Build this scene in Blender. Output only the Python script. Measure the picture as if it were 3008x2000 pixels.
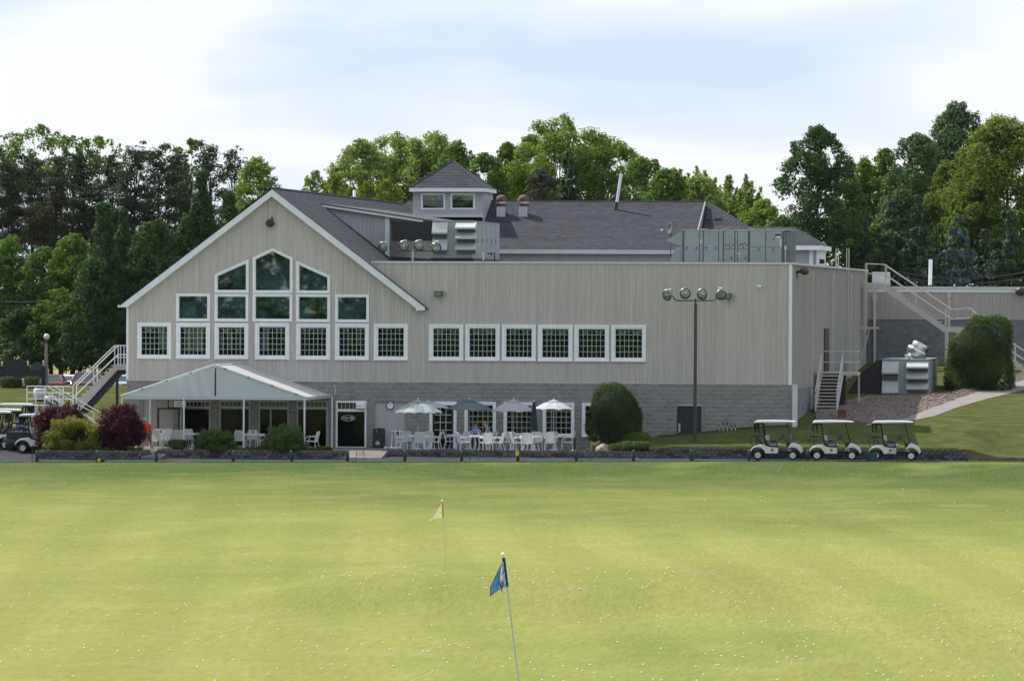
import bpy, bmesh, math, random
import numpy as np
from mathutils import Vector, Matrix

random.seed(7)
rng = np.random.default_rng(7)
R = math.radians
sc = bpy.context.scene
for _o in list(bpy.data.objects):
    bpy.data.objects.remove(_o)

# ------------------------------------------------------------------ camera
F = 18000.0                       # focal length in pixels of the 3008 px wide photograph
YAW, PITCH, ROLL = math.atan(2321 / F), 95 / F, 0.0045
ZC = 7.12
CAM = Vector((300 * math.sin(YAW), -300 * math.cos(YAW), ZC))
_f0 = Vector((-math.sin(YAW), math.cos(YAW), 0))
FWD = (_f0 * math.cos(PITCH) - Vector((0, 0, 1)) * math.sin(PITCH)).normalized()
_r0 = Vector((math.cos(YAW), math.sin(YAW), 0))
_u0 = _r0.cross(FWD).normalized()
RGT = (_r0 * math.cos(ROLL) + _u0 * math.sin(ROLL)).normalized()
UPV = RGT.cross(FWD).normalized()
cd = bpy.data.cameras.new('camera')
cam = bpy.data.objects.new('camera', cd)
sc.collection.objects.link(cam)
M = Matrix((RGT, UPV, -FWD)).transposed().to_4x4()
M.translation = CAM
cam.matrix_world = M
cd.sensor_fit = 'HORIZONTAL'
cd.sensor_width = 36.0
cd.lens = 36.0 * F / 3008.0
cd.clip_start = 1.0
cd.clip_end = 6000.0
sc.camera = cam

# ------------------------------------------------------------------ world, sun, exposure
SUN = Vector((-0.55, 0.38, 0.743)).normalized()
wd = bpy.data.worlds.new('World')
sc.world = wd
wd.use_nodes = True
nt = wd.node_tree
nt.nodes.clear()
N, L = nt.nodes.new, nt.links.new
out = N('ShaderNodeOutputWorld')
bg = N('ShaderNodeBackground')
sky = N('ShaderNodeTexSky')
sky.sky_type = 'NISHITA'
sky.sun_disc = False
sky.sun_elevation = math.asin(SUN.z)
sky.sun_rotation = math.atan2(SUN.x, SUN.y) % (2 * math.pi)
sky.altitude = 150
sky.air_density = 1.0
sky.dust_density = 0.7
sky.ozone_density = 1.2
bg.inputs['Strength'].default_value = 0.11
# thin high cloud: noise over the direction, stretched towards the horizon
tc = N('ShaderNodeTexCoord')
sep = N('ShaderNodeSeparateXYZ'); L(tc.outputs['Generated'], sep.inputs[0])
mp = N('ShaderNodeMapping'); mp.inputs['Scale'].default_value = (9, 9, 30)
mp.inputs['Location'].default_value = (3.1, 0.6, 1.9)
L(tc.outputs['Generated'], mp.inputs[0])
nz = N('ShaderNodeTexNoise'); nz.inputs['Scale'].default_value = 1.0
nz.inputs['Detail'].default_value = 5; nz.inputs['Roughness'].default_value = 0.5
nz.inputs['Distortion'].default_value = 0.35
L(mp.outputs[0], nz.inputs['Vector'])
cr = N('ShaderNodeValToRGB')
cr.color_ramp.elements[0].position = 0.40; cr.color_ramp.elements[0].color = (0, 0, 0, 1)
cr.color_ramp.elements[1].position = 0.57; cr.color_ramp.elements[1].color = (1, 1, 1, 1)
cl = N('ShaderNodeMixRGB'); L(cr.outputs[0], cl.inputs[0])
cl.inputs[1].default_value = (4.0, 4.8, 6.1, 1); cl.inputs[2].default_value = (5.95, 6.15, 6.6, 1)
L(nz.outputs[0], cr.inputs[0])
mx = N('ShaderNodeMixRGB'); mx.blend_type = 'MIX'
mx.inputs[0].default_value = 0.9
L(sky.outputs[0], mx.inputs[1]); L(cl.outputs[0], mx.inputs[2])
L(mx.outputs[0], bg.inputs['Color'])
L(bg.outputs[0], out.inputs[0])

sd = bpy.data.lights.new('sun', 'SUN')
sd.energy = 4.0
sd.angle = R(0.53)
sd.color = (1.0, 0.94, 0.84)
sun = bpy.data.objects.new('sun', sd)
sc.collection.objects.link(sun)
sun.rotation_euler = SUN.to_track_quat('Z', 'Y').to_euler()
sun.location = (0, 0, 60)

vs = sc.view_settings
vs.view_transform = 'Standard'
vs.look = 'None'
vs.exposure = 0.56
vs.gamma = 1.0
vs.use_curve_mapping = False

# ------------------------------------------------------------------ picture <-> place
def ray(u, v):
    return FWD * F + RGT * (u - 1504) - UPV * (v - 1000)
def W(u, v, Y=0.0):
    d = ray(u, v); t = (Y - CAM.y) / d.y
    return CAM + d * t
def WX(u, v, X):
    d = ray(u, v); t = (X - CAM.x) / d.x
    return CAM + d * t
def Wz(u, v, Z=0.0):
    d = ray(u, v); t = (Z - CAM.z) / d.z
    return CAM + d * t
def ss(a, b, x):
    t = np.clip((np.asarray(x, float) - a) / (b - a), 0, 1)
    return t * t * (3 - 2 * t)

# ------------------------------------------------------------------ mesh helpers
class MB:
    def __init__(self):
        self.v, self.f, self.t, self.m = [], [], [], []
        self.mi = 0
    def face(self, pts, t=0.0):
        i = len(self.v)
        self.v += [tuple(p) for p in pts]
        self.f.append(tuple(range(i, i + len(pts)))); self.t.append(t); self.m.append(self.mi)
    def hexa(self, p, t=0.0, skip=()):
        i = len(self.v)
        self.v += [tuple(q) for q in p]
        fs = ((0, 3, 2, 1), (4, 5, 6, 7), (0, 1, 5, 4), (1, 2, 6, 5), (2, 3, 7, 6), (3, 0, 4, 7))
        for k, q in enumerate(fs):
            if k not in skip:
                self.f.append(tuple(i + a for a in q)); self.t.append(t); self.m.append(self.mi)
        return self
    def box(self, x0, x1, y0, y1, z0, z1, t=0.0):
        return self.hexa([(x0, y0, z0), (x1, y0, z0), (x1, y1, z0), (x0, y1, z0),
                          (x0, y0, z1), (x1, y0, z1), (x1, y1, z1), (x0, y1, z1)], t)
    def bar(self, p, q, w, h=None, t=0.0, up=(0, 0, 1)):
        h = w if h is None else h
        p, q = Vector(p), Vector(q); d = (q - p).normalized(); u = Vector(up)
        if abs(d.dot(u)) > 0.98: u = Vector((1, 0, 0))
        s = d.cross(u).normalized() * (w / 2); n = s.cross(d).normalized() * (h / 2)
        return self.hexa([p - s - n, p + s - n, q + s - n, q - s - n, p - s + n, p + s + n, q + s + n, q - s + n], t)
    def tube(self, pts, r, n=8, t=0.0, caps=True):
        pts = [Vector(p) for p in pts]; k = len(pts)
        rs = r if isinstance(r, (list, tuple)) else [r] * k
        b = len(self.v); prev = None
        for i, p in enumerate(pts):
            d = (pts[min(i + 1, k - 1)] - pts[max(i - 1, 0)])
            d = d.normalized() if d.length > 1e-9 else Vector((0, 0, 1))
            if prev is None:
                a = Vector((0, 0, 1)) if abs(d.z) < 0.9 else Vector((1, 0, 0))
                s = d.cross(a).normalized()
            else:
                s = (prev - d * prev.dot(d)); s = s.normalized() if s.length > 1e-6 else d.orthogonal().normalized()
            prev = s; c = d.cross(s)
            for j in range(n):
                a = 2 * math.pi * j / n
                self.v.append(tuple(p + (s * math.cos(a) + c * math.sin(a)) * rs[i]))
        for i in range(k - 1):
            for j in range(n):
                j2 = (j + 1) % n
                self.f.append((b + i * n + j, b + i * n + j2, b + (i + 1) * n + j2, b + (i + 1) * n + j))
                self.t.append(t); self.m.append(self.mi)
        if caps:
            self.f.append(tuple(b + j for j in range(n))[::-1]); self.t.append(t); self.m.append(self.mi)
            self.f.append(tuple(b + (k - 1) * n + j for j in range(n))); self.t.append(t); self.m.append(self.mi)
        return self
    def lathe(self, prof, n=16, c=(0, 0, 0), axis='z', t=0.0, caps=True):
        b = len(self.v)
        for r, z in prof:
            for j in range(n):
                a = 2 * math.pi * j / n
                x, y = r * math.cos(a), r * math.sin(a)
                p = {'z': (x, y, z), 'y': (x, z, y), 'x': (z, x, y)}[axis]
                self.v.append((c[0] + p[0], c[1] + p[1], c[2] + p[2]))
        for i in range(len(prof) - 1):
            for j in range(n):
                j2 = (j + 1) % n
                self.f.append((b + i * n + j, b + i * n + j2, b + (i + 1) * n + j2, b + (i + 1) * n + j))
                self.t.append(t); self.m.append(self.mi)
        for k in (0, len(prof) - 1):
            if caps and prof[k][0] > 1e-6:
                self.f.append(tuple(b + k * n + j for j in range(n))); self.t.append(t); self.m.append(self.mi)
        return self
    def sphere(self, c, r, n=12, m=8, t=0.0):
        rx, ry, rz = r if isinstance(r, (list, tuple)) else (r, r, r)
        b = len(self.v)
        for i in range(m + 1):
            th = math.pi * i / m
            for j in range(n):
                a = 2 * math.pi * j / n
                self.v.append((c[0] + rx * math.sin(th) * math.cos(a), c[1] + ry * math.sin(th) * math.sin(a), c[2] + rz * math.cos(th)))
        for i in range(m):
            for j in range(n):
                j2 = (j + 1) % n
                self.f.append((b + i * n + j, b + (i + 1) * n + j, b + (i + 1) * n + j2, b + i * n + j2))
                self.t.append(t); self.m.append(self.mi)
        return self
    def prism(self, poly, y0, y1, t=0.0, ax='y'):
        f = (lambda a, b, y: (a, y, b)) if ax == 'y' else ((lambda a, b, y: (y, a, b)) if ax == 'x' else (lambda a, b, y: (a, b, y)))
        n = len(poly); i = len(self.v)
        self.v += [f(a, b, y0) for a, b in poly] + [f(a, b, y1) for a, b in poly]
        self.f.append(tuple(range(i, i + n))); self.f.append(tuple(range(i + n, i + 2 * n))[::-1])
        self.t += [t, t]; self.m += [self.mi, self.mi]
        for k in range(n):
            k2 = (k + 1) % n
            self.f.append((i + k2, i + k, i + n + k, i + n + k2)); self.t.append(t); self.m.append(self.mi)
        return self
    def ring(self, outer, inner, y0, y1, t=0.0):
        n = len(outer); i = len(self.v)
        for P, y in ((outer, y0), (inner, y0), (outer, y1), (inner, y1)):
            self.v += [(a, y, b) for a, b in P]
        for k in range(n):
            k2 = (k + 1) % n
            o, q, o2, q2 = i + k, i + n + k, i + 2 * n + k, i + 3 * n + k
            p, s, p2, s2 = i + k2, i + n + k2, i + 2 * n + k2, i + 3 * n + k2
            for ff in ((o, p, s, q), (o, o2, p2, p), (q, s, s2, q2)):
                self.f.append(ff); self.t.append(t); self.m.append(self.mi)
        return self
    def xform(self, Mx, i0=0):
        for i in range(i0, len(self.v)):
            self.v[i] = tuple(Mx @ Vector(self.v[i]))
        return self
    def build(self, name, mats, parent=None, smooth=False, kind=None, bevel=0.0):
        me = bpy.data.meshes.new(name)
        o = ORG(parent)
        vv = self.v if o is None else [(a - o[0], b - o[1], c - o[2]) for a, b, c in self.v]
        me.from_pydata(vv, [], self.f)
        mats = mats if isinstance(mats, (list, tuple)) else [mats]
        for m in mats: me.materials.append(m)
        if len(mats) > 1: me.polygons.foreach_set('material_index', self.m)
        if any(self.t):
            at = me.attributes.new('tint', 'FLOAT', 'FACE'); at.data.foreach_set('value', self.t)
        if smooth: me.polygons.foreach_set('use_smooth', [True] * len(me.polygons))
        bm = bmesh.new(); bm.from_mesh(me)
        bmesh.ops.recalc_face_normals(bm, faces=bm.faces)
        bm.to_mesh(me); bm.free()
        ob = bpy.data.objects.new(name, me)
        sc.collection.objects.link(ob)
        if parent is not None: ob.parent = parent
        if kind: ob['kind'] = kind
        if bevel:
            b = ob.modifiers.new('bevel', 'BEVEL'); b.width = bevel; b.segments = 2; b.limit_method = 'ANGLE'
        return ob

_ORG = {}
def ORG(parent):
    while parent is not None and parent.name not in _ORG:
        parent = parent.parent
    return _ORG[parent.name] if parent is not None else None
def tag(o, label, cat, group=None):
    o['label'] = label; o['category'] = cat
    if group: o['group'] = group
    return o
def thing(name, label, cat, loc=(0, 0, 0), group=None, rotz=0.0):
    o = bpy.data.objects.new(name, None)
    o.empty_display_size = 0.3
    sc.collection.objects.link(o)
    o.location = loc; o.rotation_euler = (0, 0, rotz)
    _ORG[o.name] = tuple(loc)
    return tag(o, label, cat, group)
def dup(root, loc, rotz=0.0, label=None, group=None, scale=None):
    def cp(o, par):
        c = o.copy(); sc.collection.objects.link(c)
        if par is not None: c.parent = par
        for ch in list(o.children): cp(ch, c)
        return c
    r = cp(root, None)
    r.location = loc; r.rotation_euler = (0, 0, rotz)
    if scale: r.scale = scale
    if label: r['label'] = label
    if group: r['group'] = group
    return r
def piece(src, parent, loc, rot=None, scale=None):
    c = src.copy(); sc.collection.objects.link(c); c.parent = parent
    c.location = loc
    if rot: c.rotation_euler = rot
    if scale: c.scale = scale
    return c
def inset(poly, d):
    """offset a convex polygon (x, z), counter-clockwise or clockwise, inwards by d (number or one per edge)"""
    n = len(poly); A = sum(poly[i][0] * poly[(i + 1) % n][1] - poly[(i + 1) % n][0] * poly[i][1] for i in range(n))
    s = 1 if A > 0 else -1
    ds = d if isinstance(d, (list, tuple)) else [d] * n
    lines = []
    for i in range(n):
        (x0, z0), (x1, z1) = poly[i], poly[(i + 1) % n]
        l = math.hypot(x1 - x0, z1 - z0); nx, nz = -(z1 - z0) / l * s, (x1 - x0) / l * s
        lines.append((nx, nz, nx * x0 + nz * z0 + ds[i]))
    res = []
    for i in range(n):
        a, b = lines[i - 1], lines[i]
        det = a[0] * b[1] - a[1] * b[0]
        res.append(((a[2] * b[1] - a[1] * b[2]) / det, (a[0] * b[2] - a[2] * b[0]) / det))
    return res
def vspan(poly, x):
    """vertical interval of a convex polygon at x"""
    zs = []
    n = len(poly)
    for i in range(n):
        (x0, z0), (x1, z1) = poly[i], poly[(i + 1) % n]
        if (x0 - x) * (x1 - x) <= 0 and abs(x1 - x0) > 1e-9:
            zs.append(z0 + (z1 - z0) * (x - x0) / (x1 - x0))
    return (min(zs), max(zs)) if len(zs) >= 2 else None
def minus(iv, cuts):
    res = [iv]
    for c in cuts:
        nr = []
        for a, b in res:
            if c[1] <= a or c[0] >= b: nr.append((a, b)); continue
            if c[0] > a: nr.append((a, c[0]))
            if c[1] < b: nr.append((c[1], b))
        res = nr
    return [r for r in res if r[1] - r[0] > 0.005]

# ------------------------------------------------------------------ materials
def pm(name, col, col2=None, scale=6.0, rough=0.7, metal=0.0, bump=0.0, bscale=None, tint=0.0, stretch=(1, 1, 1), detail=5, spec=0.4, lo=0.35, hi=0.68, spots=None, sheen=0.0, transl=0.0, coat=0.0, orand=0.0):
    m = bpy.data.materials.new(name); m.use_nodes = True
    nt = m.node_tree; nd = nt.nodes; lk = nt.links.new
    p = nd['Principled BSDF']
    p.inputs['Roughness'].default_value = rough; p.inputs['Metallic'].default_value = metal
    p.inputs['Specular IOR Level'].default_value = spec
    if coat: p.inputs['Coat Weight'].default_value = coat; p.inputs['Coat Roughness'].default_value = 0.12
    c = (*col, 1); src = None
    tco = nd.new('ShaderNodeTexCoord'); mp = nd.new('ShaderNodeMapping'); mp.inputs['Scale'].default_value = stretch
    lk(tco.outputs['Object'], mp.inputs[0])
    if col2 is not None:
        nz = nd.new('ShaderNodeTexNoise'); nz.inputs['Scale'].default_value = scale; nz.inputs['Detail'].default_value = detail
        nz.inputs['Roughness'].default_value = 0.6
        lk(mp.outputs[0], nz.inputs['Vector'])
        rp = nd.new('ShaderNodeValToRGB'); rp.color_ramp.elements[0].position = lo; rp.color_ramp.elements[1].position = hi
        rp.color_ramp.elements[0].color = c; rp.color_ramp.elements[1].color = (*col2, 1)
        lk(nz.outputs[0], rp.inputs[0]); src = rp.outputs[0]
    else:
        rg = nd.new('ShaderNodeRGB'); rg.outputs[0].default_value = c; src = rg.outputs[0]
    if spots:                                             # (colour, scale, lo, hi): wear or stains with a shape of their own
        n2 = nd.new('ShaderNodeTexNoise'); n2.inputs['Scale'].default_value = spots[1]; n2.inputs['Detail'].default_value = 6
        lk(mp.outputs[0], n2.inputs['Vector'])
        r2 = nd.new('ShaderNodeMapRange'); r2.inputs[1].default_value = spots[2]; r2.inputs[2].default_value = spots[3]
        lk(n2.outputs[0], r2.inputs[0])
        mx = nd.new('ShaderNodeMixRGB'); lk(r2.outputs[0], mx.inputs[0]); lk(src, mx.inputs[1]); mx.inputs[2].default_value = (*spots[0], 1)
        src = mx.outputs[0]
    if tint:
        at = nd.new('ShaderNodeAttribute'); at.attribute_name = 'tint'
        ma = nd.new('ShaderNodeMath'); ma.operation = 'MULTIPLY_ADD'; ma.inputs[1].default_value = tint; ma.inputs[2].default_value = 1.0
        lk(at.outputs['Fac'], ma.inputs[0])
        mx = nd.new('ShaderNodeVectorMath'); mx.operation = 'SCALE'
        lk(src, mx.inputs[0]); lk(ma.outputs[0], mx.inputs['Scale']); src = mx.outputs[0]
    if orand:
        oi = nd.new('ShaderNodeObjectInfo'); ma = nd.new('ShaderNodeMath'); ma.operation = 'MULTIPLY_ADD'; ma.inputs[1].default_value = orand; ma.inputs[2].default_value = 1 - orand / 2
        lk(oi.outputs['Random'], ma.inputs[0]); mx = nd.new('ShaderNodeVectorMath'); mx.operation = 'SCALE'; lk(src, mx.inputs[0]); lk(ma.outputs[0], mx.inputs['Scale']); src = mx.outputs[0]
    lk(src, p.inputs['Base Color'])
    if bump:
        nb = nd.new('ShaderNodeTexNoise'); nb.inputs['Scale'].default_value = bscale or scale * 3; nb.inputs['Detail'].default_value = 6
        lk(mp.outputs[0], nb.inputs['Vector'])
        bp = nd.new('ShaderNodeBump'); bp.inputs['Strength'].default_value = 0.6; bp.inputs['Distance'].default_value = bump
        lk(nb.outputs[0], bp.inputs['Height']); lk(bp.outputs[0], p.inputs['Normal'])
    if transl:
        o = nd['Material Output']; tr = nd.new('ShaderNodeBsdfTranslucent'); lk(src, tr.inputs[0])
        ms = nd.new('ShaderNodeMixShader'); ms.inputs[0].default_value = transl
        lk(p.outputs[0], ms.inputs[1]); lk(tr.outputs[0], ms.inputs[2]); lk(ms.outputs[0], o.inputs[0])
    return m
def glass_mat(name, tintc, refl, sky_tint=None):
    m = bpy.data.materials.new(name); m.use_nodes = True
    nt = m.node_tree; nd = nt.nodes; lk = nt.links.new
    nd.remove(nd['Principled BSDF']); o = nd['Material Output']
    tr = nd.new('ShaderNodeBsdfTransparent'); tr.inputs[0].default_value = (*tintc, 1)
    gl = nd.new('ShaderNodeBsdfGlossy'); gl.inputs['Roughness'].default_value = 0.015; gl.inputs['Color'].default_value = (0.9, 1.0, 0.97, 1)
    fr = nd.new('ShaderNodeFresnel'); fr.inputs[0].default_value = refl
    ms = nd.new('ShaderNodeMixShader')
    lk(fr.outputs[0], ms.inputs[0]); lk(tr.outputs[0], ms.inputs[1]); lk(gl.outputs[0], ms.inputs[2]); lk(ms.outputs[0], o.inputs[0])
    if sky_tint:                                              # patchy blue mixed into the pane, standing in for the sky's tint
        df = nd.new('ShaderNodeBsdfDiffuse'); df.inputs[0].default_value = (*sky_tint, 1); m2 = nd.new('ShaderNodeMixShader')
        nz = nd.new('ShaderNodeTexNoise'); nz.inputs['Scale'].default_value = 0.9; rp = nd.new('ShaderNodeMapRange'); rp.inputs[1].default_value = .35; rp.inputs[2].default_value = .7; rp.inputs[4].default_value = .14
        tco = nd.new('ShaderNodeTexCoord'); lk(tco.outputs['Object'], nz.inputs['Vector']); lk(nz.outputs[0], rp.inputs[0]); lk(rp.outputs[0], m2.inputs[0])
        lk(ms.outputs[0], m2.inputs[1]); lk(df.outputs[0], m2.inputs[2]); lk(m2.outputs[0], o.inputs[0])
    return m
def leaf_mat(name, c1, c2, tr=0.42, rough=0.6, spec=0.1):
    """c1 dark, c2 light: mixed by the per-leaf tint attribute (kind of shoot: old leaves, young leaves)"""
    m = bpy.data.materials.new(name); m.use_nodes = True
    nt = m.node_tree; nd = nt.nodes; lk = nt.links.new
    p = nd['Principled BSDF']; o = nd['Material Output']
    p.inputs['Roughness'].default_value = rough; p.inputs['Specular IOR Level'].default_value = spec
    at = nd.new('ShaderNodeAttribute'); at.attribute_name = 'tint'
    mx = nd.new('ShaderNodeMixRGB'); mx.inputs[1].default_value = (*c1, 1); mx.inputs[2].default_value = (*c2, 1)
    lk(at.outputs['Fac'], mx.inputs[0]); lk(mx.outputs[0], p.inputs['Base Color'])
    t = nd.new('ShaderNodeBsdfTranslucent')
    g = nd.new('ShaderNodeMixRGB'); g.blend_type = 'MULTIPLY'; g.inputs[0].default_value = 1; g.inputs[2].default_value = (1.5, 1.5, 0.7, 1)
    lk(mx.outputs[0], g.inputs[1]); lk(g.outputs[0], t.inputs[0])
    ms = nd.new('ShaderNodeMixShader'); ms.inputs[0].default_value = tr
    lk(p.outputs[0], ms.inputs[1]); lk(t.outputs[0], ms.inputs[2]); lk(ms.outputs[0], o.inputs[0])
    return m

MT = {}
MT['siding'] = pm('weathered_siding', (0.445, 0.41, 0.375), (0.545, 0.505, 0.465), 2.2, 0.85, tint=0.075, stretch=(7, 7, 0.35), bump=0.003, bscale=30, spots=((0.2, 0.19, 0.18), 9, 0.70, 0.78))
MT['siding_side'] = pm('painted_side_boards', (0.42, 0.40, 0.375), (0.46, 0.44, 0.415), 1.5, 0.8, tint=0.04, stretch=(1, 1, 0.3))
MT['tanboard'] = pm('tan_boards', (0.36, 0.33, 0.30), (0.42, 0.385, 0.35), 3, 0.8, tint=0.06, stretch=(6, 6, 0.3))
MT['lavboard'] = pm('grey_painted_boards', (0.40, 0.39, 0.40), (0.45, 0.44, 0.45), 3, 0.75, tint=0.05, stretch=(6, 6, 0.3))
MT['white'] = pm('white_trim_paint', (0.74, 0.76, 0.78), (0.82, 0.83, 0.84), 3, 0.5, spots=((0.55, 0.55, 0.53), 5, 0.66, 0.8))
MT['fascia'] = pm('fascia_paint', (0.66, 0.69, 0.70), (0.74, 0.76, 0.77), 2, 0.55)
MT['cap'] = pm('parapet_cap_metal', (0.52, 0.54, 0.52), (0.60, 0.61, 0.58), 1.5, 0.5)
MT['block'] = pm('split_face_block', (0.19, 0.18, 0.17), (0.30, 0.285, 0.27), 9, 0.95, bump=0.02, bscale=22, spots=((0.15, 0.145, 0.14), 3.0, 0.55, 0.75))
MT['block_dark'] = pm('grey_painted_block', (0.15, 0.155, 0.17), (0.20, 0.205, 0.22), 3, 0.9, bump=0.01, bscale=14, tint=0.12)
MT['mortar'] = pm('mortar', (0.36, 0.35, 0.33), (0.46, 0.44, 0.41), 5, 0.95)
MT['mortar_dark'] = pm('dark_mortar', (0.2, 0.2, 0.21), None, rough=0.95)
MT['shingle'] = pm('asphalt_shingle', (0.034, 0.037, 0.048), (0.056, 0.059, 0.074), 30, 0.95, tint=0.28, spots=((0.040, 0.038, 0.044), 0.9, 0.55, 0.8))
MT['ridge'] = pm('ridge_cap_dark', (0.05, 0.05, 0.055), (0.07, 0.07, 0.07), 12, 0.9)
MT['dark'] = pm('interior_dark', (0.06, 0.055, 0.05), (0.09, 0.08, 0.07), 1.5, 0.9)
MT['black'] = pm('black_paint', (0.012, 0.012, 0.014), (0.02, 0.02, 0.023), 6, 0.5)
MT['blackdoor'] = pm('black_door_paint', (0.014, 0.014, 0.019), (0.022, 0.021, 0.028), 3, 0.45)
MT['glass'] = glass_mat('window_glass', (0.86, 0.92, 0.90), 1.5)
MT['glass_big'] = glass_mat('tinted_glass', (0.42, 0.5, 0.5), 2.5, (0.16, 0.40, 0.50))
MT['doorglass'] = glass_mat('dark_door_glass', (0.22, 0.25, 0.27), 1.27)
MT['muntin'] = pm('muntin_paint', (0.40, 0.47, 0.43), None, rough=0.5)
MT['curtain'] = pm('pale_curtain', (0.55, 0.57, 0.53), (0.65, 0.66, 0.6), 4, 0.9, transl=0.3)
MT['hvac'] = pm('hvac_paint', (0.27, 0.31, 0.31), (0.32, 0.36, 0.355), 1.2, 0.5, spots=((0.22, 0.22, 0.2), 4, 0.62, 0.8))
MT['hvac_light'] = pm('hvac_hood_paint', (0.42, 0.45, 0.43), (0.50, 0.52, 0.49), 2, 0.5, spots=((0.35, 0.33, 0.3), 6, 0.66, 0.8))
MT['hvac_trim'] = pm('hvac_seam', (0.10, 0.115, 0.125), None, rough=0.6)
MT['flatroof'] = pm('flat_roof_membrane', (0.10, 0.10, 0.10), (0.16, 0.155, 0.15), 3, 0.95, bump=0.01)
MT['steel'] = pm('galvanised_steel', (0.38, 0.39, 0.40), (0.52, 0.53, 0.54), 8, 0.38, metal=0.9)
MT['alu'] = pm('spun_aluminium', (0.46, 0.47, 0.49), (0.6, 0.6, 0.6), 4, 0.33, metal=1.0)
MT['rust'] = pm('rusted_metal', (0.08, 0.03, 0.022), (0.14, 0.065, 0.045), 7, 0.75, spots=((0.22, 0.17, 0.15), 5, 0.5, 0.7))
MT['lens'] = pm('lamp_lens', (0.16, 0.19, 0.16), (0.34, 0.37, 0.31), 7, 0.15, metal=0.4)
MT['bronze'] = pm('dark_bronze_paint', (0.045, 0.038, 0.04), (0.06, 0.05, 0.05), 4, 0.5)
MT['tanpaint'] = pm('tan_stair_paint', (0.47, 0.435, 0.395), (0.53, 0.495, 0.45), 4, 0.6)
MT['whiterail'] = pm('white_rail_paint', (0.75, 0.77, 0.78), None, rough=0.4)
MT['asphalt'] = pm('asphalt', (0.040, 0.039, 0.047), (0.060, 0.058, 0.067), 1.3, 0.95, spec=0.08, bump=0.006, bscale=60, spots=((0.075, 0.072, 0.08), 0.6, 0.55, 0.7))
MT['concrete'] = pm('patio_concrete', (0.16, 0.147, 0.138), (0.21, 0.193, 0.18), 1.6, 0.9, spec=0.1, bump=0.003, bscale=40, spots=((0.17, 0.155, 0.145), 1.2, 0.55, 0.75))
MT['walk'] = pm('sidewalk_concrete', (0.19, 0.17, 0.158), (0.25, 0.225, 0.21), 1.2, 0.9, spots=((0.2, 0.19, 0.18), 1.7, 0.58, 0.75))
MT['wallstone'] = pm('retaining_block', (0.062, 0.062, 0.067), (0.12, 0.117, 0.12), 9, 0.95, bump=0.02, bscale=18, orand=1.1)
MT['mulch'] = pm('dark_mulch', (0.03, 0.024, 0.02), (0.06, 0.045, 0.035), 9, 0.95, bump=0.03)
MT['rock'] = pm('sandstone_boulder', (0.26, 0.21, 0.17), (0.45, 0.37, 0.31), 3.5, 0.9, bump=0.03, bscale=6)
MT['canvas'] = pm('awning_vinyl', (0.66, 0.71, 0.74), (0.70, 0.75, 0.77), 0.8, 0.55, transl=0.42)
MT['pipewhite'] = pm('white_plastic_pipe', (0.75, 0.76, 0.75), (0.65, 0.66, 0.66), 3, 0.4)
MT['chair'] = pm('chair_frame_white', (0.70, 0.72, 0.72), None, rough=0.4)
MT['sling'] = pm('chair_sling', (0.56, 0.58, 0.575), (0.62, 0.64, 0.63), 40, 0.8, transl=0.2)
MT['tabletop'] = pm('table_top', (0.42, 0.5, 0.52), (0.6, 0.66, 0.66), 14, 0.35, detail=2)
MT['bollard'] = pm('dark_green_paint', (0.008, 0.042, 0.032), (0.012, 0.06, 0.046), 8, 0.45)
MT['greenwire'] = pm('green_wire_coating', (0.02, 0.09, 0.065), None, rough=0.45)
MT['mat'] = pm('artificial_turf_mat', (0.02, 0.16, 0.085), (0.04, 0.22, 0.12), 20, 0.9)
MT['yellow'] = pm('yellow_plastic', (0.62, 0.42, 0.02), None, rough=0.45)
MT['orange'] = pm('orange_plastic', (0.7, 0.09, 0.02), None, rough=0.5)
MT['tyre'] = pm('tyre_rubber', (0.012, 0.012, 0.013), (0.02, 0.02, 0.02), 20, 0.8)
MT['cartbody'] = pm('ivory_cart_body', (0.62, 0.62, 0.59), (0.66, 0.66, 0.63), 2, 0.3, coat=0.3)
MT['cartroof'] = pm('white_canopy', (0.78, 0.78, 0.78), (0.83, 0.83, 0.83), 3, 0.4)
MT['seatgrey'] = pm('grey_vinyl_seat', (0.33, 0.34, 0.36), (0.38, 0.39, 0.41), 6, 0.5)
MT['rim'] = pm('wheel_cover', (0.55, 0.56, 0.58), None, rough=0.25, metal=0.8)
MT['skin'] = pm('skin', (0.44, 0.25, 0.18), (0.5, 0.3, 0.22), 9, 0.55)
MT['golfball'] = pm('golf_ball', (0.80, 0.78, 0.55), None, rough=0.5)
MT['bark'] = pm('tree_bark', (0.028, 0.026, 0.023), (0.055, 0.050, 0.045), 6, 0.95, bump=0.03, stretch=(3, 3, 0.6))
MT['lawn'] = pm('bank_lawn', (0.058, 0.072, 0.024), (0.100, 0.110, 0.042), 0.9, 0.95, spec=0.0, bump=0.03, bscale=25, detail=9, spots=((0.15, 0.13, 0.05), 1.7, 0.60, 0.8))
MT['gravel'] = pm('gravel_bed', (0.09, 0.068, 0.055), (0.21, 0.165, 0.14), 14, 0.95, bump=0.06, bscale=9, detail=3)
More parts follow.
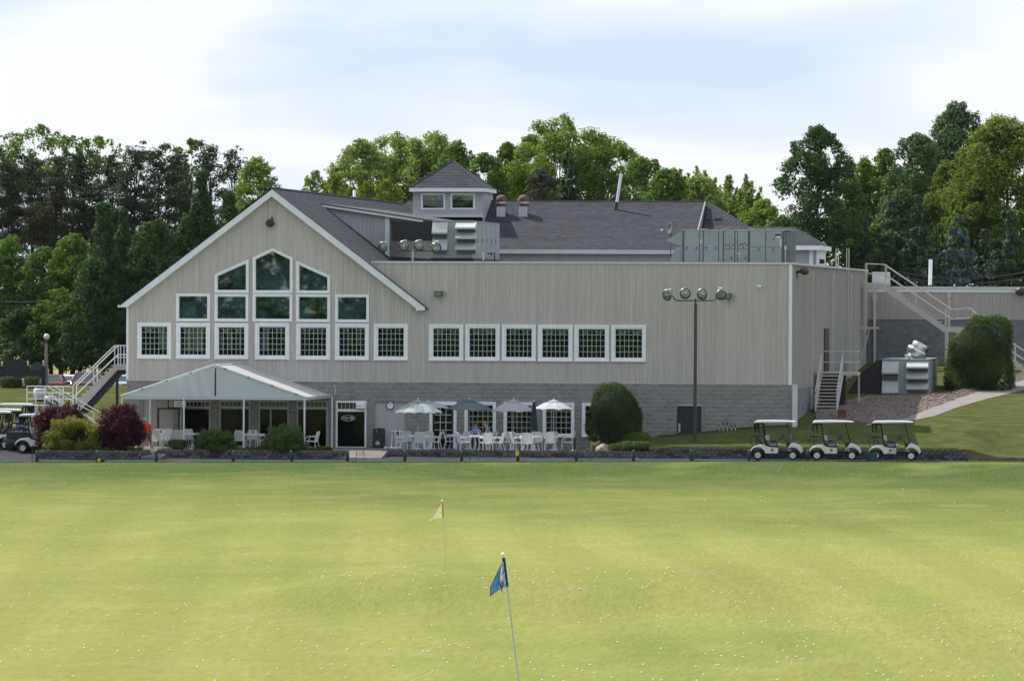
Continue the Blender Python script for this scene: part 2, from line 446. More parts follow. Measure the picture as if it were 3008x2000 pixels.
# ================================================================== GROUND
def yedge(X): return -11.1 + 0.11 * (np.asarray(X, float) - 1.5)
def zedge(X): return np.interp(X, [-60, -20, 1.5, 15, 40], [-0.45, -0.26, -0.135, -0.03, 0.02])
def zrange(X, Y):
    X = np.asarray(X, float); Y = np.asarray(Y, float)
    ye = yedge(X); k = ss(0, 1, (ye - Y) / 22.0)
    z = zedge(X) * (1 - k) + (-0.26) * k
    yc = Y + 297.5
    h = np.clip(1 - yc / 117.0, 0, 1.25) * 5.45
    z = z + h
    # raised green under the yellow flag, steep bank on the side of the camera
    dx = (X - 18.4) / 6.2
    prof = ss(-151.0, -147.0, Y) * (1 - ss(-140, -112, Y))
    z = z + 0.62 * prof * (1 - ss(0.55, 1.25, np.abs(dx)))
    # long, very shallow swells
    z = z + 0.07 * np.sin(X * 0.09 + 1.0) * np.sin(Y * 0.06) * ss(0, 30, ye - Y) * (yc > 0)
    return z
def zleft(X, Y):
    X = np.asarray(X, float); Y = np.asarray(Y, float)
    a = np.interp(Y, [-1.4, 0, 4, 10, 17, 21, 23, 27, 45, 60, 120, 400], [0.21, 0.35, 0.9, 1.7, 2.62, 2.93, 2.9, 2.0, 2.0, 2.9, 3.6, 5.0])
    return a - 0.02 * (X + 19.5) * 0.35 * ss(4, 20, Y)*0 + 0.05 * np.sin(X * 0.5) * ss(4, 12, Y) * (1 - ss(20, 24, Y))
def zright(X, Y):
    X = np.asarray(X, float); Y = np.asarray(Y, float)
    e = 0.85 + 0.6 * ss(6, 14, X)
    near = 0.52 + (e - 0.52) * ss(-6.3, 0.5, Y)
    step = 1 - ss(22.4, 24.2, X) * (1 - ss(-6.3, 3.0, Y)) * 0.75     # the bank runs out where the wall steps down
    near = near * step
    return near + 0.05 * np.clip(Y, 0, 60) + np.clip(Y - 60, 0, 400) * 0.012
def sheet(name, xs, ys, zf, m, keep=None, kind='structure'):
    xs, ys = np.array(xs, float), np.array(ys, float)
    X, Y = np.meshgrid(xs, ys)
    Z = zf(X, Y)
    v = np.stack([X, Y, Z], -1).reshape(-1, 3); nx, ny = len(xs), len(ys)
    f = [(j * nx + i, j * nx + i + 1, (j + 1) * nx + i + 1, (j + 1) * nx + i) for j in range(ny - 1) for i in range(nx - 1)
         if keep is None or keep((xs[i] + xs[i + 1]) / 2, (ys[j] + ys[j + 1]) / 2)]
    me = bpy.data.meshes.new(name); me.from_pydata(v.tolist(), [], f)
    me.polygons.foreach_set('use_smooth', [True] * len(f))
    me.materials.append(m)
    o = bpy.data.objects.new(name, me); sc.collection.objects.link(o)
    if kind: o['kind'] = kind
    return o
def strip(name, rows, m, kind='structure', parent=None):
    """rows: list of rows of points, quads between neighbouring rows"""
    b = MB()
    for r0, r1 in zip(rows[:-1], rows[1:]):
        for i in range(len(r0) - 1):
            b.face([r0[i], r0[i + 1], r1[i + 1], r1[i]])
    return b.build(name, m, parent, smooth=True, kind=kind)

def grass_material():
    m = bpy.data.materials.new('range_turf'); m.use_nodes = True
    nt = m.node_tree; nd = nt.nodes; lk = nt.links.new
    p = nd['Principled BSDF']; p.inputs['Roughness'].default_value = 0.8; p.inputs['Specular IOR Level'].default_value = 0.0
    tc = nd.new('ShaderNodeTexCoord'); sp = nd.new('ShaderNodeSeparateXYZ'); lk(tc.outputs['Object'], sp.inputs[0])
    def noise(scale, st=(1, 1, 1), det=6, rgh=0.6):
        mp = nd.new('ShaderNodeMapping'); mp.inputs['Scale'].default_value = st; lk(tc.outputs['Object'], mp.inputs[0])
        n = nd.new('ShaderNodeTexNoise'); n.inputs['Scale'].default_value = scale; n.inputs['Detail'].default_value = det; n.inputs['Roughness'].default_value = rgh
        lk(mp.outputs[0], n.inputs['Vector']); return n.outputs[0]
    def rmp(s, a, b):
        r = nd.new('ShaderNodeMapRange'); r.inputs[1].default_value = a; r.inputs[2].default_value = b; lk(s, r.inputs[0]); return r.outputs[0]
    def mixc(f, a, b):
        x = nd.new('ShaderNodeMixRGB')
        if isinstance(f, float): x.inputs[0].default_value = f
        else: lk(f, x.inputs[0])
        for i, c in ((1, a), (2, b)):
            if isinstance(c, tuple): x.inputs[i].default_value = (*c, 1)
            else: lk(c, x.inputs[i])
        return x.outputs[0]
    # the turf by the tee line is a darker, lusher grass than the dry outfield
    tee = rmp(sp.outputs[1], -112.0, -22.0)
    wob = noise(0.05, (1, 0.6, 1), 4); ad = nd.new('ShaderNodeMath'); ad.operation = 'ADD'
    w2 = rmp(wob, 0.3, 0.7); sc_ = nd.new('ShaderNodeMath'); sc_.operation = 'MULTIPLY_ADD'; sc_.inputs[1].default_value = 0.5; sc_.inputs[2].default_value = -0.25
    lk(w2, sc_.inputs[0]); lk(tee, ad.inputs[0]); lk(sc_.outputs[0], ad.inputs[1]); ad.use_clamp = True
    base = mixc(ad.outputs[0], (0.272, 0.282, 0.086), (0.056, 0.088, 0.030))
    inv = nd.new('ShaderNodeMath'); inv.operation = 'MULTIPLY_ADD'; inv.inputs[1].default_value = -.85; inv.inputs[2].default_value = 1.0; lk(ad.outputs[0], inv.inputs[0])
    def less(s):
        q = nd.new('ShaderNodeMath'); q.operation = 'MULTIPLY'; lk(s, q.inputs[0]); lk(inv.outputs[0], q.inputs[1]); return q.outputs[0]
    dry = mixc(less(rmp(noise(0.42, (1, 0.5, 1), 8, 0.68), 0.50, 0.78)), base, (0.325, 0.305, 0.135))
    lush = mixc(rmp(noise(0.13, (1, 0.3, 1), 6), 0.54, 0.76), dry, (0.185, 0.225, 0.060))
    stripes = nd.new('ShaderNodeTexWave'); stripes.wave_type = 'BANDS'; stripes.bands_direction = 'X'
    stripes.inputs['Scale'].default_value = 0.085; stripes.inputs['Distortion'].default_value = 1.2; stripes.inputs['Detail'].default_value = 2
    mp = nd.new('ShaderNodeMapping'); mp.inputs['Rotation'].default_value = (0, 0, R(-9)); lk(tc.outputs['Object'], mp.inputs[0]); lk(mp.outputs[0], stripes.inputs['Vector'])
    mow = mixc(rmp(stripes.outputs['Fac'], 0.35, 0.65), lush, mixc(0.10, lush, (0.05, 0.09, 0.02)))
    fine = mixc(rmp(noise(9.0, (1, 0.10, 1), 5, 0.75), 0.36, 0.70), mow, mixc(0.42, mow, (0.075, 0.115, 0.022)))
    fine2 = mixc(rmp(noise(26.0, (1, 0.05, 1), 4, 0.8), 0.50, 0.74), fine, mixc(0.5, fine, (0.38, 0.36, 0.18)))
    divot = mixc(rmp(noise(0.85, (1, 0.5, 1), 5, 0.7), 0.70, 0.75), fine2, (0.27, 0.15, 0.085))
    lk(divot, p.inputs['Base Color'])
    bp = nd.new('ShaderNodeBump'); bp.inputs['Strength'].default_value = 0.7; bp.inputs['Distance'].default_value = 0.03
    lk(noise(13.0, (1, 0.15, 1), 8, 0.75), bp.inputs['Height']); lk(bp.outputs[0], p.inputs['Normal'])
    return m
MT['turf'] = grass_material()

ysr = list(np.linspace(-430, -300, 8)) + list(np.linspace(-297, -180, 24))[1:] + list(np.linspace(-178, -104, 60)) + list(np.linspace(-100, -20, 22))
xsr = list(np.linspace(-260, -50, 9)) + list(np.linspace(-44, 60, 80)) + list(np.linspace(68, 260, 9))
_r = sheet('range_grass', xsr, ysr, zrange, MT['turf'])
# last strip up to the curved tee line
xs_ = list(np.linspace(-260, -50, 9)) + list(np.linspace(-44, 60, 60)) + list(np.linspace(68, 260, 9))
rows = [[(x, -20 + (float(yedge(x)) + 20) * s if -60 < x < 70 else -20 + 9 * s, float(zrange(x, -20 + (float(yedge(x)) + 20) * s if -60 < x < 70 else -20 + 9 * s))) for x in xs_] for s in (0, .35, .7, 1)]
strip('tee_grass', rows, MT['turf'])
# base ground far to the horizon
def zbase(X, Y):
    z = np.interp(Y, [-3000, -340, -300, -180, -5, 55, 75, 150, 500, 3000], [4.6, 4.6, 4.4, -0.7, -0.75, -0.55, 2.4, 3.4, 6.0, 12.0])
    return z + 0 * X
sheet('ground', [-3000, -900, -300, -120, -60, -21, 0, 24, 60, 120, 300, 900, 3000], [-3000, -900, -440, -340, -300, -180, -60, -5, 20, 55, 75, 110, 150, 300, 500, 1200, 3000], zbase, MT['lawn'])
# asphalt path along the tee line, wide lot on the left
xs_ = list(np.linspace(-70, 22.6, 48))
def zpath(x, s): return float(zedge(x)) * (1 - s) - 0.012 * (1 - s) + (0.22 if x < -19.4 else 0.0) * s
rows = [[(x, float(yedge(x)) * (1 - s) + (-1.3 if x < -19.4 else -5.9) * s + 0.06 * (1 - s), zpath(x, s)) for x in xs_] for s in (0, .33, .66, 1)]
strip('asphalt_path', rows, MT['asphalt'])

xv = list(np.linspace(22.75, 40, 14)) + [60, 90]
strip('verge_grass', [[(x, float(yedge(min(x, 70))) - .02, float(zrange(x, float(yedge(min(x, 70))) - .02))) for x in xv], [(x, -7.2, .015) for x in xv], [(x, -6.46, -.01) for x in xv]], MT['lawn'])
strip('bare_soil', [[(x, -6.26, -.02) for x in np.linspace(21.9, 24.6, 8)], [(x, -6.18, float(zright(x, -6.2)) + .004) for x in np.linspace(21.9, 24.6, 8)]], pm('red_soil', (.16, .095, .06), (.12, .10, .05), 3, .95))
PZ = 0.25                                              # patio level
b = MB(); b.box(-19.15, -7.2, -7.6, 0.25, -0.4, PZ); b.box(-7.2, -5.2, -6.6, 0.25, -0.4, PZ - 0.004); b.box(-5.2, 7.0, -6.25, 0.25, -0.4, PZ)
b.build('patio', MT['concrete'], kind='structure')
# concrete ramps between the planters and down to the asphalt
b = MB()
for x0, x1 in ((-7.25, -5.15), (-16.5, -15.5)):
    y1, y0 = (-6.6, -8.6) if x0 > -10 else (-7.6, -10.2)
    b.hexa([(x0, y0, -0.3), (x1, y0, -0.3), (x1, y1, -0.3), (x0, y1, -0.3), (x0, y0, -0.045), (x1, y0, -0.045), (x1, y1, PZ - 0.006), (x0, y1, PZ - 0.006)])
b.build('ramp_pavement', MT['concrete'], kind='structure')

# left lawn bank with car park and far meadow behind it
sheet('left_lawn', list(np.linspace(-80, -19.45, 40)), [-1.4, -.6, 0, 1, 3, 5, 8, 11, 14, 17, 19, 21, 23, 25.4], zleft, MT['lawn'])
sheet('car_park', list(np.linspace(-80, -19.45, 12)), [25.4, 27, 32, 38, 45, 47], lambda X, Y: zleft(X, Y) + 0.0, MT['asphalt'])
MT['meadow'] = pm('far_meadow', (0.20, 0.19, 0.06), (0.27, 0.24, 0.08), 0.5, 0.95)
sheet('far_meadow', list(np.linspace(-120, -15, 16)), [47, 52, 60, 75, 100, 140], lambda X, Y: zleft(X, Y) + 0.02, MT['meadow'])

# right lawn, gravel bank, sidewalk
xr = list(np.linspace(6.45, 13.4, 12)) + list(np.linspace(14, 40, 40)) + [46, 60, 90]
yr = [-6.2, -5.6, -4.8, -4, -3, -2, -1, 0, 1.5, 3, 6, 9, 12, 16, 20, 25, 30, 36, 42, 48, 54, 64, 80]
sheet('right_lawn', xr, yr, zright, MT['lawn'], keep=lambda x, y: not (x < 13.7 and y > 0))
def gnd(u, v):
    """where the line of sight meets the right-hand bank"""
    d = ray(u, v); t = 250 / d.y
    for k in range(4000):
        p = CAM + d * t
        if p.z <= float(zright(p.x, p.y)): break
        t += 0.05 / d.y
    return p
up = [(2545, 1246), (2600, 1238), (2651, 1237 - 5), (2708, 1210), (2816, 1170), (2900, 1143), (3008, 1117), (3120, 1093)]
lo = [(2545, 1250), (2600, 1245), (2660, 1240), (2744, 1223), (2816, 1196), (2900, 1172), (3008, 1146), (3120, 1118)]
rows = []
for (a, b_) in zip(up, lo):
    p, q = gnd(*a), gnd(*b_); row = []
    for s in np.linspace(0, 1, 5):
        x, y = p.x + (q.x - p.x) * s, p.y + (q.y - p.y) * s
        row.append((x, y, float(zright(x, y)) + 0.02))
    rows.append(row)
WALK_UP = [r[0] for r in rows]
strip('sidewalk', rows, MT['walk'])
gb = [(2395, 1238), (2480, 1232), (2560, 1243), (2651, 1232), (2708, 1210), (2816, 1170), (2900, 1143), (3008, 1117), (3120, 1093)]
gt = [(2400, 1180), (2480, 1180), (2545, 1163), (2620, 1160), (2708, 1158), (2790, 1155), (2900, 1108), (3008, 1095), (3120, 1080)]
rows = []
for a, b_ in zip(gb, gt):
    p, q = gnd(*a), gnd(*b_); row = []
    for s in np.linspace(0, 1, 7):
        x, y = p.x + (q.x - p.x) * s, p.y + (q.y - p.y) * s
        row.append((x, y, float(zright(x, y)) + 0.012 + (0.10 * math.sin(math.pi * s) if 0 < s < 1 else 0)))
    rows.append(row)
strip('gravel_bank', rows, MT['gravel'])
# loose stones on the gravel bank: countless
gs = MB()
for k in range(2600):
    i = random.randrange(len(rows) - 2); s = random.random(); j = random.randrange(6); w = random.random()
    A = [Vector(rows[i][j]), Vector(rows[i + 1][j]), Vector(rows[i][j + 1]), Vector(rows[i + 1][j + 1])]
    p = (A[0] * (1 - s) + A[1] * s) * (1 - w) + (A[2] * (1 - s) + A[3] * s) * w
    r = random.uniform(0.02, 0.065); a = random.random() * 6
    gs.sphere((p.x, p.y, p.z + r * 0.3), (r * random.uniform(.8, 1.4), r, r * .7), 5, 3, t=random.uniform(-1, 1))
MT['stones'] = pm('gravel_stones', (0.14, 0.108, 0.088), (0.27, 0.215, 0.18), 2.0, 0.9, tint=0.4)
gs.build('gravel', MT['stones'], kind='stuff')
# ================================================================== CLUBHOUSE
CH = thing('clubhouse', 'long grey clubhouse with a steep gable, rows of white framed windows and block base', 'building', (0, 0, 0))
XL, XR = -19.17, 13.70
ZS = 3.505                         # foot of the boards
ZP = 9.30                          # underside of the parapet cap
AP = W(798, 553, -0.3); EL = W(351, 896, -0.3); ER = W(1250, 902, -0.3)
KL = (AP.z - EL.z) / (AP.x - EL.x); KR = (AP.z - ER.z) / (ER.x - AP.x)
XC = W(1085, 767).x
def rake(x): return AP.z - (KL * (AP.x - x) if x < AP.x else KR * (x - AP.x))
def PX(u, v): p = W(u, v); return (p.x, p.z)

# ---- windows: outer outline in picture pixels, casing width, grid
LOW = [((404, 947), (503, 1054)), ((518, 948), (617, 1054)), ((631, 949), (730, 1055)), ((750, 948), (850, 1056)), ((871, 950), (970, 1057)),
       ((985, 950), (1084, 1058)), ((1099, 951), (1198, 1059)), ((1261, 952), (1361, 1060)), ((1367.5, 952), (1468, 1060.5)), ((1475, 953), (1574, 1061)),
       ((1581.5, 953.5), (1682, 1062)), ((1688, 954), (1789, 1062.5)), ((1796, 954), (1898, 1063))]
MID = [((518, 862), (617, 944)), ((631, 863), (730, 944.5)), ((743, 863), (859, 945)), ((870.5, 864), (970, 946)), ((985, 865), (1084.5, 947))]
def rectpoly(a, b):
    x0, z1 = PX(*a); x1, z0 = PX(*b)
    return [(x0, z0), (x1, z0), (x1, z1), (x0, z1)]
WIN = [('low', rectpoly(a, b)) for a, b in LOW] + [('mid', rectpoly(a, b)) for a, b in MID]
WIN.append(('mid', [PX(631, 860), PX(731, 860.5), PX(731, 761.5), PX(631, 806)]))
WIN.append(('mid', [PX(743, 861), PX(860, 861), PX(860, 757), PX(801.5, 729), PX(743, 757)]))
WIN.append(('mid', [PX(871, 861.5), PX(970, 862), PX(970, 810), PX(871, 766)]))
GWIN = [rectpoly((1365, 1180), (1457, 1281)), rectpoly((1480, 1181), (1571, 1282)), rectpoly((1595, 1182), (1687, 1283)), rectpoly((1710, 1183), (1802, 1284))]
HOLES = [inset(p, 0.08) for _, p in WIN]

# ---- board siding: real boards with grooves, one joined part per wall
def siding(name, x0, x1, zlo, ztop, holes, mat, pitch=0.118, y=0.0, parent=None, groove=0.016, axis='x'):
    b = MB(); n = int(round((x1 - x0) / pitch)); pitch = (x1 - x0) / n
    base = 0.0
    for i in range(n):
        a, c = x0 + i * pitch, x0 + (i + 1) * pitch; g = c - groove
        if i % 10 == 0: base = random.uniform(-0.35, 0.35)          # sheets of boards weather differently
        t = base + random.uniform(-0.75, 0.75); d = y - 0.02 - random.uniform(0, 0.005)
        xm = (a + c) / 2
        cuts = [s for s in (vspan(h, xm) for h in holes) if s]
        za, zc = ztop(a), ztop(c)
        for lo, hi in minus((zlo, max(za, zc)), cuts):
            top = hi >= max(za, zc) - 1e-6
            ha, hc = (za, zc) if top else (hi, hi)
            if axis == 'x':
                b.face([(a, d, lo), (g, d, lo), (g, d, hc), (a, d, ha)], t)
                b.face([(g, d, lo), (g, y, lo), (g, y, hc), (g, d, hc)], t)
                b.face([(g, y, lo), (c, y, lo), (c, y, hc), (g, y, hc)], t - 1.3)
                b.face([(c, y, lo), (c, d, lo), (c, d, hc), (c, y, hc)], t)
                b.face([(a, d, lo), (a, y, lo), (c, y, lo), (g, d, lo)], t)
            else:
                for q in ([(d, a, lo), (d, g, lo), (d, g, hc), (d, a, ha)], [(d, g, lo), (y, g, lo), (y, g, hc), (d, g, hc)], [(y, g, lo), (y, c, lo), (y, c, hc), (y, g, hc)]):
                    b.face(q, t)
    return b.build(name, mat, parent)
siding('siding', XL, XR, ZS, lambda x: rake(x) - 0.12 if x < XC else ZP, HOLES, MT['siding'], parent=CH)['kind'] = 'stuff'

def panel(mb, x0, x1, z0, z1, holes, y, t=0.0):
    """flat wall with rectangular openings"""
    xs = sorted({x0, x1} | {min(max(x, x0), x1) for h in holes for x in (h[0], h[1])})
    for a, c in zip(xs[:-1], xs[1:]):
        if c - a < 1e-4: continue
        xm = (a + c) / 2
        for lo, hi in minus((z0, z1), [(h[2], h[3]) for h in holes if h[0] < xm < h[1]]):
            mb.face([(a, y, lo), (c, y, lo), (c, y, hi), (a, y, hi)], t)

# ---- ground storey: openings as (x0, x1, z0, z1)
def op(u0, v0, u1, v1):
    x0, z1 = PX(u0, v0); x1, z0 = PX(u1, v1); return (x0, x1, z0, z1)
DOORS = {'bay': [op(530, 1176, 618, 1312), op(645, 1176, 735, 1313), op(760, 1177, 848, 1314), op(872, 1177, 962, 1315)],
         'argyle': op(987, 1177, 1076, 1317), 'panel': op(1101, 1177, 1191, 1318), 'white': op(1262, 1179, 1341, 1318), 'black': op(1989, 1192, 2060, 1290),
         'shed': op(421, 1170, 528, 1312)}
XB = W(2328, 1200).x
BH = DOORS['bay'] + [DOORS[k] for k in ('argyle', 'panel', 'white', 'black', 'shed')]
BH += [(p[0][0] + .06, p[1][0] - .06, p[0][1] + .06, p[2][1] - .06) for p in GWIN]
b = MB(); panel(b, XL, XR, -0.3, ZS, BH, -0.0055); b.build('mortar_backing', MT['mortar'], CH)
# blocks, 0.405 x 0.203 m, running bond; the 300 that show best are separate parts
BW, BHT, J = 0.4055, 0.2028, 0.011
bvar = []
for k in range(6):
    q = MB(); w, h = (BW - J) / 2, (BHT - J) / 2; rnd = random.Random(k)
    gx, gz = 4, 3
    G = [[(-w + 2 * w * i / gx, -0.012 - (0.022 * rnd.random() if 0 < i < gx and 0 < j < gz else 0.0), -h + 2 * h * j / gz) for i in range(gx + 1)] for j in range(gz + 1)]
    tv = rnd.uniform(-1, 1)
    for j in range(gz):
        for i in range(gx):
            q.face([G[j][i], G[j][i + 1], G[j + 1][i + 1], G[j + 1][i]], tv)
    for a_, c_ in (((-w, -h), (w, -h)), ((w, -h), (w, h)), ((w, h), (-w, h)), ((-w, h), (-w, -h))):
        q.face([(a_[0], -0.012, a_[1]), (a_[0], 0.035, a_[1]), (c_[0], 0.035, c_[1]), (c_[0], -0.012, c_[1])], tv)
    bvar.append((q, q.v[:], q.f[:], tv))
MT['block'] = pm('split_face_block2', (0.205, 0.196, 0.188), (0.27, 0.258, 0.246), 9, 0.95, bump=0.02, bscale=22, tint=0.07, orand=0.08, spots=((0.15, 0.145, 0.14), 0.7, 0.56, 0.75))
bsrc = []
for k, (q, v_, f_, tv) in enumerate(bvar):
    me = bpy.data.meshes.new('block'); me.from_pydata(v_, [], f_); me.materials.append(MT['block'])
    at = me.attributes.new('tint', 'FLOAT', 'FACE'); at.data.foreach_set('value', [tv] * len(f_)); bsrc.append(me)
rest = MB(); cells = []
nrow = int((ZS + 0.3) / BHT) + 1
for r in range(nrow):
    z1 = ZS - 0.012 - r * BHT; zc = z1 - BHT / 2
    x = XL + 0.01 - (BW / 2 if r % 2 else 0)
    while x < XR:
        a, c = max(x, XL + .01), min(x + BW, XR - .01); x += BW
        segs = minus((a, c), [(h[0] - 0.005, h[1] + 0.005) for h in BH if h[2] < zc < h[3]])
        for s0, s1 in segs:
            if s1 - s0 < 0.04: continue
            cells.append((s0, s1, zc, s1 - s0 > BW - 0.012))
def seen(c):
    x, z = (c[0] + c[1]) / 2, c[2]
    sc_ = 0
    if x > 7.2: sc_ += 3
    if -9.8 < x < -5 and z > 2.6: sc_ += 3
    if -4.9 < x < 7.2 and z > 2.45: sc_ += 3
    if x > 7.2 and z < 1.2: sc_ -= 3
    if 4 < x < 6.5 and z < 3.3: sc_ -= 2
    return sc_ + (x + 20) * 0.001
whole = sorted([c for c in cells if c[3] and seen(c) >= 1], key=lambda c: -seen(c))[:300]
ws = set(id(c) for c in whole)
for c in cells:
    k = random.randrange(6)
    if id(c) in ws:
        o = bpy.data.objects.new('block', bsrc[k]); sc.collection.objects.link(o); o.parent = CH
        o.location = ((c[0] + c[1]) / 2, 0.0, c[2]); o.rotation_euler = (random.uniform(-.006, .006), 0, random.uniform(-.006, .006))
    else:
        q, v_, f_, tv = bvar[k]; i0 = len(rest.v); sx = (c[1] - c[0] - J) / (BW - J)
        rest.v += [((c[0] + c[1]) / 2 + a * sx, y_, c[2] + z_) for a, y_, z_ in v_]
        rest.f += [tuple(i0 + i for i in ff) for ff in f_]; rest.t += [tv] * len(f_); rest.m += [0] * len(f_)
rest.build('blockwork', MT['block'], CH, kind='stuff')

# ---- windows
def curtain_mesh(x0, x1, z0, z1, y, kind):
    b = MB(); n = 36
    if kind == 'valance':
        for i in range(n):
            a, c = x0 + (x1 - x0) * i / n, x0 + (x1 - x0) * (i + 1) / n
            def lowz(x):
                s = ((x - x0) / (x1 - x0) * 2) % 1.0
                return z1 - (z1 - z0) * (0.25 + 0.75 * math.sin(math.pi * s))
            ya, yc = y + 0.02 * math.sin(i * 1.9), y + 0.02 * math.sin((i + 1) * 1.9)
            b.face([(a, ya, lowz(a)), (c, yc, lowz(c if c < x1 else x1 - 1e-4)), (c, yc, z1), (a, ya, z1)])
    else:
        for i in range(n // 2):
            a, c = x0 + (x1 - x0) * i / (n // 2), x0 + (x1 - x0) * (i + 1) / (n // 2)
            ya, yc = y + 0.035 * math.sin(i * 1.7), y + 0.035 * math.sin((i + 1) * 1.7)
            b.face([(a, ya, z0), (c, yc, z0), (c, yc, z1), (a, ya, z1)])
    return b
pane_cache = {}
npane = 0
def grid_window(poly, cols, rows, parent, cw=0.2, glass='glass', name='window', sill=True, curt=None, singles=True):
    """casing frame with stepped profile, muntin grid, a pane in every light"""
    global npane
    x0, z0 = poly[0]; x1, z1 = poly[2]
    f = MB(); f.ring(poly, inset(poly, cw * .62), -0.085, 0.03); p2 = inset(poly, cw * .62); f.ring(p2, inset(p2, cw * .38), -0.055, 0.09)
    w = f.build(name, MT['white'], parent)
    if sill:
        s = MB(); s.box(x0 - .01, x1 + .01, -0.12, -0.0855, z0 - 0.0, z0 + 0.07); s.build('sill', MT['white'], w)
    g = inset(poly, cw); gx0, gz0 = g[0]; gx1, gz1 = g[2]; W_, H_ = gx1 - gx0, gz1 - gz0
    m = MB(); mw = 0.024
    for i in range(1, cols): x = gx0 + W_ * i / cols; m.box(x - mw / 2, x + mw / 2, 0.028, 0.05, gz0, gz1)
    for j in range(1, rows): z = gz0 + H_ * j / rows; m.box(gx0, gx1, 0.0265, 0.0515, z - mw / 2, z + mw / 2)
    m.build('muntin_grid', MT['muntin'], w)
    pw, ph = W_ / cols, H_ / rows
    one = npane + cols * rows <= 300 and singles
    big = MB()
    for j in range(rows):
        for i in range(cols):
            cx, cz = gx0 + pw * (i + .5), gz0 + ph * (j + .5); tx, tz = random.uniform(-.004, .004), random.uniform(-.004, .004)
            if one:
                key = (round(pw, 3), round(ph, 3))
                if key not in pane_cache:
                    q = MB(); q.box(-pw / 2, pw / 2, 0, 0.004, -ph / 2, ph / 2); o = q.build('pane', MT[glass], w); pane_cache[key] = o.data
                else:
                    o = bpy.data.objects.new('pane', pane_cache[key]); sc.collection.objects.link(o); o.parent = w
                o.location = (cx, 0.055, cz); o.rotation_euler = (tx, 0, tz); npane += 1
            else:
                big.hexa([(cx + a * pw / 2, 0.055 + tx * c * ph / 2 + tz * a * pw / 2 + d, cz + c * ph / 2) for c in (-1, 1) for a, d in ((-1, 0), (1, 0), (1, .004), (-1, .004))])
    if big.v: big.build('pane', MT[glass], w, kind='stuff')
    if curt:
        for (k, a, c, lo, hi) in curt:
            curtain_mesh(gx0 + W_ * a, gx0 + W_ * c, gz0 + H_ * lo, gz0 + H_ * hi, 0.22 if k == 'valance' else 0.34, k).build('curtain', MT['curtain'], w)
    return w
def big_window(poly, parent, cw=0.14):
    f = MB(); f.ring(poly, inset(poly, cw * .65), -0.085, 0.03); p2 = inset(poly, cw * .65); f.ring(p2, inset(p2, cw * .35), -0.05, 0.09)
    w = f.build('window', MT['white'], parent)
    g = inset(poly, cw); q = MB(); q.prism(g, 0.055, 0.061)
    o = q.build('pane', MT['glass_big'], w)
    for v_ in o.data.vertices:                        # a barely warped sheet
        v_.co.y += 0.004 * math.sin(v_.co.x * 3)
    return w
CURT = {0: [('valance', 0, 1, .82, 1), ('drape', .66, .98, .22, .8)], 1: [('valance', 0, 1, .83, 1), ('drape', .18, .40, .1, .8), ('drape', .5, .85, .1, .8)],
        2: [('valance', 0, 1, .83, 1), ('drape', 0.02, .14, .2, .8), ('drape', .33, .5, .2, .8), ('drape', .72, .84, .2, .8)], 3: [('valance', 0, 1, .86, 1), ('drape', .02, .28, .15, .8)],
        4: [('valance', 0, 1, .86, 1)], 5: [('valance', 0, 1, .86, 1), ('drape', .34, .45, .36, .78), ('drape', .66, .8, .36, .78)], 6: [('valance', 0, 1, .9, 1.0), ('valance', 0, .5, .9, 1)]}
li = 0
for kind, poly in WIN:
    if kind == 'low':
        grid_window(poly, 6, 5, CH, 0.205, curt=CURT.get(li, [('valance', 0, 1, .80 + .04 * (li % 2), 1)])); li += 1
    else:
        big_window(poly, CH)
for p in GWIN:
    grid_window(p, 5, 5, CH, 0.16, singles=False, glass='doorglass')

# ---- inside: floors and dark rooms behind the glass
b = MB()
b.prism([(XL + .25, -.3), (XR - .3, -.3), (XR - .3, 9.0), (-6.6, 9.0), (AP.x, 12.2), (XL + .25, 6.7)], 5.0, 5.2); b.box(XL + .25, XR - .3, 0.42, 5.0, 3.25, 3.5); b.box(XL + .25, XR - .3, 0.42, 5.0, -0.4, 0.2)
b.box(XL + .25, -7.05, 0.42, 5.0, 6.9, 7.0)
for x in (XL + .15, -7.2, -4.4, 7.0, XR - .4): b.box(x, x + .12, 0.42, 5.0, -0.3, 9.0 if x > -18 else 6.6)
b.build('interior_wall', MT['dark'], CH)
b = MB()                                              # party wall closing the cavity behind the boards
xs = sorted({XL, XR, XC} | {x for h in HOLES for x in (min(p[0] for p in h), max(p[0] for p in h))})
n = 700
for i in range(n):
    a, c = XL + (XR - XL) * i / n, XL + (XR - XL) * (i + 1) / n; xm = (a + c) / 2
    zt = min(rake(a), rake(c)) - .12 if xm < XC else ZP
    for lo, hi in minus((ZS, zt), [s for s in (vspan(h, xm) for h in HOLES) if s]): b.face([(a, .035, lo), (c, .035, lo), (c, .035, hi), (a, .035, hi)])
b.build('sheathing', MT['mortar_dark'], CH)

# ---- trim: corner boards, fascia, parapet cap
b = MB(); b.box(XL - .02, XL + .10, -.045, .1, ZS, rake(XL) - .3); b.build('corner_board', MT['white'], CH)
b = MB(); b.box(XR - .12, XR + .03, -.045, .1, ZS - .06, ZP); b.build('corner_board', MT['white'], CH)
b = MB(); b.box(XL, XR, -.022, .02, ZS - .035, ZS + .0); b.build('drip_edge', MT['cap'], CH)
FW = 0.325
pl = inset([(EL.x, EL.z), (AP.x, AP.z), (ER.x, ER.z), (ER.x, EL.z - 9)], 0.0)
dn = FW / math.cos(math.atan(KL)); dr = FW / math.cos(math.atan(KR))
lx, rx = W(378, 890, -.3).x, W(1222, 903, -.3).x; zb = W(360, 902, -.3).z; zbr = W(1230, 912, -.3).z
fl = [(EL.x, EL.z), (AP.x, AP.z), (AP.x, AP.z - dn), (lx, rake(lx) - dn), (lx, zb), (EL.x + .05, zb)]
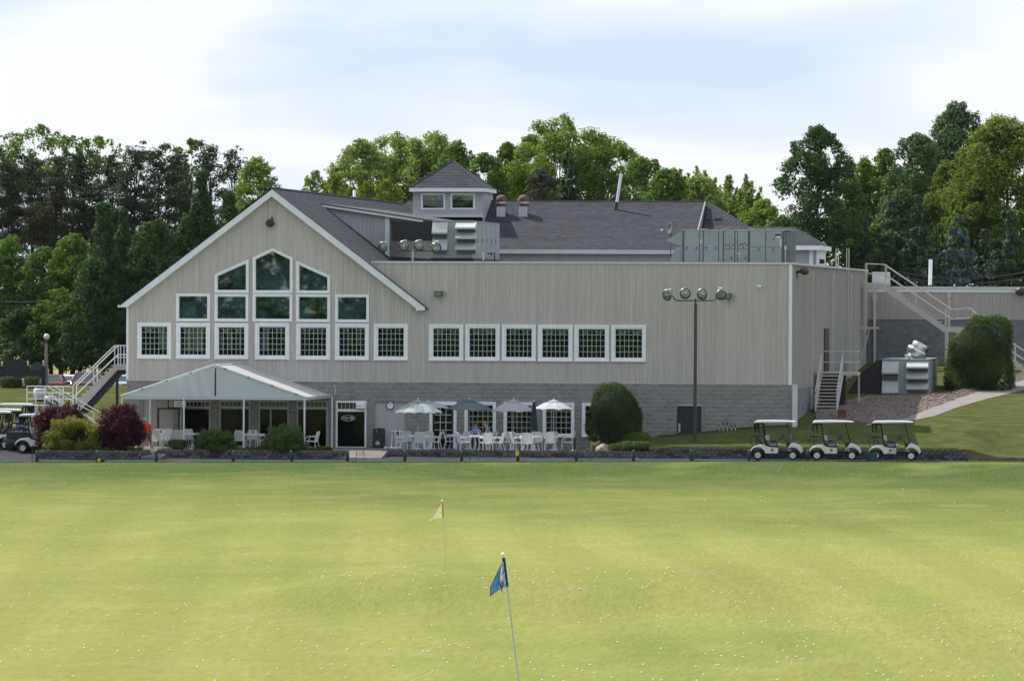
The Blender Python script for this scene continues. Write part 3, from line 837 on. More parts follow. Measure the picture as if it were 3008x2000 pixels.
frr = [(AP.x, AP.z), (ER.x, ER.z), (ER.x - .04, zbr), (rx, zbr), (rx, rake(rx) - dr), (AP.x, AP.z - dr)]
b = MB(); b.prism(fl, -.36, -.30); b.build('fascia', MT['fascia'], CH)
b = MB(); b.prism(frr, -.36, -.30); b.build('fascia', MT['fascia'], CH)
b = MB(); b.prism([(EL.x - .1, EL.z - .02), (EL.x + .02, EL.z + .03), (EL.x + .02, EL.z - .1), (EL.x - .06, EL.z - .12)], -.36, 46); b.build('gutter', MT['white'], CH)
b = MB()                                              # soffits
b.face([(EL.x + .03, -.3, zb + .02), (lx, -.3, zb + .02), (lx, .1, zb + .02), (EL.x + .03, .1, zb + .02)])
for p, q in (((lx, zb + .02), (AP.x, AP.z - dn + .03)), ((AP.x, AP.z - dr + .03), (rx, rake(rx) - dr + .03))):
    b.face([(p[0], -.3, p[1]), (q[0], -.3, q[1]), (q[0], .06, q[1]), (p[0], .06, p[1])])
b.build('soffit', MT['fascia'], CH)
b = MB(); b.box(XC + .1, XR + .06, -.075, .35, ZP, ZP + .095); b.box(XR - .3, XR + .06, .35, 52.5, ZP, ZP + .095); b.build('parapet_cap', MT['cap'], CH)

# ---- shingled roofs: every tab a small lapped plate
def shingles(mb, el, er, rl, rr, expo=0.15, tab=0.33, n=None):
    el, er, rl, rr = Vector(el), Vector(er), Vector(rl), Vector(rr)
    up = ((rl + rr) / 2 - (el + er) / 2); nr = (er - el).cross(up).normalized()
    if nr.z < 0: nr = -nr
    n = n or max(3, int(up.length / expo))
    mb.face([el - nr * .03, er - nr * .03, rr - nr * .03, rl - nr * .03], -0.5)
    mb.face([el, er, rr, rl], -0.8)
    for i in range(n):
        s0, s1 = i / n, (i + 1) / n
        a0, b0, a1, b1 = el + (rl - el) * s0, er + (rr - er) * s0, el + (rl - el) * s1, er + (rr - er) * s1
        wd_ = (b0 - a0).length
        if wd_ < 0.06: continue
        x = -random.random() * tab; rowt = random.uniform(-.3, .3)
        while x < wd_:
            w0, w1 = max(0, x) / wd_, min(wd_, x + tab - 0.008) / wd_; x += tab
            if w1 - w0 < 0.002: continue
            t = rowt + random.uniform(-.8, .8); h = 0.016 + random.uniform(0, .006)
            p0, p1, p2, p3 = a0 + (b0 - a0) * w0 + nr * h, a0 + (b0 - a0) * w1 + nr * h, a1 + (b1 - a1) * w1 + nr * .004, a1 + (b1 - a1) * w0 + nr * .004
            mb.face([p0, p1, p2, p3], t); mb.face([p0 - nr * h, p1 - nr * h, p1, p0], t - .5)
YR = 46.2
b = MB(); zf = 8.6
xf = AP.x + (AP.z - zf) / KR
# right slope: to the eave for the part in front, to the flat roof behind
shingles(b, (ER.x, -.36, ER.z), (ER.x, 0.3, ER.z), (AP.x, -.36, AP.z), (AP.x, 0.3, AP.z))
shingles(b, (xf, .3, zf), (xf, YR, zf), (AP.x, .3, AP.z), (AP.x, YR, AP.z), expo=0.15, tab=0.36)
b.build('gable_roof', MT['shingle'], CH, kind='stuff')
b = MB(); b.prism([(EL.x, EL.z - .06), (EL.x, EL.z + .015), (AP.x, AP.z + .02), (AP.x, AP.z - .08)], -.36, YR); b.build('gable_roof', MT['shingle'], CH)
b = MB(); b.tube([(AP.x, -.38, AP.z + .01), (AP.x, YR - 3, AP.z + .01)], .055, 6); b.build('ridge_cap', MT['ridge'], CH)
# edge of the shingles above the right-hand rake
b = MB(); b.prism([(AP.x, AP.z + .012), (ER.x + .1, ER.z - .06), (ER.x + .1, ER.z - .1), (AP.x, AP.z - .03)], -.375, .04); b.build('roof_edge', MT['ridge'], CH)
b = MB(); b.box(-8.2, XR - .05, .36, 52.4, 8.3, 8.7); b.build('flat_roof', MT['flatroof'], CH)

# shed dormer on the right-hand slope
YD = 10.0
dt = W(940, 598, YD); dcorner_t = W(1133, 628, YD); dend = W(1245, 640, YD)
xd0 = dt.x; zd0 = rake(xd0)
xd1 = dcorner_t.x
kz = (dt.z - dcorner_t.z) / (xd1 - xd0)
siding('dormer_cheek', xd0 + .05, xd1, 8.6, lambda x: zd0 - kz * (x - xd0) - .12, [[(xd0 - 9, rake(xd0 - 9)), (xd0 - 9, 0), (xd1 + 9, 0), (xd1 + 9, rake(xd1 + 9))]], MT['lavboard'], pitch=.2, y=YD, parent=CH)
b = MB(); b.box(xd1 - .02, xd1 + .2, YD - .06, YD + .15, 8.6, zd0 - kz * (xd1 - xd0) - .06); b.build('corner_board', MT['white'], CH)
b = MB(); b.box(xd1 + .02, xd1 + .18, YD + .15, 30, 8.6, zd0 - kz * (xd1 - xd0) - .05); b.build('dormer_wall', MT['tanboard'], CH)
b = MB()
zA, zB = zd0 + .02, zd0 - kz * (dend.x - xd0)
b.prism([(xd0 - .25, zA + .02), (dend.x, zB + .0), (dend.x, zB - .14), (xd0 - .1, zA - .16)], YD - .32, YD - .26); b.build('dormer_fascia', MT['fascia'], CH)
b = MB(); b.prism([(xd0 - .3, zA + .05), (dend.x + .05, zB + .03), (dend.x + .05, zB - .03), (xd0 - .3, zA - .01)], YD - .34, 34); b.build('dormer_roof', MT['ridge'], CH)

# ---- main roof across the back, its verge, hips beyond
YE, YM = 38.0, 45.0
ze = W(1500, 735, YE).z; zm = W(1500, 592, YM).z
x0 = -11.8; x1 = W(2070, 592, YM).x; x1e = W(2000, 690, YE).x
slope = (zm - ze) / (YM - YE)
b = MB(); xe_r = W(1985, 735, YE).x + 0.0
shingles(b, (x0, YE, ze), (x1, YE, ze), (x0, YM, zm), (x1, YM, zm), expo=.17, tab=.36)
shingles(b, (x1, 52, ze), (x0, 52, ze), (x1, YM, zm), (x0, YM, zm), expo=1.0, tab=4)
b.build('main_roof', MT['shingle'], CH, kind='stuff')
b = MB(); b.tube([(x0, YM, zm + .02), (x1, YM, zm + .02)], .06, 6); b.build('ridge_cap', MT['ridge'], CH)
b = MB(); b.box(x0, x1 + .02, YE - .12, YE + .02, ze - .19, ze + .03); b.build('gutter', MT['cap'], CH)
siding('main_wall', -8.5, x1 - .1, 8.6, lambda x: ze - .1, [], MT['lavboard'], pitch=.15, y=YE + .35, parent=CH)
# verge board: the front roof stands higher than the roof of the wing behind it
b = MB(); b.hexa([(x1, YE - .1, ze - 1.6), (x1 + .06, YE - .1, ze - 1.6), (x1 + .06, YM, zm - .08), (x1, YM, zm - .08), (x1, YE - .1, ze + .03), (x1 + .06, YE - .1, ze + .03), (x1 + .06, YM, zm + .03), (x1, YM, zm + .03)])
b.build('verge_board', MT['hvac'], CH)
# wing roof: hip falling to the right
YW = 41.5
h0 = W(2078, 594, YM + .5); h1 = W(2215, 668, YW - 2.5)
b = MB()
shingles(b, (x1 + .1, YW - 3.5, ze - 1.6), (W(2290, 735, YW - 3.5).x, YW - 3.5, ze - 1.6), (x1 + .1, YM + .5, h0.z), (h0.x + .1, YM + .5, h0.z), expo=.17, tab=.36)
shingles(b, (W(2290, 735, YW - 3.5).x, YW - 3.5, ze - 1.6), (W(2290, 735, YW - 3.5).x, 52, ze - .25), (h0.x + .1, YM + .5, h0.z), (h0.x + .1, YM + .6, h0.z), expo=.2, tab=.5)
b.build('wing_roof', MT['shingle'], CH, kind='stuff')
# low hipped bay at the right end
YH = 36.0
e0, e1 = W(2100, 722, YH), W(2411, 716, YH); r0, r1 = W(2100, 667, YH + 3.2), W(2335, 668, YH + 3.2)
b = MB(); shingles(b, e0, (e1.x, YH, e0.z), r0, r1, expo=.17, tab=.36)
shingles(b, (e1.x, YH, e0.z), (e1.x, YH + 7, e0.z), r1, (r1.x, r1.y + .6, r1.z), expo=.17, tab=.36)
b.build('bay_roof', MT['shingle'], CH, kind='stuff')
b = MB(); b.box(e0.x, e1.x + .05, YH - .05, YH + .02, e0.z - .22, e0.z + .02); b.box(e1.x, e1.x + .05, YH + .02, YH + 7, e0.z - .22, e0.z + .02); b.build('bay_fascia', MT['white'], CH)
xw = W(2400, 750, YH + .5).x
siding('bay_wall', e0.x, xw, 8.6, lambda x: e0.z - .1, [], MT['lavboard'], pitch=.2, y=YH + .5, parent=CH)
b = MB(); b.box(xw - .42, xw - .20, YH + .40, YH + .46, 8.6, e0.z - .15); b.box(xw - .03, xw + .05, YH + .40, YH + 6, 8.6, e0.z - .15); b.build('corner_board', MT['white'], CH)
b = MB(); b.box(xw - .03, xw - .0, YH + .6, YH + 6, 8.5, e0.z - .1); b.build('bay_wall', MT['lavboard'], CH)
b = MB(); b.box(xw + .05, xw + .3, YH + 1.6, YH + 2.0, e0.z - .95, e0.z - .7); b.build('wall_lamp', MT['black'], CH)

# ---- cupola on the ridge
CU = MB(); YU = 41.6
c0, c1 = W(1213, 600, YU), W(1420, 600, YU); zb_, zt_ = W(1300, 630, YU).z, W(1300, 565, YU).z
dep = 4.0
def cwin(u0, u1): 
    a, c = W(u0, 568, YU), W(u1, 616, YU); return (a.x, c.x, c.z, a.z)
cw_ = [cwin(1237, 1308), cwin(1324, 1396)]
holes = [[(h[0] + .05, h[2] + .05), (h[1] - .05, h[2] + .05), (h[1] - .05, h[3] - .05), (h[0] + .05, h[3] - .05)] for h in cw_]
cup = siding('cupola', c0.x, c1.x, zb_ - .1, lambda x: zt_, holes, MT['lavboard'], pitch=.2, y=YU, parent=CH)
q = MB()
for h in cw_: 
    P_ = [(h[0], h[2]), (h[1], h[2]), (h[1], h[3]), (h[0], h[3])]
    f = MB(); f.ring(P_, inset(P_, .09), YU - .07, YU + .05); f.build('window_frame', MT['white'], cup)
    g = MB(); g.prism(inset(P_, .085), YU + .01, YU + .016); g.build('pane', MT['glass'], cup)
for x, nm in ((c1.x, 'r'), (c0.x, 'l')):
    s = 1 if nm == 'r' else -1
    q = MB(); q.box(min(x, x - s * .06), max(x, x - s * .06), YU, YU + dep, 10.5, zt_); q.build('side_wall', MT['lavboard'], cup)
hz = (zb_ + .35, zt_ - .25)
q = MB(); panel(q, c0.x, c1.x, 10.5, zt_, [(h[0], h[1], h[2], h[3]) for h in cw_], YU + dep); q.build('back_wall', MT['lavboard'], cup)
q = MB(); q.box(c0.x - .08, c1.x + .04, YU - .35, YU - .02, zb_ - .16, zb_ - .02); q.build('base_flashing', MT['cap'], cup)
ea, eb = W(1203, 562, YU - .45), W(1476, 562, YU - .45)
ex0, ex1 = ea.x, c1.x + (c0.x - ea.x)
ez = zt_ + .02; apx = Vector(((ex0 + ex1) / 2, YU + dep / 2, 0)); apx.z = W(1343, 473, apx.y).z
q = MB()
cs = [(ex0, YU - .45), (ex1, YU - .45), (ex1, YU + dep + .45), (ex0, YU + dep + .45)]
for i in range(4):
    a, c = cs[i], cs[(i + 1) % 4]
    shingles(q, (a[0], a[1], ez + .2), (c[0], c[1], ez + .2), apx, apx, expo=.16, tab=.34)
q.build('cupola_roof', MT['shingle'], cup, kind='stuff')
q = MB()
for i in range(4): q.tube([(cs[i][0], cs[i][1], ez + .22), apx + Vector((0, 0, .02))], .05, 5)
q.build('hip_cap', MT['ridge'], cup)
q = MB(); 
for i in range(4):
    a, c = cs[i], cs[(i + 1) % 4]
    q.bar((a[0], a[1], ez + .1), (c[0], c[1], ez + .1), .05, .2)
q.face([(x, y, ez + .01) for x, y in cs]); q.build('cupola_fascia', MT['white'], cup)

# ---- right-hand side wall, its block base, far side, back
siding('side_siding', 0.1, 52.6, 3.2, lambda y: ZP, [], MT['siding_side'], pitch=.3, y=XR - .001, parent=CH, axis='y')
b = MB(); b.box(XR - .14, XR - .03, .1, 52.6, -.3, 3.2); b.box(XL, XL + .12, .1, 46, -.3, rake(XL) - .1); b.box(XL, XR, 52.4, 52.6, -.3, ZP)
b.build('outer_wall', MT['block_dark'], CH)
bb = MB()
for r in range(12):
    z = 3.2 - r * BHT
    y = .1 - (BW / 2 if r % 2 else 0)
    while y < 24:
        bb.box(XR - .05, XR - .012, max(.1, y) + .005, y + BW - .006, z - BHT + .006, z - .006, random.uniform(-1, 1)); y += BW
bb.build('blockwork', MT['block_dark'], CH, kind='stuff')
b = MB(); a_ = W(2329, 1128, -.02); c_ = W(2343, 1128, -.02); b.box(a_.x, c_.x, -.25, -.03, 1.2, a_.z - .02); b.build('downspout', MT['cap'], CH)
for u, vt, vb, w in ((2387, 797, 1235, .12), (2447, 803, 1120, .12), (2500, 808, 1100, .14)):
    p = WX(u, vt, XR + .08); q_ = WX(u, vb, XR + .08)
    b = MB(); b.box(XR + .0, XR + .12, p.y - .09, p.y + .09, 1.2, p.z); b.box(XR, XR + .16, p.y - .14, p.y + .14, p.z - .25, p.z + .02); b.build('downspout', MT['tanpaint'], CH)
p = WX(2491, 770, XR + .05); b = MB(); b.tube([(XR + .05, p.y, 4), (XR + .05, p.y, ZP + .1)], .04, 6); b.build('conduit', MT['tanpaint'], CH)
p = WX(2420, 965, XR); q_ = WX(2433, 965, XR)
b = MB(); b.box(XR + .0, XR + .06, p.y, q_.y, 3.9, p.z); b.build('side_door', MT['blackdoor'], CH)
# loops of the roof ladder
for u in (2459, 2490):
    p = W(u, 730, 30); b = MB(); b.tube([(p.x - .05, 30, 9.2), (p.x - .05, 30, p.z), (p.x + .07, 30, p.z), (p.x + .07, 30, 9.2)], .03, 6); b.build('ladder_rail', MT['tanpaint'], CH)

# ---- doors and shopfronts of the ground storey
def shopfront(o, trans=.78, mull=None, name='glass_door', fr=.06, tl=6, mat='cap'):
    x0, x1, z0, z1 = o
    f = MB(); P_ = [(x0, z0), (x1, z0), (x1, z1), (x0, z1)]; f.ring(P_, inset(P_, fr), -.04, .06)
    zt = z0 + (z1 - z0) * trans
    f.box(x0 + fr, x1 - fr, -.03, .05, zt - .06, zt + .06)
    if mull: 
        for m_ in mull: f.box(x0 + (x1 - x0) * m_ - .03, x0 + (x1 - x0) * m_ + .03, -.028, .05, z0 + fr, zt - .06)
    w = f.build(name, MT[mat], CH)
    g = MB(); g.box(x0 + fr, x1 - fr, .012, .018, z0 + fr, zt - .06); g.build('pane', MT['doorglass'], w)
    n = tl; xa, xb = x0 + fr, x1 - fr
    for i in range(n):
        g = MB(); g.box(xa + (xb - xa) * i / n + .012, xa + (xb - xa) * (i + 1) / n - .012, .012, .018, zt + .06, z1 - fr); g.build('pane', MT['glass'], w)
    m_ = MB()
    for i in range(1, n): m_.box(xa + (xb - xa) * i / n - .012, xa + (xb - xa) * i / n + .012, 0, .03, zt + .06, z1 - fr)
    m_.build('muntin_grid', MT['muntin'], w)
    return w
MT['frame_grey'] = pm('grey_door_frame', (0.34, 0.38, 0.38), None, rough=.5)
for i, o in enumerate(DOORS['bay']): shopfront(o, .845, [.4] if i == 2 else None, 'glass_bay', .07, 7, 'frame_grey')
w = shopfront(DOORS['argyle'], .80, None, 'glass_door', .085, 7, 'white')
x0, x1, z0, z1 = DOORS['argyle']
b = MB(); b.box(W(1048, 1190).x, W(1073, 1190).x, -.3, -.045, z1 - .36, z1 - .07); b.box(W(1050, 1190).x, W(1066, 1190).x, -.34, -.3, z1 - .21, z1 - .17); b.build('door_closer_box', MT['white'], w)
# emblem on the door: an oval with lettering and diamonds
oc = W(1023, 1228, -.005); b = MB(); n = 32; rx_, rz_ = .34, .155
E1 = [(oc.x + rx_ * math.cos(2 * math.pi * i / n), oc.z + rz_ * math.sin(2 * math.pi * i / n)) for i in range(n)]
E2 = [(oc.x + (rx_ - .02) * math.cos(2 * math.pi * i / n), oc.z + (rz_ - .018) * math.sin(2 * math.pi * i / n)) for i in range(n)]
b.ring(E1, E2, -.003, .003)
for dx, dz in ((.17, .055), (.17, -.055), (.24, 0)): b.prism([(oc.x + dx - .06, oc.z + dz), (oc.x + dx, oc.z + dz - .045), (oc.x + dx + .06, oc.z + dz), (oc.x + dx, oc.z + dz + .045)], -.003, .003)
em = b.build('emblem', pm('emblem_white', (.45, .5, .5), None, rough=.5), w)
def text(body, loc, size, mat, parent, name='lettering', extrude=.002, rot=(math.pi / 2, 0, 0), align='CENTER'):
    cu = bpy.data.curves.new(name, 'FONT'); cu.body = body; cu.size = size; cu.extrude = extrude; cu.align_x = align; cu.align_y = 'CENTER'
    cu.materials.append(mat); o = bpy.data.objects.new(name, cu); sc.collection.objects.link(o)
    me = bpy.data.meshes.new_from_object(o.evaluated_get(bpy.context.evaluated_depsgraph_get())); bpy.data.objects.remove(o); o = bpy.data.objects.new(name, me); sc.collection.objects.link(o)
    o.rotation_euler = rot
    org = ORG(parent); o.location = Vector(loc) - Vector(org if org else (0, 0, 0)); o.parent = parent
    return o
text('ARGYLE', (oc.x - .075, -.002, oc.z + .01), .12, MT['white'], em)
text('GRILL', (oc.x - .08, -.002, oc.z - .08), .06, MT['white'], em)
# tan recess with boards; the shed corner under the awning
x0, x1, z0, z1 = DOORS['panel']
siding('recess_boards', x0 + .005, x1 - .005, z0 - .1, lambda x: z1, [], MT['lavboard'], pitch=.115, y=.09, parent=CH)
x0, x1, z0, z1 = DOORS['shed']
siding('recess_boards', x0, x1, z0 - .1, lambda x: z1, [], MT['tanboard'], pitch=.115, y=.09, parent=CH)
d0, d1 = W(462, 1200).x, W(508, 1200).x; zt = W(480, 1198).z
b = MB(); b.ring([(d0, .25), (W(528, 1200).x, .25), (W(528, 1200).x, zt), (d0, zt)], [(d0 + .06, .32), (W(528, 1200).x - .06, .32), (W(528, 1200).x - .06, zt - .06), (d0 + .06, zt - .06)], .03, .08); b.build('door_frame', MT['black'], CH)
b = MB(); b.box(W(508, 1200).x, W(527, 1200).x - .06, .0, .06, .3, zt - .07); b.build('block_jamb', MT['block'], CH)
# white door with glazing bars
x0, x1, z0, z1 = DOORS['white']
P_ = [(x0, z0), (x1, z0), (x1, z1), (x0, z1)]
b = MB(); b.ring(P_, inset(P_, [.02, .15, .18, .15]), -.07, .06); w = b.build('white_door', MT['white'], CH)
xa, xb, za, zb2 = x0 + .15, x1 - .15, z0 + .02, z1 - .18
b = MB(); b.ring([(xa, za), (xb, za), (xb, zb2), (xa, zb2)], [(xa + .1, za + .16), (xb - .1, za + .16), (xb - .1, zb2 - .1), (xa + .1, zb2 - .1)], .0, .05); b.build('door_leaf', MT['black'], w)
m_ = MB(); xa += .1; xb -= .1; za += .16; zb2 -= .1
for i in (1, 2): x = xa + (xb - xa) * i / 3; m_.box(x - .018, x + .018, .002, .035, za, zb2)
for j in range(1, 5): z = za + (zb2 - za) * j / 5; m_.box(xa, xb, .001, .036, z - .018, z + .018)
m_.build('muntin_grid', MT['muntin'], w)
for j in range(5):
    for i in range(3):
        g = MB(); g.box(xa + (xb - xa) * i / 3, xa + (xb - xa) * (i + 1) / 3, .02, .025, za + (zb2 - za) * j / 5, za + (zb2 - za) * (j + 1) / 5); g.build('pane', MT['doorglass'], w)
# black steel door
x0, x1, z0, z1 = DOORS['black']
b = MB(); P_ = [(x0, z0), (x1, z0), (x1, z1), (x0, z1)]; b.ring(P_, inset(P_, [.0, .05, .05, .05]), -.03, .06); b.box(x0 + .05, x1 - .05, .0, .04, z0, z1 - .05); w = b.build('steel_door', MT['blackdoor'], CH)
b = MB(); hx = W(1996, 1250).x; b.box(hx - .045, hx + .045, -.03, -.002, W(1996, 1270).z, W(1996, 1243).z); b.build('lock_plate', MT['steel'], w)
# ================================================================== THINGS ON THE ROOF AND WALLS
def hood_stack(name, t, x0, x1, zs, y, d, m, side=None):
    """sloped louvre hoods, one part each: (top, bottom of the sloped sheet)"""
    for (za, zb) in zs:
        b = MB()
        b.face([(x0, y, za), (x1, y, za), (x1, y - d, zb), (x0, y - d, zb)])
        b.face([(x0, y - d, zb), (x1, y - d, zb), (x1, y - d, zb - .09), (x0, y - d, zb - .09)])
        b.face([(x0, y, za), (x0, y - d, zb), (x0, y - d, zb - .09), (x0, y, zb - .09)]); b.face([(x1, y, za), (x1, y - d, zb), (x1, y - d, zb - .09), (x1, y, zb - .09)])
        b.build(name, m, t)
def air_handler(label, u0, u1, v0, v1, Y, L, hoods, seams=7):
    p, q = W(u0, v1, Y), W(u1, v0, Y)
    t = thing('air_handler', label, 'air handler', (p.x, Y, p.z))
    b = MB(); b.box(p.x, q.x, Y, Y + L, p.z, q.z); b.box(p.x - .03, q.x + .03, Y - .03, Y + L, q.z, q.z + .05); b.build('cabinet', MT['hvac'], t, bevel=.01)
    for k in range(1, seams):                            # access panels of the long side
        y0 = Y + .08 + (L - .1) * (k - 1) / (seams - 1); y1 = Y + (L - .1) * k / (seams - 1)
        b = MB(); b.box(q.x - .01, q.x + .025, y0, y1 - .04, p.z + .12, q.z - .06); b.build('access_panel', MT['hvac'], t)
        b = MB(); b.box(q.x + .025, q.x + .05, y0 + .1, y0 + .16, (p.z + q.z) / 2 - .1, (p.z + q.z) / 2 + .1); b.build('panel_latch', MT['hvac_trim'], t)
    for (a0, a1, zs, d) in hoods:
        xa, xb = W(a0, v0, Y).x, W(a1, v0, Y).x
        zz = [(W(a0, s0, Y).z, W(a0, s1, Y - d).z) for s0, s1 in zs]
        b = MB(); b.box(xa + .05, xb - .05, Y - .012, Y + .02, min(z for _, z in zz) - .3, max(z for z, _ in zz)); b.build('louvre_recess', MT['hvac_trim'], t)
        for s in range(5):
            z = min(z for _, z in zz) - .25 + s * .06
            q_ = MB(); q_.box(xa + .08, xb - .08, Y - .035, Y - .013, z, z + .03); q_.build('louvre', MT['hvac'], t)
        hood_stack('hood', t, xa, xb, zz, Y, d, MT['hvac_light'])
    return t, p, q
# left roof unit with its black duct
YA = 7.0
t, p, q = air_handler('pale green roof air handler with five sloped hoods beside the cupola', 1272, 1387, 651, 758, YA, 10.5,
    [(1271, 1316, [(652, 682), (702, 730)], .35), (1340, 1400, [(653, 668), (683, 697), (715, 729)], .5)])
b = MB(); pp, qq = W(1152, 706, YA + .3), W(1268, 652, YA + .3); b.box(pp.x, p.x, YA + .3, YA + 2.6, pp.z, qq.z); b.box(pp.x - .03, pp.x + .15, YA + .25, YA + 2.6, pp.z - .03, qq.z + .03); b.build('duct', MT['black'], t)
b = MB(); b.box(p.x - .1, q.x + .1, YA - .1, YA + 10, 8.7, p.z); b.build('curb', MT['black'], t)
b = MB(); b.tube([W(1420, 765, YA - .2), W(1420, 746, YA - .2), W(1416, 743, YA - .2)], .045, 6); b.build('drain_pipe', MT['pipewhite'], t)
b = MB(); b.tube([W(1431, 745, YA - .3), W(1453, 745, YA - .3), W(1453, 768, YA - .3)], .04, 6); b.tube([W(1443, 745, YA - .3), W(1443, 752, YA - .3)], .03, 6); b.build('gas_pipe', MT['black'], t)
# right roof unit, long side to the range
YB = 3.2
p, q = W(2003, 772, YB), W(2306, 677, YB)
t = thing('rooftop_unit', 'long blue grey rooftop unit with many access panels near the right roof corner', 'rooftop unit', (p.x, YB, p.z))
b = MB(); b.box(p.x, q.x, YB, YB + 2.3, 8.7, q.z); b.build('cabinet', MT['hvac'], t, bevel=.01)
b = MB(); b.box(p.x - .03, q.x + .25, YB - .03, YB + 2.3, q.z, q.z + .04)
for u0, u1 in ((2060, 2078), (2124, 2140), (2203, 2215), (2250, 2262)): b.box(W(u0, 676, YB).x, W(u1, 676, YB).x, YB - .05, YB + .1, q.z + .04, q.z + .075)
b.build('lid', MT['hvac_light'], t)
zt, zb_ = q.z - .03, 9.2
for u0, u1, s in ((2010, 2055, None), (2056, 2065, None), (2067, 2111, None), (2112, 2124, None), (2126, 2158, 732), (2160, 2166, None), (2167, 2198, 732), (2203, 2249, 726), (2250, 2297, 726)):
    a, c = W(u0, 690, YB).x + .012, W(u1, 690, YB).x - .012
    zs = [(zb_, zt)] if not s else [(zb_, W(u0, s, YB).z - .01), (W(u0, s, YB).z + .01, zt)]
    for z0, z1 in zs:
        b = MB(); b.box(a, c, YB - .035, YB + .01, z0, z1); b.build('access_panel', MT['hvac'], t, bevel=.006)
b = MB(); b.box(p.x + .02, q.x - .02, YB - .008, YB - .004, zb_, zt); b.build('seam_backing', MT['hvac_trim'], t)
for u, v in ((2132, 721), (2142, 719), (2152, 721), (2172, 721), (2177, 716), (2182, 719), (2187, 716), (2193, 721), (2144, 727), (2184, 727)):
    o = W(u, v, YB - .04); b = MB(); b.lathe([(.0, -.006), (.035, -.006), (.035, .01)], 10, (o.x, YB - .04, o.z), 'y'); b.build('knockout', MT['black'], t)
for u, v in ((2017, 728), (2046, 728), (2074, 728), (2102, 729), (2149, 758), (2190, 758), (2229, 733), (2272, 733), (2201, 690), (2201, 713), (2250, 703), (2271, 701)):
    o = W(u, v, YB - .04); b = MB(); b.box(o.x - .025, o.x + .025, YB - .07, YB - .03, o.z - .07, o.z + .07); b.build('latch', MT['hvac_trim'], t)
o = W(2060, 710, YB - .04); b = MB(); b.box(o.x - .06, o.x + .06, YB - .042, YB - .036, o.z - .08, o.z + .08); b.build('label_plate', MT['white'], t)
b = MB(); b.prism([(o.x - .05, o.z), (o.x, o.z - .05), (o.x + .05, o.z), (o.x, o.z + .05)], YB - .047, YB - .043); b.build('label_diamond', pm('teal_label', (.01, .22, .2)), t)
o = W(2286, 690, YB - .04); b = MB(); b.box(o.x - .15, o.x + .15, YB - .042, YB - .036, o.z - .045, o.z + .045); b.build('warning_label', pm('label_red', (.25, .02, .015), (.05, .01, .01), 9), t)
o = W(2286, 697, YB - .04); b = MB(); b.box(o.x - .08, o.x + .08, YB - .042, YB - .036, o.z - .03, o.z + .03); b.build('label_plate', MT['white'], t)
for u, v, w_, h_ in ((2293, 714, .07, .2), (2171, 745, .08, .06), (2087, 722, .05, .04), (2268, 701, .03, .08)):
    o = W(u, v, YB - .04); b = MB(); b.box(o.x - w_, o.x + w_, YB - .042, YB - .036, o.z - h_, o.z + h_); b.build('label_plate', MT['hvac_light'], t)
# condenser coil end and disconnect box
b = MB(); a, c = W(2310, 690, YB).x, W(2327, 690, YB).x
b.box(q.x - .02, c, YB + .05, YB + 2.25, 8.7, q.z - .03); b.build('coil_end', MT['hvac_trim'], t)
for k in range(5):
    b = MB(); x = a + (c - a) * (k + .2) / 5; b.box(x, x + .02, YB + .03, YB + .05, 9.1, q.z - .05); b.build('coil_guard', MT['hvac'], t)
b = MB(); o = W(2307, 728, YB - .1); b.box(o.x - .05, o.x + .07, YB - .16, YB - .02, o.z - .12, o.z + .1); b.tube([(o.x, YB - .08, o.z - .12), (o.x + .02, YB - .06, 8.8)], .03, 6); b.build('disconnect_box', MT['hvac_light'], t)
# intake hood on its left end
b = MB(); h = [W(1955, 708, YB), W(2003, 678, YB), W(2003, 722, YB)]
b.prism([(o.x, o.z) for o in h], YB + .05, YB + 2.2); b.build('intake_hood', MT['hvac'], t)
b = MB(); h = [W(1965, 768, YB), W(1985, 728, YB), W(2003, 724, YB), W(2003, 772, YB)]; b.prism([(o.x, o.z) for o in h], YB + .1, YB + 2.2); b.build('relief_hood', MT['hvac'], t)

# satellite dish
p = W(1970, 672, 8.0); t = thing('satellite_dish', 'small dark grey satellite dish at the left end of the long rooftop unit', 'satellite dish', (p.x, 8, 8.7))
Mx = Matrix.Translation(p) @ Matrix.Rotation(R(-50), 4, 'Z') @ Matrix.Rotation(R(80), 4, 'X')
b = MB(); b.lathe([(.0, .0), (.12, .015), (.22, .05), (.27, .08), (.262, .09), (.21, .06), (.0, .012)], 20); b.xform(Mx @ Matrix.Diagonal((1, 1.15, 1, 1))); b.build('dish', pm('dish_grey', (.10, .115, .12), (.13, .14, .15), 4, .5), t, smooth=True)
b = MB(); b.tube([p, p + Vector((0, .1, -.3)), (p.x, 8.1, 8.7)], .03, 6); b.tube([p + Vector((0, 0, -.2)), W(1946, 676, 7.7)], .015, 5); b.build('mast', MT['hvac_trim'], t)
o = W(1945, 675, 7.7); b = MB(); b.box(o.x - .06, o.x + .04, 7.62, 7.75, o.z - .05, o.z + .05); b.build('receiver', MT['white'], t)

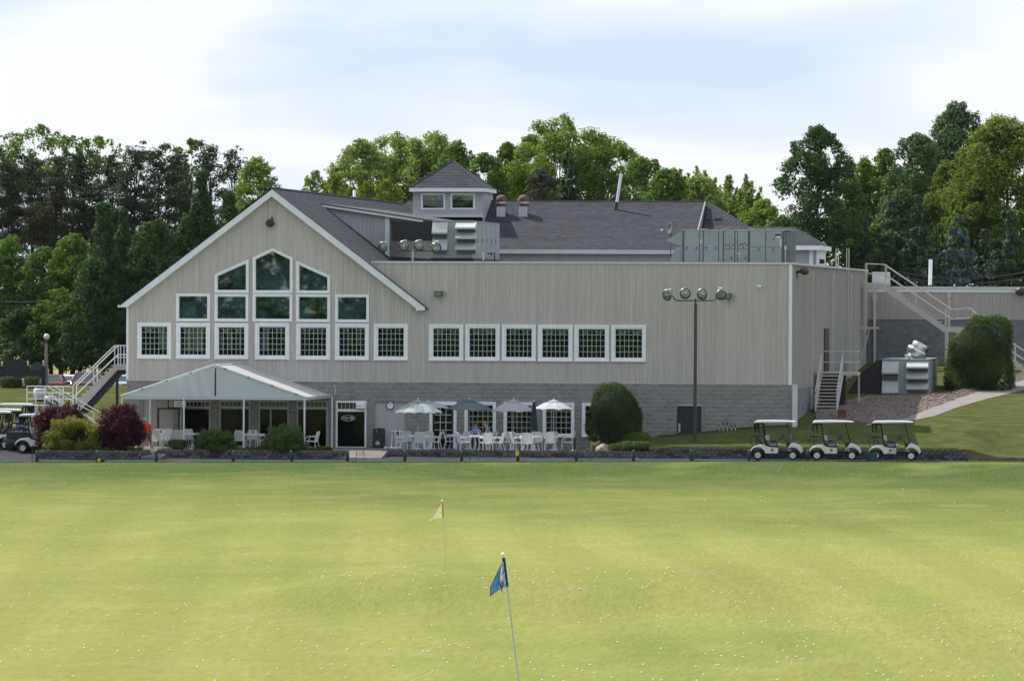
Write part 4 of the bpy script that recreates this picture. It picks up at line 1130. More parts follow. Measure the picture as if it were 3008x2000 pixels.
# rusted exhaust domes
def dome(u, label):
    Y = 43.0; p = W(u, 626, Y); q = W(u, 603, Y)
    t = thing('exhaust_vent', label, 'roof vent', (p.x, Y, p.z), 'rusted roof vents right of the cupola')
    r = .27
    b = MB(); b.box(p.x - r * .9, p.x + r * .9, Y - r * .9, Y + r * .9, p.z - .8, q.z - .08); b.build('vent_base', MT['steel'], t)
    b = MB(); b.lathe([(r * 1.25, -.04), (r * 1.28, 0), (r * 1.2, .03), (.02, .05)], 18, (p.x, Y, q.z - .02)); b.build('skirt', MT['rust'], t)
    b = MB(); top = W(u, 573, Y).z - q.z
    b.lathe([(r * 1.12, .03), (r * 1.2, top * .25), (r * 1.18, top * .55), (r * .95, top * .82), (r * .5, top * .97), (0.001, top)], 18, (p.x, Y, q.z)); b.build('dome_cap', MT['rust'], t, smooth=True)
    b = MB(); b.lathe([(r * 1.215, .08), (r * 1.22, .19)], 18, (p.x, Y, q.z)); b.build('louvre_band', MT['steel'], t)
dome(1473, 'rusty domed roof vent standing close beside the cupola'); dome(1538, 'rusty domed roof vent standing apart, further from the cupola')
# white leaning pipe on the main roof and small pipes
def pipe(label, uv0, uv1, Y0, r, boot=.2):
    p, q = W(*uv0, Y0), W(*uv1, Y0 + .3)
    t = thing('vent_pipe', label, 'pipe', tuple(p)); d = (q - p)
    b = MB(); b.tube([p + d * boot, q], r, 10); b.build('pipe', MT['pipewhite'], t)
    b = MB(); b.tube([p - d.normalized() * .25, p + d * boot], [r * 1.3, r * 1.05], 10); b.build('boot', MT['black'], t)
pipe('tall white leaning vent pipe on the main shingled roof', (1809, 615), (1825, 511), 43.8, .085)
pipe('short white vent pipe behind the gable ridge', (1041, 584), (1041, 561), 40.0, .09, .05)
pipe('white vent pipe standing on the low building at the right', (2732, 840), (2734, 763), 56, .11, .02)
# little boxes on the shingles
for u, v, Y, lab in ((1170, 600, 42, 'small dark box vent on the shingles left of the cupola'), (2079, 643, 43.8, 'left of the two small box vents on the rear hip roof'), (2108, 643, 43.8, 'right of the two small box vents on the rear hip roof')):
    p = W(u, v, Y); t = thing('box_vent', lab, 'roof vent', tuple(p))
    b = MB(); b.hexa([(p.x - .2, Y - .15, p.z - .09), (p.x + .2, Y - .15, p.z - .09), (p.x + .2, Y + .25, p.z - .05), (p.x - .2, Y + .25, p.z - .05), (p.x - .17, Y - .12, p.z + .07), (p.x + .17, Y - .12, p.z + .07), (p.x + .17, Y + .25, p.z + .1), (p.x - .17, Y + .25, p.z + .1)]); b.build('cap', MT['ridge'], t, bevel=.02)
    b = MB(); b.box(p.x - .19, p.x + .19, Y - .12, Y + .25, p.z - .6, p.z - .09); b.build('curb', MT['ridge'], t)

# ---- sports lamps: a bowl, its glass and ballast box
def flood(t, c, aim, r=.30):
    aim = Vector(aim).normalized(); Mx = Matrix.Translation(c) @ aim.to_track_quat('Z', 'Y').to_matrix().to_4x4()
    b = MB(); b.lathe([(.05, -.24), (.12, -.2), (.22, -.1), (r, .0), (r + .015, .015), (r, .03)], 20, caps=False); b.xform(Mx); o = b.build('lamp', MT['steel'], t, smooth=True)
    b = MB(); b.lathe([(r - .01, .022), (r * .6, .035), (.001, .042)], 20); b.xform(Mx); b.build('lamp_glass', MT['lens'], o, smooth=True)
    b = MB(); b.lathe([(.001, .09), (.07, .075), (.085, .04)], 10); b.xform(Mx); b.build('bulb_shield', MT['steel'], o)
    b = MB(); b.box(-.09, .09, .02, .25, -.36, -.16); b.xform(Mx); b.build('ballast', MT['hvac'], o)
# pole light in front of the wall
YP = -3.6
g = W(2041, 1302, YP); top = W(2041, 882, YP)
t = thing('floodlight_pole', 'tall dark floodlight pole with four round lamps in front of the wall', 'light pole', (g.x, YP, g.z))
b = MB(); b.tube([(g.x, YP, g.z - .2), (g.x, YP, W(2041, 893, YP).z)], [.085, .075], 12); b.build('pole', MT['bronze'], t)
a = [W(1976, 868, YP), W(1981, 879, YP), W(1990, 883, YP), W(2093, 883, YP), W(2102, 879, YP), W(2107, 869, YP)]
b = MB(); b.tube([(g.x, YP, W(2041, 893, YP).z), (g.x, YP, W(2041, 877, YP).z)], .045, 10); b.tube(a, .03, 8); b.build('crossarm', MT['bronze'], t)
for u, v, aim in ((1960, 867, (-.55, -1, -.25)), (2013, 862, (.1, -1, .02)), (2063, 864, (-.05, -1, .0)), (2118, 866, (.3, -1, -.45))): flood(t, W(u, v, YP - .1), aim, .262)
# lights on the flat roof edge
YR2 = 1.2; g = W(1212, 766, YR2)
t = thing('roof_floodlight', 'four round silver floodlights on a low bracket at the roof edge', 'floodlights', (g.x, YR2, g.z))
b = MB(); b.tube([(g.x, YR2, 8.7), (g.x, YR2, W(1212, 734, YR2).z)], .05, 8); b.build('post', MT['steel'], t)
a = [W(1150, 720, YR2), W(1152, 732, YR2), W(1160, 737, YR2), W(1268, 737, YR2), W(1275, 740, YR2)]
b = MB(); b.tube(a, .035, 8); b.build('crossarm', MT['bronze'], t)
for u, v, aim in ((1125, 726, (-.35, -1, -.1)), (1187, 722, (-.05, -1, -.12)), (1231, 721, (0.05, -1, -.1)), (1282, 727, (.1, -1, -.3))): flood(t, W(u, v, YR2 - .15), aim, .255)
# wall floodlights
def wallflood(label, u, v, kind):
    p = W(u, v, -.02); t = thing('wall_floodlight', label, 'wall light', (p.x, -.02, p.z))
    if kind == 'round':
        Mx = Matrix.Translation((p.x, -.25, p.z)) @ Matrix.Rotation(R(115), 4, 'X') @ Matrix.Rotation(R(12), 4, 'Y')
        b = MB(); b.lathe([(.02, -.18), (.12, -.15), (.2, -.02), (.215, .06), (.2, .07)], 16); b.xform(Mx); b.build('housing', MT['bronze'], t, smooth=True)
        b = MB(); b.lathe([(.19, .055), (.001, .065)], 16); b.xform(Mx); b.build('lamp_glass', MT['lens'], t)
        b = MB(); b.tube([(p.x + .08, -.05, p.z + .16), (p.x + .16, -.06, p.z + .02), (p.x + .22, -.1, p.z - .06), (p.x + .1, -.2, p.z - .08)], .016, 6); b.box(p.x + .04, p.x + .11, -.08, -.005, p.z + .15, p.z + .29); b.build('conduit', MT['bronze'], t)
    else:
        b = MB(); b.hexa([(p.x - .2, -.45, p.z - .17), (p.x + .17, -.45, p.z - .17), (p.x + .17, -.15, p.z - .1), (p.x - .17, -.15, p.z - .1), (p.x - .22, -.4, p.z + .1), (p.x + .18, -.4, p.z + .1), (p.x + .15, -.15, p.z + .12), (p.x - .18, -.15, p.z + .12)]); b.build('housing', MT['bronze'], t, bevel=.015)
        b = MB(); b.box(p.x - .17, p.x + .13, -.462, -.435, p.z - .12, p.z + .05); b.build('lamp_glass', MT['lens'], t)
        b = MB(); b.box(p.x - .08, p.x + .08, -.3, -.005, p.z + .1, p.z + .17); b.box(p.x + .2, p.x + .33, -.07, -.005, p.z + .0, p.z + .12); b.tube([(p.x + .3, -.05, p.z), (p.x + .28, -.08, p.z - .2), (p.x + .16, -.15, p.z - .22), (p.x + .1, -.2, p.z - .15)], .013, 6); b.build('bracket', MT['steel'], t)
wallflood('round brown floodlight high in the peak of the gable', 795, 655, 'round')
wallflood('square brown floodlight right of the gable eave', 1292, 862, 'box')
wallflood('square brown floodlight just behind the lamps of the tall pole', 2140, 869, 'box')
p = WX(2352, 800, XR + .2); t = thing('wall_floodlight', 'dark brown floodlight sticking out from the side wall at the corner', 'wall light', (XR + .02, p.y, p.z))
b = MB(); b.tube([(XR, p.y, p.z), (XR + .25, p.y - .3, p.z + .03)], .06, 8); b.tube([(XR + .02, p.y, p.z - .05), (XR + .05, p.y, p.z - .3)], .02, 5); b.build('bracket', MT['black'], t)
b = MB(); b.sphere((XR + .42, p.y - .45, p.z + .06), (.24, .26, .2), 14, 8); b.build('housing', pm('maroon_housing', (.06, .03, .035), (.08, .045, .05), 4, .5), t, smooth=True)
p = W(2231, 842, -.25); t = thing('security_camera', 'small white security camera on the boards near the right corner', 'camera', (p.x, -.02, p.z))
b = MB(); b.tube([(p.x - .12, -.3, p.z + .03), (p.x + .1, -.3, p.z - .01)], .055, 10); b.build('body', MT['white'], t)
b = MB(); b.tube([(p.x + .1, -.3, p.z - .01), (p.x + .125, -.3, p.z - .015)], .045, 10); b.build('lens', MT['black'], t)
b = MB(); b.tube([(p.x, -.3, p.z - .03), (p.x - .01, -.15, p.z - .16), (p.x - .01, -.0, p.z - .17)], .02, 6); b.lathe([(.05, -.03), (.05, .0)], 10, (p.x - .01, -.02, p.z - .17), 'y'); b.build('bracket', MT['hvac_light'], t)
# wall clock
p = W(1146, 1191, .0); t = thing('wall_clock', 'round wall clock with dark rim left of the striped umbrella', 'clock', (p.x, .05, p.z))
b = MB(); b.lathe([(.175, .05), (.2, -.03), (.2, -.055), (.17, -.06), (.165, -.04)], 28, (p.x, .05, p.z), 'y', caps=False); b.build('rim', MT['bronze'], t, smooth=True)
b = MB(); b.lathe([(.17, -.035), (.001, -.035)], 28, (p.x, .05, p.z), 'y', caps=False); b.build('dial', MT['white'], t)
b = MB(); yy = .05 - .04
for a, l, w_ in ((R(-3), .10, .012), (R(-28), .14, .008)): b.bar((p.x, yy, p.z), (p.x + l * math.sin(a), yy, p.z + l * math.cos(a)), w_, .004, up=(0, 1, 0))
for k in range(12): a = k * math.pi / 6; b.bar((p.x + .135 * math.sin(a), yy, p.z + .135 * math.cos(a)), (p.x + .155 * math.sin(a), yy, p.z + .155 * math.cos(a)), .01, .003, up=(0, 1, 0))
b.build('hands', MT['black'], t)
# meters and pipes along the wall foot
t = thing('standpipes', 'row of short grey standpipes at the block wall on the lawn', 'pipes', tuple(W(2137, 1262, -.3)))
for u, v0, v1, r in ((2114, 1262, 1247, .02), (2125, 1262, 1238, .035), (2136, 1262, 1238, .035), (2149, 1262, 1247, .03), (2160, 1262, 1247, .04)):
    p, q = W(u, v0, -.3), W(u, v1, -.3)
    b = MB(); b.tube([p - Vector((0, 0, .2)), p + (q - p) * .5], r, 8); b.build('standpipe', MT['steel'], t)
    b = MB(); b.tube([p + (q - p) * .5, q], r * .8, 8); b.build('cap', MT['black'], t)

# ================================================================== AWNING
YF = -7.7
FL, PK, FR_ = W(356, 1166, YF), W(630, 1073, YF), W(897, 1160, YF)
ze_ = 2.80
xl, xr_, xp, zp_ = FL.x, W(897, 1165, YF).x, PK.x, PK.z
t = thing('awning', 'large blue grey vinyl awning with a peaked front over the terrace', 'awning', (xl, YF, PZ))
b = MB(); n = 22; sag = lambda s: -.05 * math.sin(math.pi * s)
xs0 = W(632, 1100, YF).x
def front_half(xa, za, xb_, zb2, folds):
    q = MB(); n, m = 40, 10
    for i in range(n):
        for j in range(m):
            def pt(i, j):
                s, w_ = i / n, j / m
                x = xa + (xb_ - xa) * s; zt = za + (zb2 - za) * s + sag(s); z = ze_ + (zt - ze_) * w_
                amp = folds * .07 * (1 - abs(s - .80) / .25 if abs(s - .80) < .25 else 0) * (1 - w_ * .3)
                return (x, YF + amp * math.sin(x * 11 + w_ * 2.2) + .02 * math.sin(x * 2.1 + z * 1.5), z)
            q.face([pt(i, j), pt(i + 1, j), pt(i + 1, j + 1), pt(i, j + 1)])
    return q
front_half(xl, ze_ + .03, xs0 - .03, zp_ - .02, 1).build('front_curtain', MT['canvas'], t, smooth=True)
front_half(xr_, ze_ + .03, xs0 + .05, zp_ - .02, .15).build('front_curtain', MT['canvas'], t, smooth=True)
b = MB(); b.box(xs0 - .03, xs0 + .05, YF + .09, YF + .12, ze_ - .1, zp_ - .1); b.build('front_slit_post', MT['bronze'], t)
def slope(xe, s):
    q = MB(); n, m = 14, 14
    for i in range(n):
        for j in range(m):
            def pt(i, j):
                a, c = i / n, j / m
                return (xp + (xe - xp) * a, YF - .02 + (0.0 - YF) * c, zp_ + (ze_ - zp_) * a + sag(a) * math.sin(math.pi * min(1, max(0, (c * 4) % 1))) )
            q.face([pt(i, j), pt(i + 1, j), pt(i + 1, j + 1), pt(i, j + 1)])
    return q
MT['canvastop'] = pm('awning_top_vinyl', (0.62, 0.62, 0.61), (0.68, 0.68, 0.67), 0.8, 0.5, transl=0.25)
slope(xl, -1).build('roof_panel', MT['canvastop'], t, smooth=True); slope(xr_, 1).build('roof_panel', MT['canvastop'], t, smooth=True)
b = MB(); V = .13
b.face([(xl, YF - .03, ze_), (xr_, YF - .03, ze_), (xr_, YF - .03, ze_ - V), (xl, YF - .03, ze_ - V)]); b.face([(xl, YF - .03, ze_), (xl, 0, ze_), (xl, 0, ze_ - V), (xl, YF - .03, ze_ - V)])
b.face([(xr_, YF - .03, ze_), (xr_, 0, ze_), (xr_, 0, ze_ - V), (xr_, YF - .03, ze_ - V)]); b.build('valance', MT['canvas'], t)
b = MB()
for x, z in ((xl, ze_), (xr_, ze_)): b.tube([(x, YF - .04, z + .02), (xp, YF - .04, zp_ + .03)], .045, 8); b.tube([(x, YF, z), (x, 0, z)], .04, 8)
b.tube([(xp, YF - .05, zp_ + .02), (xp, 0, zp_ + .02)], .045, 8); b.tube([(xl, YF, ze_), (xr_, YF, ze_)], .035, 8); b.build('frame_tube', MT['canvas'], t)
b = MB()
for k in range(7):
    s = .12 + .78 * k / 6
    for x in (xl, xr_):
        if (k + (x > xp)) % 2: b.box(xp + (x - xp) * s - .05, xp + (x - xp) * s + .05, YF - .1, YF - .06, zp_ + (ze_ - zp_) * s - .02, zp_ + (ze_ - zp_) * s + .03)
b.build('strap', MT['black'], t)
MT['postwhite'] = pm('awning_post_white', (.62, .65, .67), None, rough=.4)
for u, Y in ((358, YF), (540, YF), (716, YF), (897, YF), (441, -1.5), (975, -.3)):
    x = W(u, 1200, Y).x; x = min(max(x, xl + .04), xr_ - .04) if Y == YF else x
    b = MB(); b.tube([(x, Y, PZ - .3), (x, Y, ze_ - .03)], .045, 8); b.lathe([(.09, 0), (.09, .02)], 10, (x, Y, PZ)); b.build('post', MT['postwhite'], t)
b = MB(); a_ = W(985, 1129, -.05); b.tube([(a_.x - .04, -.06, a_.z), (a_.x, -.06, a_.z - .3), (a_.x - .02, -.06, ze_)], .015, 6); b.build('hook', MT['white'], t)
# sign under the awning
p = W(529, 1186, -1.0); t = thing('hanging_sign', 'small white two line sign hanging under the awning behind its second post', 'sign', (p.x, -1, p.z))
b = MB(); b.box(p.x - .29, p.x + .29, -1.02, -.99, p.z - .14, p.z + .14); b.build('board', MT['white'], t, bevel=.005)
text('BAR', (p.x - .03, -1.022, p.z + .06), .11, MT['black'], t); text('EAGLE', (p.x - .03, -1.022, p.z - .06), .13, MT['black'], t)
b = MB(); zz = p.z - .17
b.box(p.x - .62, p.x + 1.2, -.99, -.95, zz - .04, zz); b.box(p.x - .62, p.x - .57, -.99, -.95, zz, p.z + .3); b.tube([(p.x - .2, -1, p.z + .14), (p.x - .2, -1, p.z + .42)], .012, 5); b.tube([(p.x + .2, -1, p.z + .14), (p.x + .2, -1, p.z + .42)], .012, 5); b.build('hanger', MT['black'], t)

# ================================================================== OUTDOOR STAIRS
def rail_run(b, pts, hs, r=.028):
    for h in hs: b.tube([Vector(p) + Vector((0, 0, h)) for p in pts], r, 6)
# white railed switchback stair at the left end
YS = 3.2
A = W(80, 1190, YS - .8); B_ = W(205, 1190, YS - .8); TP = W(340, 1072, YS)
t = thing('white_stair', 'white railed switchback stair climbing to the left end of the clubhouse', 'stairs', (B_.x, YS, .5))
zl_ = A.z; zu = TP.z
b = MB(); b.box(A.x, B_.x + .1, YS - .9, YS + .9, zl_ - .95, zl_); b.build('landing', MT['tanpaint'], t)
x0, x1 = B_.x + .1, TP.x
for y in (YS + .0, YS + .85):
    b = MB(); b.prism([(x0 - .05, zl_ - .25), (x0 - .05, zl_ + .05), (x1, zu + .04), (XL - .02, zu + .04), (XL - .02, zu - .24), (x1 + .1, zu - .24), (x0 + .3, zl_ - .25)], y - .03, y + .03); b.build('stringer', MT['tanpaint'], t)
ns = 11
for k in range(ns):
    x = x0 + (x1 - x0) * (k + .5) / ns; z = zl_ + (zu - zl_) * (k + 1) / ns
    b = MB(); b.box(x - .14, x + .14, YS + .03, YS + .82, z - .04, z); b.build('tread', MT['tanpaint'], t)
b = MB(); b.box(x1, XL, YS + .0, YS + .9, zu - .05, zu); b.build('platform', MT['tanpaint'], t)
b = MB(); b.prism([(x0 + .25, zl_ - .27), (x0 + .5, zl_ - .40), (x1 + .22, zu - .46), (XL - .03, zu - .3), (XL - .03, zu - .26), (x1 + .1, zu - .26)], YS + .04, YS + .78); b.build('underside', MT['black'], t)
b = MB(); pz = W(344, 1090, YS); b.box(pz.x - .06, pz.x + .06, YS - .02, YS + .1, .6, zu - .24); b.build('post', MT['black'], t)
for y in (YS - .02, YS + .87):
    b = MB(); rail_run(b, [(x0 - .1, y, zl_ + .02), (x1 - .05, y, zu + .02), (XL - .03, y, zu + .02)], (.5, .95) if y > YS else (.36, .95), .03)
    for s in (0, .5, 1.0): x = x0 - .1 + (x1 - x0 + .05) * s; b.tube([(x, y, zl_ + (zu - zl_) * s), (x, y, zl_ + (zu - zl_) * s + .97)], .026, 6)
    b.tube([(x1 + .25, y, zu), (x1 + .25, y, zu + .95)], .026, 6); b.build('handrail', MT['whiterail'], t)
b = MB(); rail_run(b, [(A.x, YS - .88, zl_), (B_.x + .1, YS - .88, zl_)], (.32, .63, .95), .028)
for s in (0, .21, .42, .85): x = A.x + (B_.x - A.x) * s * 1.0; b.tube([(x, YS - .88, zl_), (x, YS - .88, zl_ + .95)], .028, 6)
b.build('landing_rail', MT['whiterail'], t)
q0, q1 = W(160, 1190, YS - 1.0), W(285, 1258, YS - 1.0)
f0 = W(160, 1190, YS - 1.8); f1 = W(282, 1300, YS - 1.8)
for y in (YS - .95, YS - 1.85):
    b = MB(); a_ = Vector((q0.x - (.0 if y > YS - 1 else .15), y, zl_ - .02)); c_ = Vector((q1.x + (.18 if y > YS - 1 else 0), y, zl_ - 1.30))
    rail_run(b, [a_, c_], (.33, .95) if y > YS - 1 else (.30, .62, .95), .028)
    if y > YS - 1: b.tube([c_ + Vector((0, 0, .95)), c_ + Vector((.85, 0, .93))], .028, 6)
    for s in (0.1, .5, 1.0): p_ = a_ + (c_ - a_) * s; b.tube([p_ - Vector((0, 0, .2)), p_ + Vector((0, 0, .95))], .026, 6)
    b.build('handrail', MT['whiterail'], t)
for k in range(8):
    s = (k + .5) / 8; x = q0.x + .1 + (q1.x - q0.x) * s; z = zl_ - 1.3 * s
    b = MB(); b.box(x - .15, x + .15, YS - 1.8, YS - .95, z - .05, z); b.build('tread', MT['tanpaint'], t)

# small tan stair at the side door
st = W(2393, 1234, 10.0); XS0, XS1 = W(2393, 1232, 10).x, W(2459, 1232, 10).x
zb0 = float(zright(XS0, 10)) - .02; y0, y1 = 10.0, 14.0; zt0 = W(2425, 1093, 14.2).z
t = thing('side_stair', 'tan open stair with handrails up to the dark side door', 'stairs', (XS0, y0, zb0))
n = 12
for k in range(n):
    s = k / (n - 1); y = y0 + (y1 - y0) * s; z = zb0 + .17 + (zt0 - zb0 - .17) * s
    b = MB(); b.box(XS0 + .05, XS1 - .05, y - .05, y + .26, z - .05, z); b.build('tread', MT['tanpaint'], t)
for x in (XS0, XS1 - .05):
    b = MB(); b.hexa([(x, y0 - .1, zb0 - .1), (x + .05, y0 - .1, zb0 - .1), (x + .05, y1 + .2, zt0 - .2), (x, y1 + .2, zt0 - .2), (x, y0 - .1, zb0 + .2), (x + .05, y0 - .1, zb0 + .2), (x + .05, y1 + .2, zt0 + .05), (x, y1 + .2, zt0 + .05)]); b.build('stringer', MT['tanpaint'], t)
    b = MB(); rail_run(b, [(x + .02, y0, zb0 + .1), (x + .02, y1, zt0)], (.5, .95), .026)
    for s in (0, .5, 1): b.tube([(x + .02, y0 + (y1 - y0) * s, zb0 + (zt0 - zb0) * s), (x + .02, y0 + (y1 - y0) * s, zb0 + (zt0 - zb0) * s + .97)], .024, 6)
    b.build('handrail', MT['tanpaint'], t)
xq = W(2522, 1100, y1 + 1).x
b = MB(); b.box(XS0 - .1, XS1 + .1, y1 + .35, y1 + .42, zb0 - .4, zt0 - .16); b.build('shade_panel', MT['black'], t)  # added black sheet: stands in for the shade under the landing
b = MB(); b.box(XS0 - .3, xq, y1 + .2, y1 + 2.2, zt0 - .15, zt0); b.build('platform', MT['tanpaint'], t)
b = MB(); rail_run(b, [(XS1 + .1, y1 + .25, zt0), (xq - .03, y1 + .25, zt0), (xq - .03, y1 + 2.1, zt0)], (.5, 1.05), .026); b.tube([(xq - .03, y1 + .25, zt0), (xq - .03, y1 + .25, zt0 + 1.05)], .026, 6); rail_run(b, [(XS0 - .25, y1 + 2.1, zt0), (xq - .03, y1 + 2.1, zt0)], (.5, 1.05), .026); b.build('platform_rail', MT['tanpaint'], t)
for x in (xq - .1, XS0): b = MB(); b.box(x, x + .09, y1 + 2.0, y1 + 2.1, zb0 - .5, zt0 - .15); b.build('post', MT['tanpaint'], t)
# electrical boxes by that door
p = WX(2480, 1080, XR + .1); t = thing('meter_box', 'blue grey electrical box on the side wall beside the side stair', 'meter box', (XR, p.y, p.z))
b = MB(); b.box(XR, XR + .25, p.y, p.y + .9, p.z - .6, p.z + .35); b.build('enclosure', MT['hvac'], t, bevel=.02); b = MB(); b.box(XR + .25, XR + .27, p.y + .1, p.y + .8, p.z - .5, p.z + .25); b.build('lid', MT['hvac'], t)

# ---- low building closing the yard on the right
YN = 52.0
t = thing('annex_building', 'low grey annex with boards over dark block wall at the far right', 'building', (XR + 10, YN, 2))
zt = W(2800, 843, YN).z; zm_ = W(2800, 939, YN).z; XE = 48
siding('siding', XR + .05, XE, zm_, lambda x: zt - .3, [], MT['tanboard'], pitch=.21, y=YN, parent=t)
b = MB(); b.box(XR + .05, XE, YN - .06, YN + .3, zt - .3, zt - .12); b.build('fascia', MT['white'], t)
b = MB(); b.box(XR + .05, XE, YN - .12, YN + 12, zt - .12, zt + .02); b.build('roof', MT['cap'], t)
b = MB(); b.box(XR + .05, XE, YN + .05, YN + 12, 0.5, zt - .3); b.build('wall_core', MT['mortar_dark'], t)
bb = MB()
for r in range(26):
    z = zm_ - .005 - r * BHT; x = XR + .06 - (BW / 2 if r % 2 else 0)
    while x < XE:
        bb.box(max(XR + .06, x), x + BW - .012, YN + .02, YN + .06, z - BHT + .012, z, random.uniform(-1, 1)); x += BW
bb.build('blockwork', MT['block_dark'], t, kind='stuff')
for u, vt, vb in ((2570, 872, 1080), (2788, 862, 965)):
    p, q = W(u, vt, YN - .1), W(u, vb, YN - .1); b = MB(); b.box(p.x - .07, p.x + .07, YN - .14, YN - .02, q.z, p.z); b.box(p.x - .13, p.x + .13, YN - .16, YN - .02, p.z - .25, p.z + .05); b.build('downspout', MT['tanpaint'], t)
p = W(2998, 856, YN - .3); b = MB(); b.sphere((p.x, YN - .35, p.z), (.3, .3, .26), 14, 8); b.bar((p.x, YN, p.z), (p.x, YN - .3, p.z), .1); b.build('wall_floodlight', MT['bronze'], t, smooth=True)
# stair from the main roof down to a landing
Y2 = 47.0
P0, P1, P2, P3 = W(2541, 830, Y2), W(2600, 832, Y2), W(2776, 960, Y2), W(2862, 965, Y2)
t = thing('roof_stair', 'long tan steel stair from the flat roof down to a landing behind the hedge', 'stairs', tuple(P2))
dz = .2
for y in (Y2, Y2 + 1.1):
    b = MB(); b.prism([(P0.x, P0.z), (P1.x, P1.z), (P2.x, P2.z), (P3.x, P2.z), (P3.x, P2.z - .30), (P2.x - .05, P2.z - .30), (P1.x - .14, P1.z - .34), (P0.x, P0.z - .30)], y - .04, y + .04); b.build('stringer', MT['tanpaint'], t)
n = 15
for k in range(n):
    s = (k + .5) / n; x = P1.x + (P2.x - P1.x) * s; z = P1.z + (P2.z - P1.z) * s + .06
    b = MB(); b.box(x - .13, x + .13, Y2 + .04, Y2 + 1.06, z - .04, z); b.build('tread', MT['tanpaint'], t)
b = MB(); b.box(P0.x, P1.x, Y2 + .04, Y2 + 1.06, P0.z - .06, P0.z - .01); b.box(P2.x, P3.x, Y2 + .04, Y2 + 1.06, P2.z - .06, P2.z - .01); b.build('platform', MT['tanpaint'], t)
for y in (Y2, Y2 + 1.1):
    b = MB(); rail_run(b, [(P0.x + .02, y, P0.z), (P1.x - .1, y, P1.z), (P2.x + .35, y, P2.z - .1), (P3.x - .3, y, P2.z), (P3.x + .7, y, P2.z - .8)], (.52, 1.06), .034)
    for x, z in ((P0.x + .02, P0.z), (P1.x, P1.z), (P1.x + (P2.x - P1.x) * .5, P1.z + (P2.z - P1.z) * .5), (P2.x, P2.z), (P3.x - .1, P2.z)): b.tube([(x, y, z - .1), (x, y, z + 1.06)], .026, 6)
    b.build('handrail', MT['tanpaint'], t)
for x, z in ((P0.x + .06, P0.z - .25), (P0.x + .55, P0.z - .25)): b = MB(); b.box(x - .07, x + .07, Y2 - .02, Y2 + .12, W(2545, 975, Y2).z, z); b.build('post', MT['tanpaint'], t)
b = MB(); q = W(2545, 965, Y2); b.bar((XR, Y2 + .5, q.z - 1.8), (XR + .5, Y2 + .5, q.z), .1); b.box(XR, P0.x + .8, Y2 - .05, Y2 + .1, q.z - .02, q.z + .1); b.build('bracket', MT['tanpaint'], t)
for x in (P2.x + .1, P2.x + .75): b = MB(); b.box(x - .1, x + .1, Y2 - .05, Y2 + .15, 2, P2.z - .26); b.build('post', MT['tanpaint'], t)
p = W(2590, 828, Y2 + 4); t2 = thing('roof_curb', 'white corrugated panel standing on the roof behind the stair top', 'roof panel', tuple(p))
b = MB()
for k in range(12): x0_ = W(2562, 828, Y2 + 3).x + k * .085; b.prism([(x0_, p.z - .35), (x0_ + .075, p.z - .35), (x0_ + .075, p.z + .55), (x0_, p.z + .55)], Y2 + 3 - (.02 if k % 2 else 0), Y2 + 3.1)
b.build('panel', MT['white'], t2)
# second stair at the right edge of the picture
p0, p1 = W(2966, 1052, 45.0), W(3060, 1112, 45.0)
t = thing('low_stair', 'tan stair with two rails going down behind the hedge at the right edge', 'stairs', tuple(p0))
for y in (45.0, 46.1):
    b = MB(); b.prism([(p0.x - 2, p0.z + 1.3), (p1.x, p1.z), (p1.x, p1.z - .3), (p0.x - 2, p0.z + 1.0)], y - .03, y + .03); b.build('stringer', MT['tanpaint'], t)
    b = MB(); rail_run(b, [(p0.x - 2, y, p0.z + 1.2), (p1.x, y, p1.z - .1)], (.5, 1.0), .03)
    for s in (.3, .6, .9): x = p0.x - 2 + (p1.x - p0.x + 2) * s; z = p0.z + 1.3 + (p1.z - p0.z - 1.3) * s; b.tube([(x, y, z - .1), (x, y, z + 1)], .027, 6)
    b.build('handrail', MT['tanpaint'], t)
for k in range(14):
    s = (k + .5) / 14; x = p0.x - 2 + (p1.x - p0.x + 2) * s; z = p0.z + 1.3 + (p1.z - p0.z - 1.3) * s
    b = MB(); b.box(x - .13, x + .13, 45.03, 46.07, z - .04, z); b.build('tread', MT['tanpaint'], t)

# ---- ground air handler with spun fan
YG = 25.0
t, p, q = air_handler('grey green air handler with sloped hoods on the gravel bank under the roof stair', 2592, 2728, 1057, 1168, YG, 7.5,
    [(2592, 2640, [(1060, 1093), (1118, 1150)], .35), (2664, 2728, [(1062, 1077), (1093, 1108), (1124, 1139)], .5)], seams=5)
b = MB(); b.prism([(W(2480, 1168, YG).x, W(2480, 1168, YG).z), (p.x, W(2480, 1168, YG).z), (p.x, q.z - .03), (p.x - .3, q.z - .03), (W(2520, 1100, YG).x, W(2520, 1105, YG).z)], YG + .1, YG + 2.2); b.build('duct', MT['black'], t)
fc = W(2688, 1047, YG + 2)
Mx = Matrix.Translation(fc) @ Matrix.Rotation(R(28), 4, 'Y') @ Matrix.Rotation(R(-6), 4, 'X')
t = thing('exhaust_fan', 'tilted shiny aluminium exhaust fan on top of the ground air handler', 'fan', (fc.x, YG + 2, q.z))
b = MB(); b.lathe([(.38, -.15), (.52, .0), (.58, .22), (.60, .38), (.56, .39)], 28); b.xform(Mx); b.build('bowl', MT['alu'], t, smooth=True)
b = MB(); b.lathe([(.46, .2), (.48, .36), (.48, .62), (.46, .72), (.40, .76), (.001, .78)], 28); b.xform(Mx); b.build('hood', MT['alu'], t, smooth=True)
b = MB(); b.box(-.5, .5, -.5, .5, -.22, -.15); b.xform(Mx); b.build('curb_plate', MT['alu'], t); b = MB(); b.bar((fc.x - .3, YG + 2, q.z + .04), fc + Vector((-.3, 0, -.12)), .12); b.bar((fc.x + .25, YG + 2, q.z + .04), fc + Vector((.25, 0, -.25)), .12); b.build('prop', MT['alu'], t)
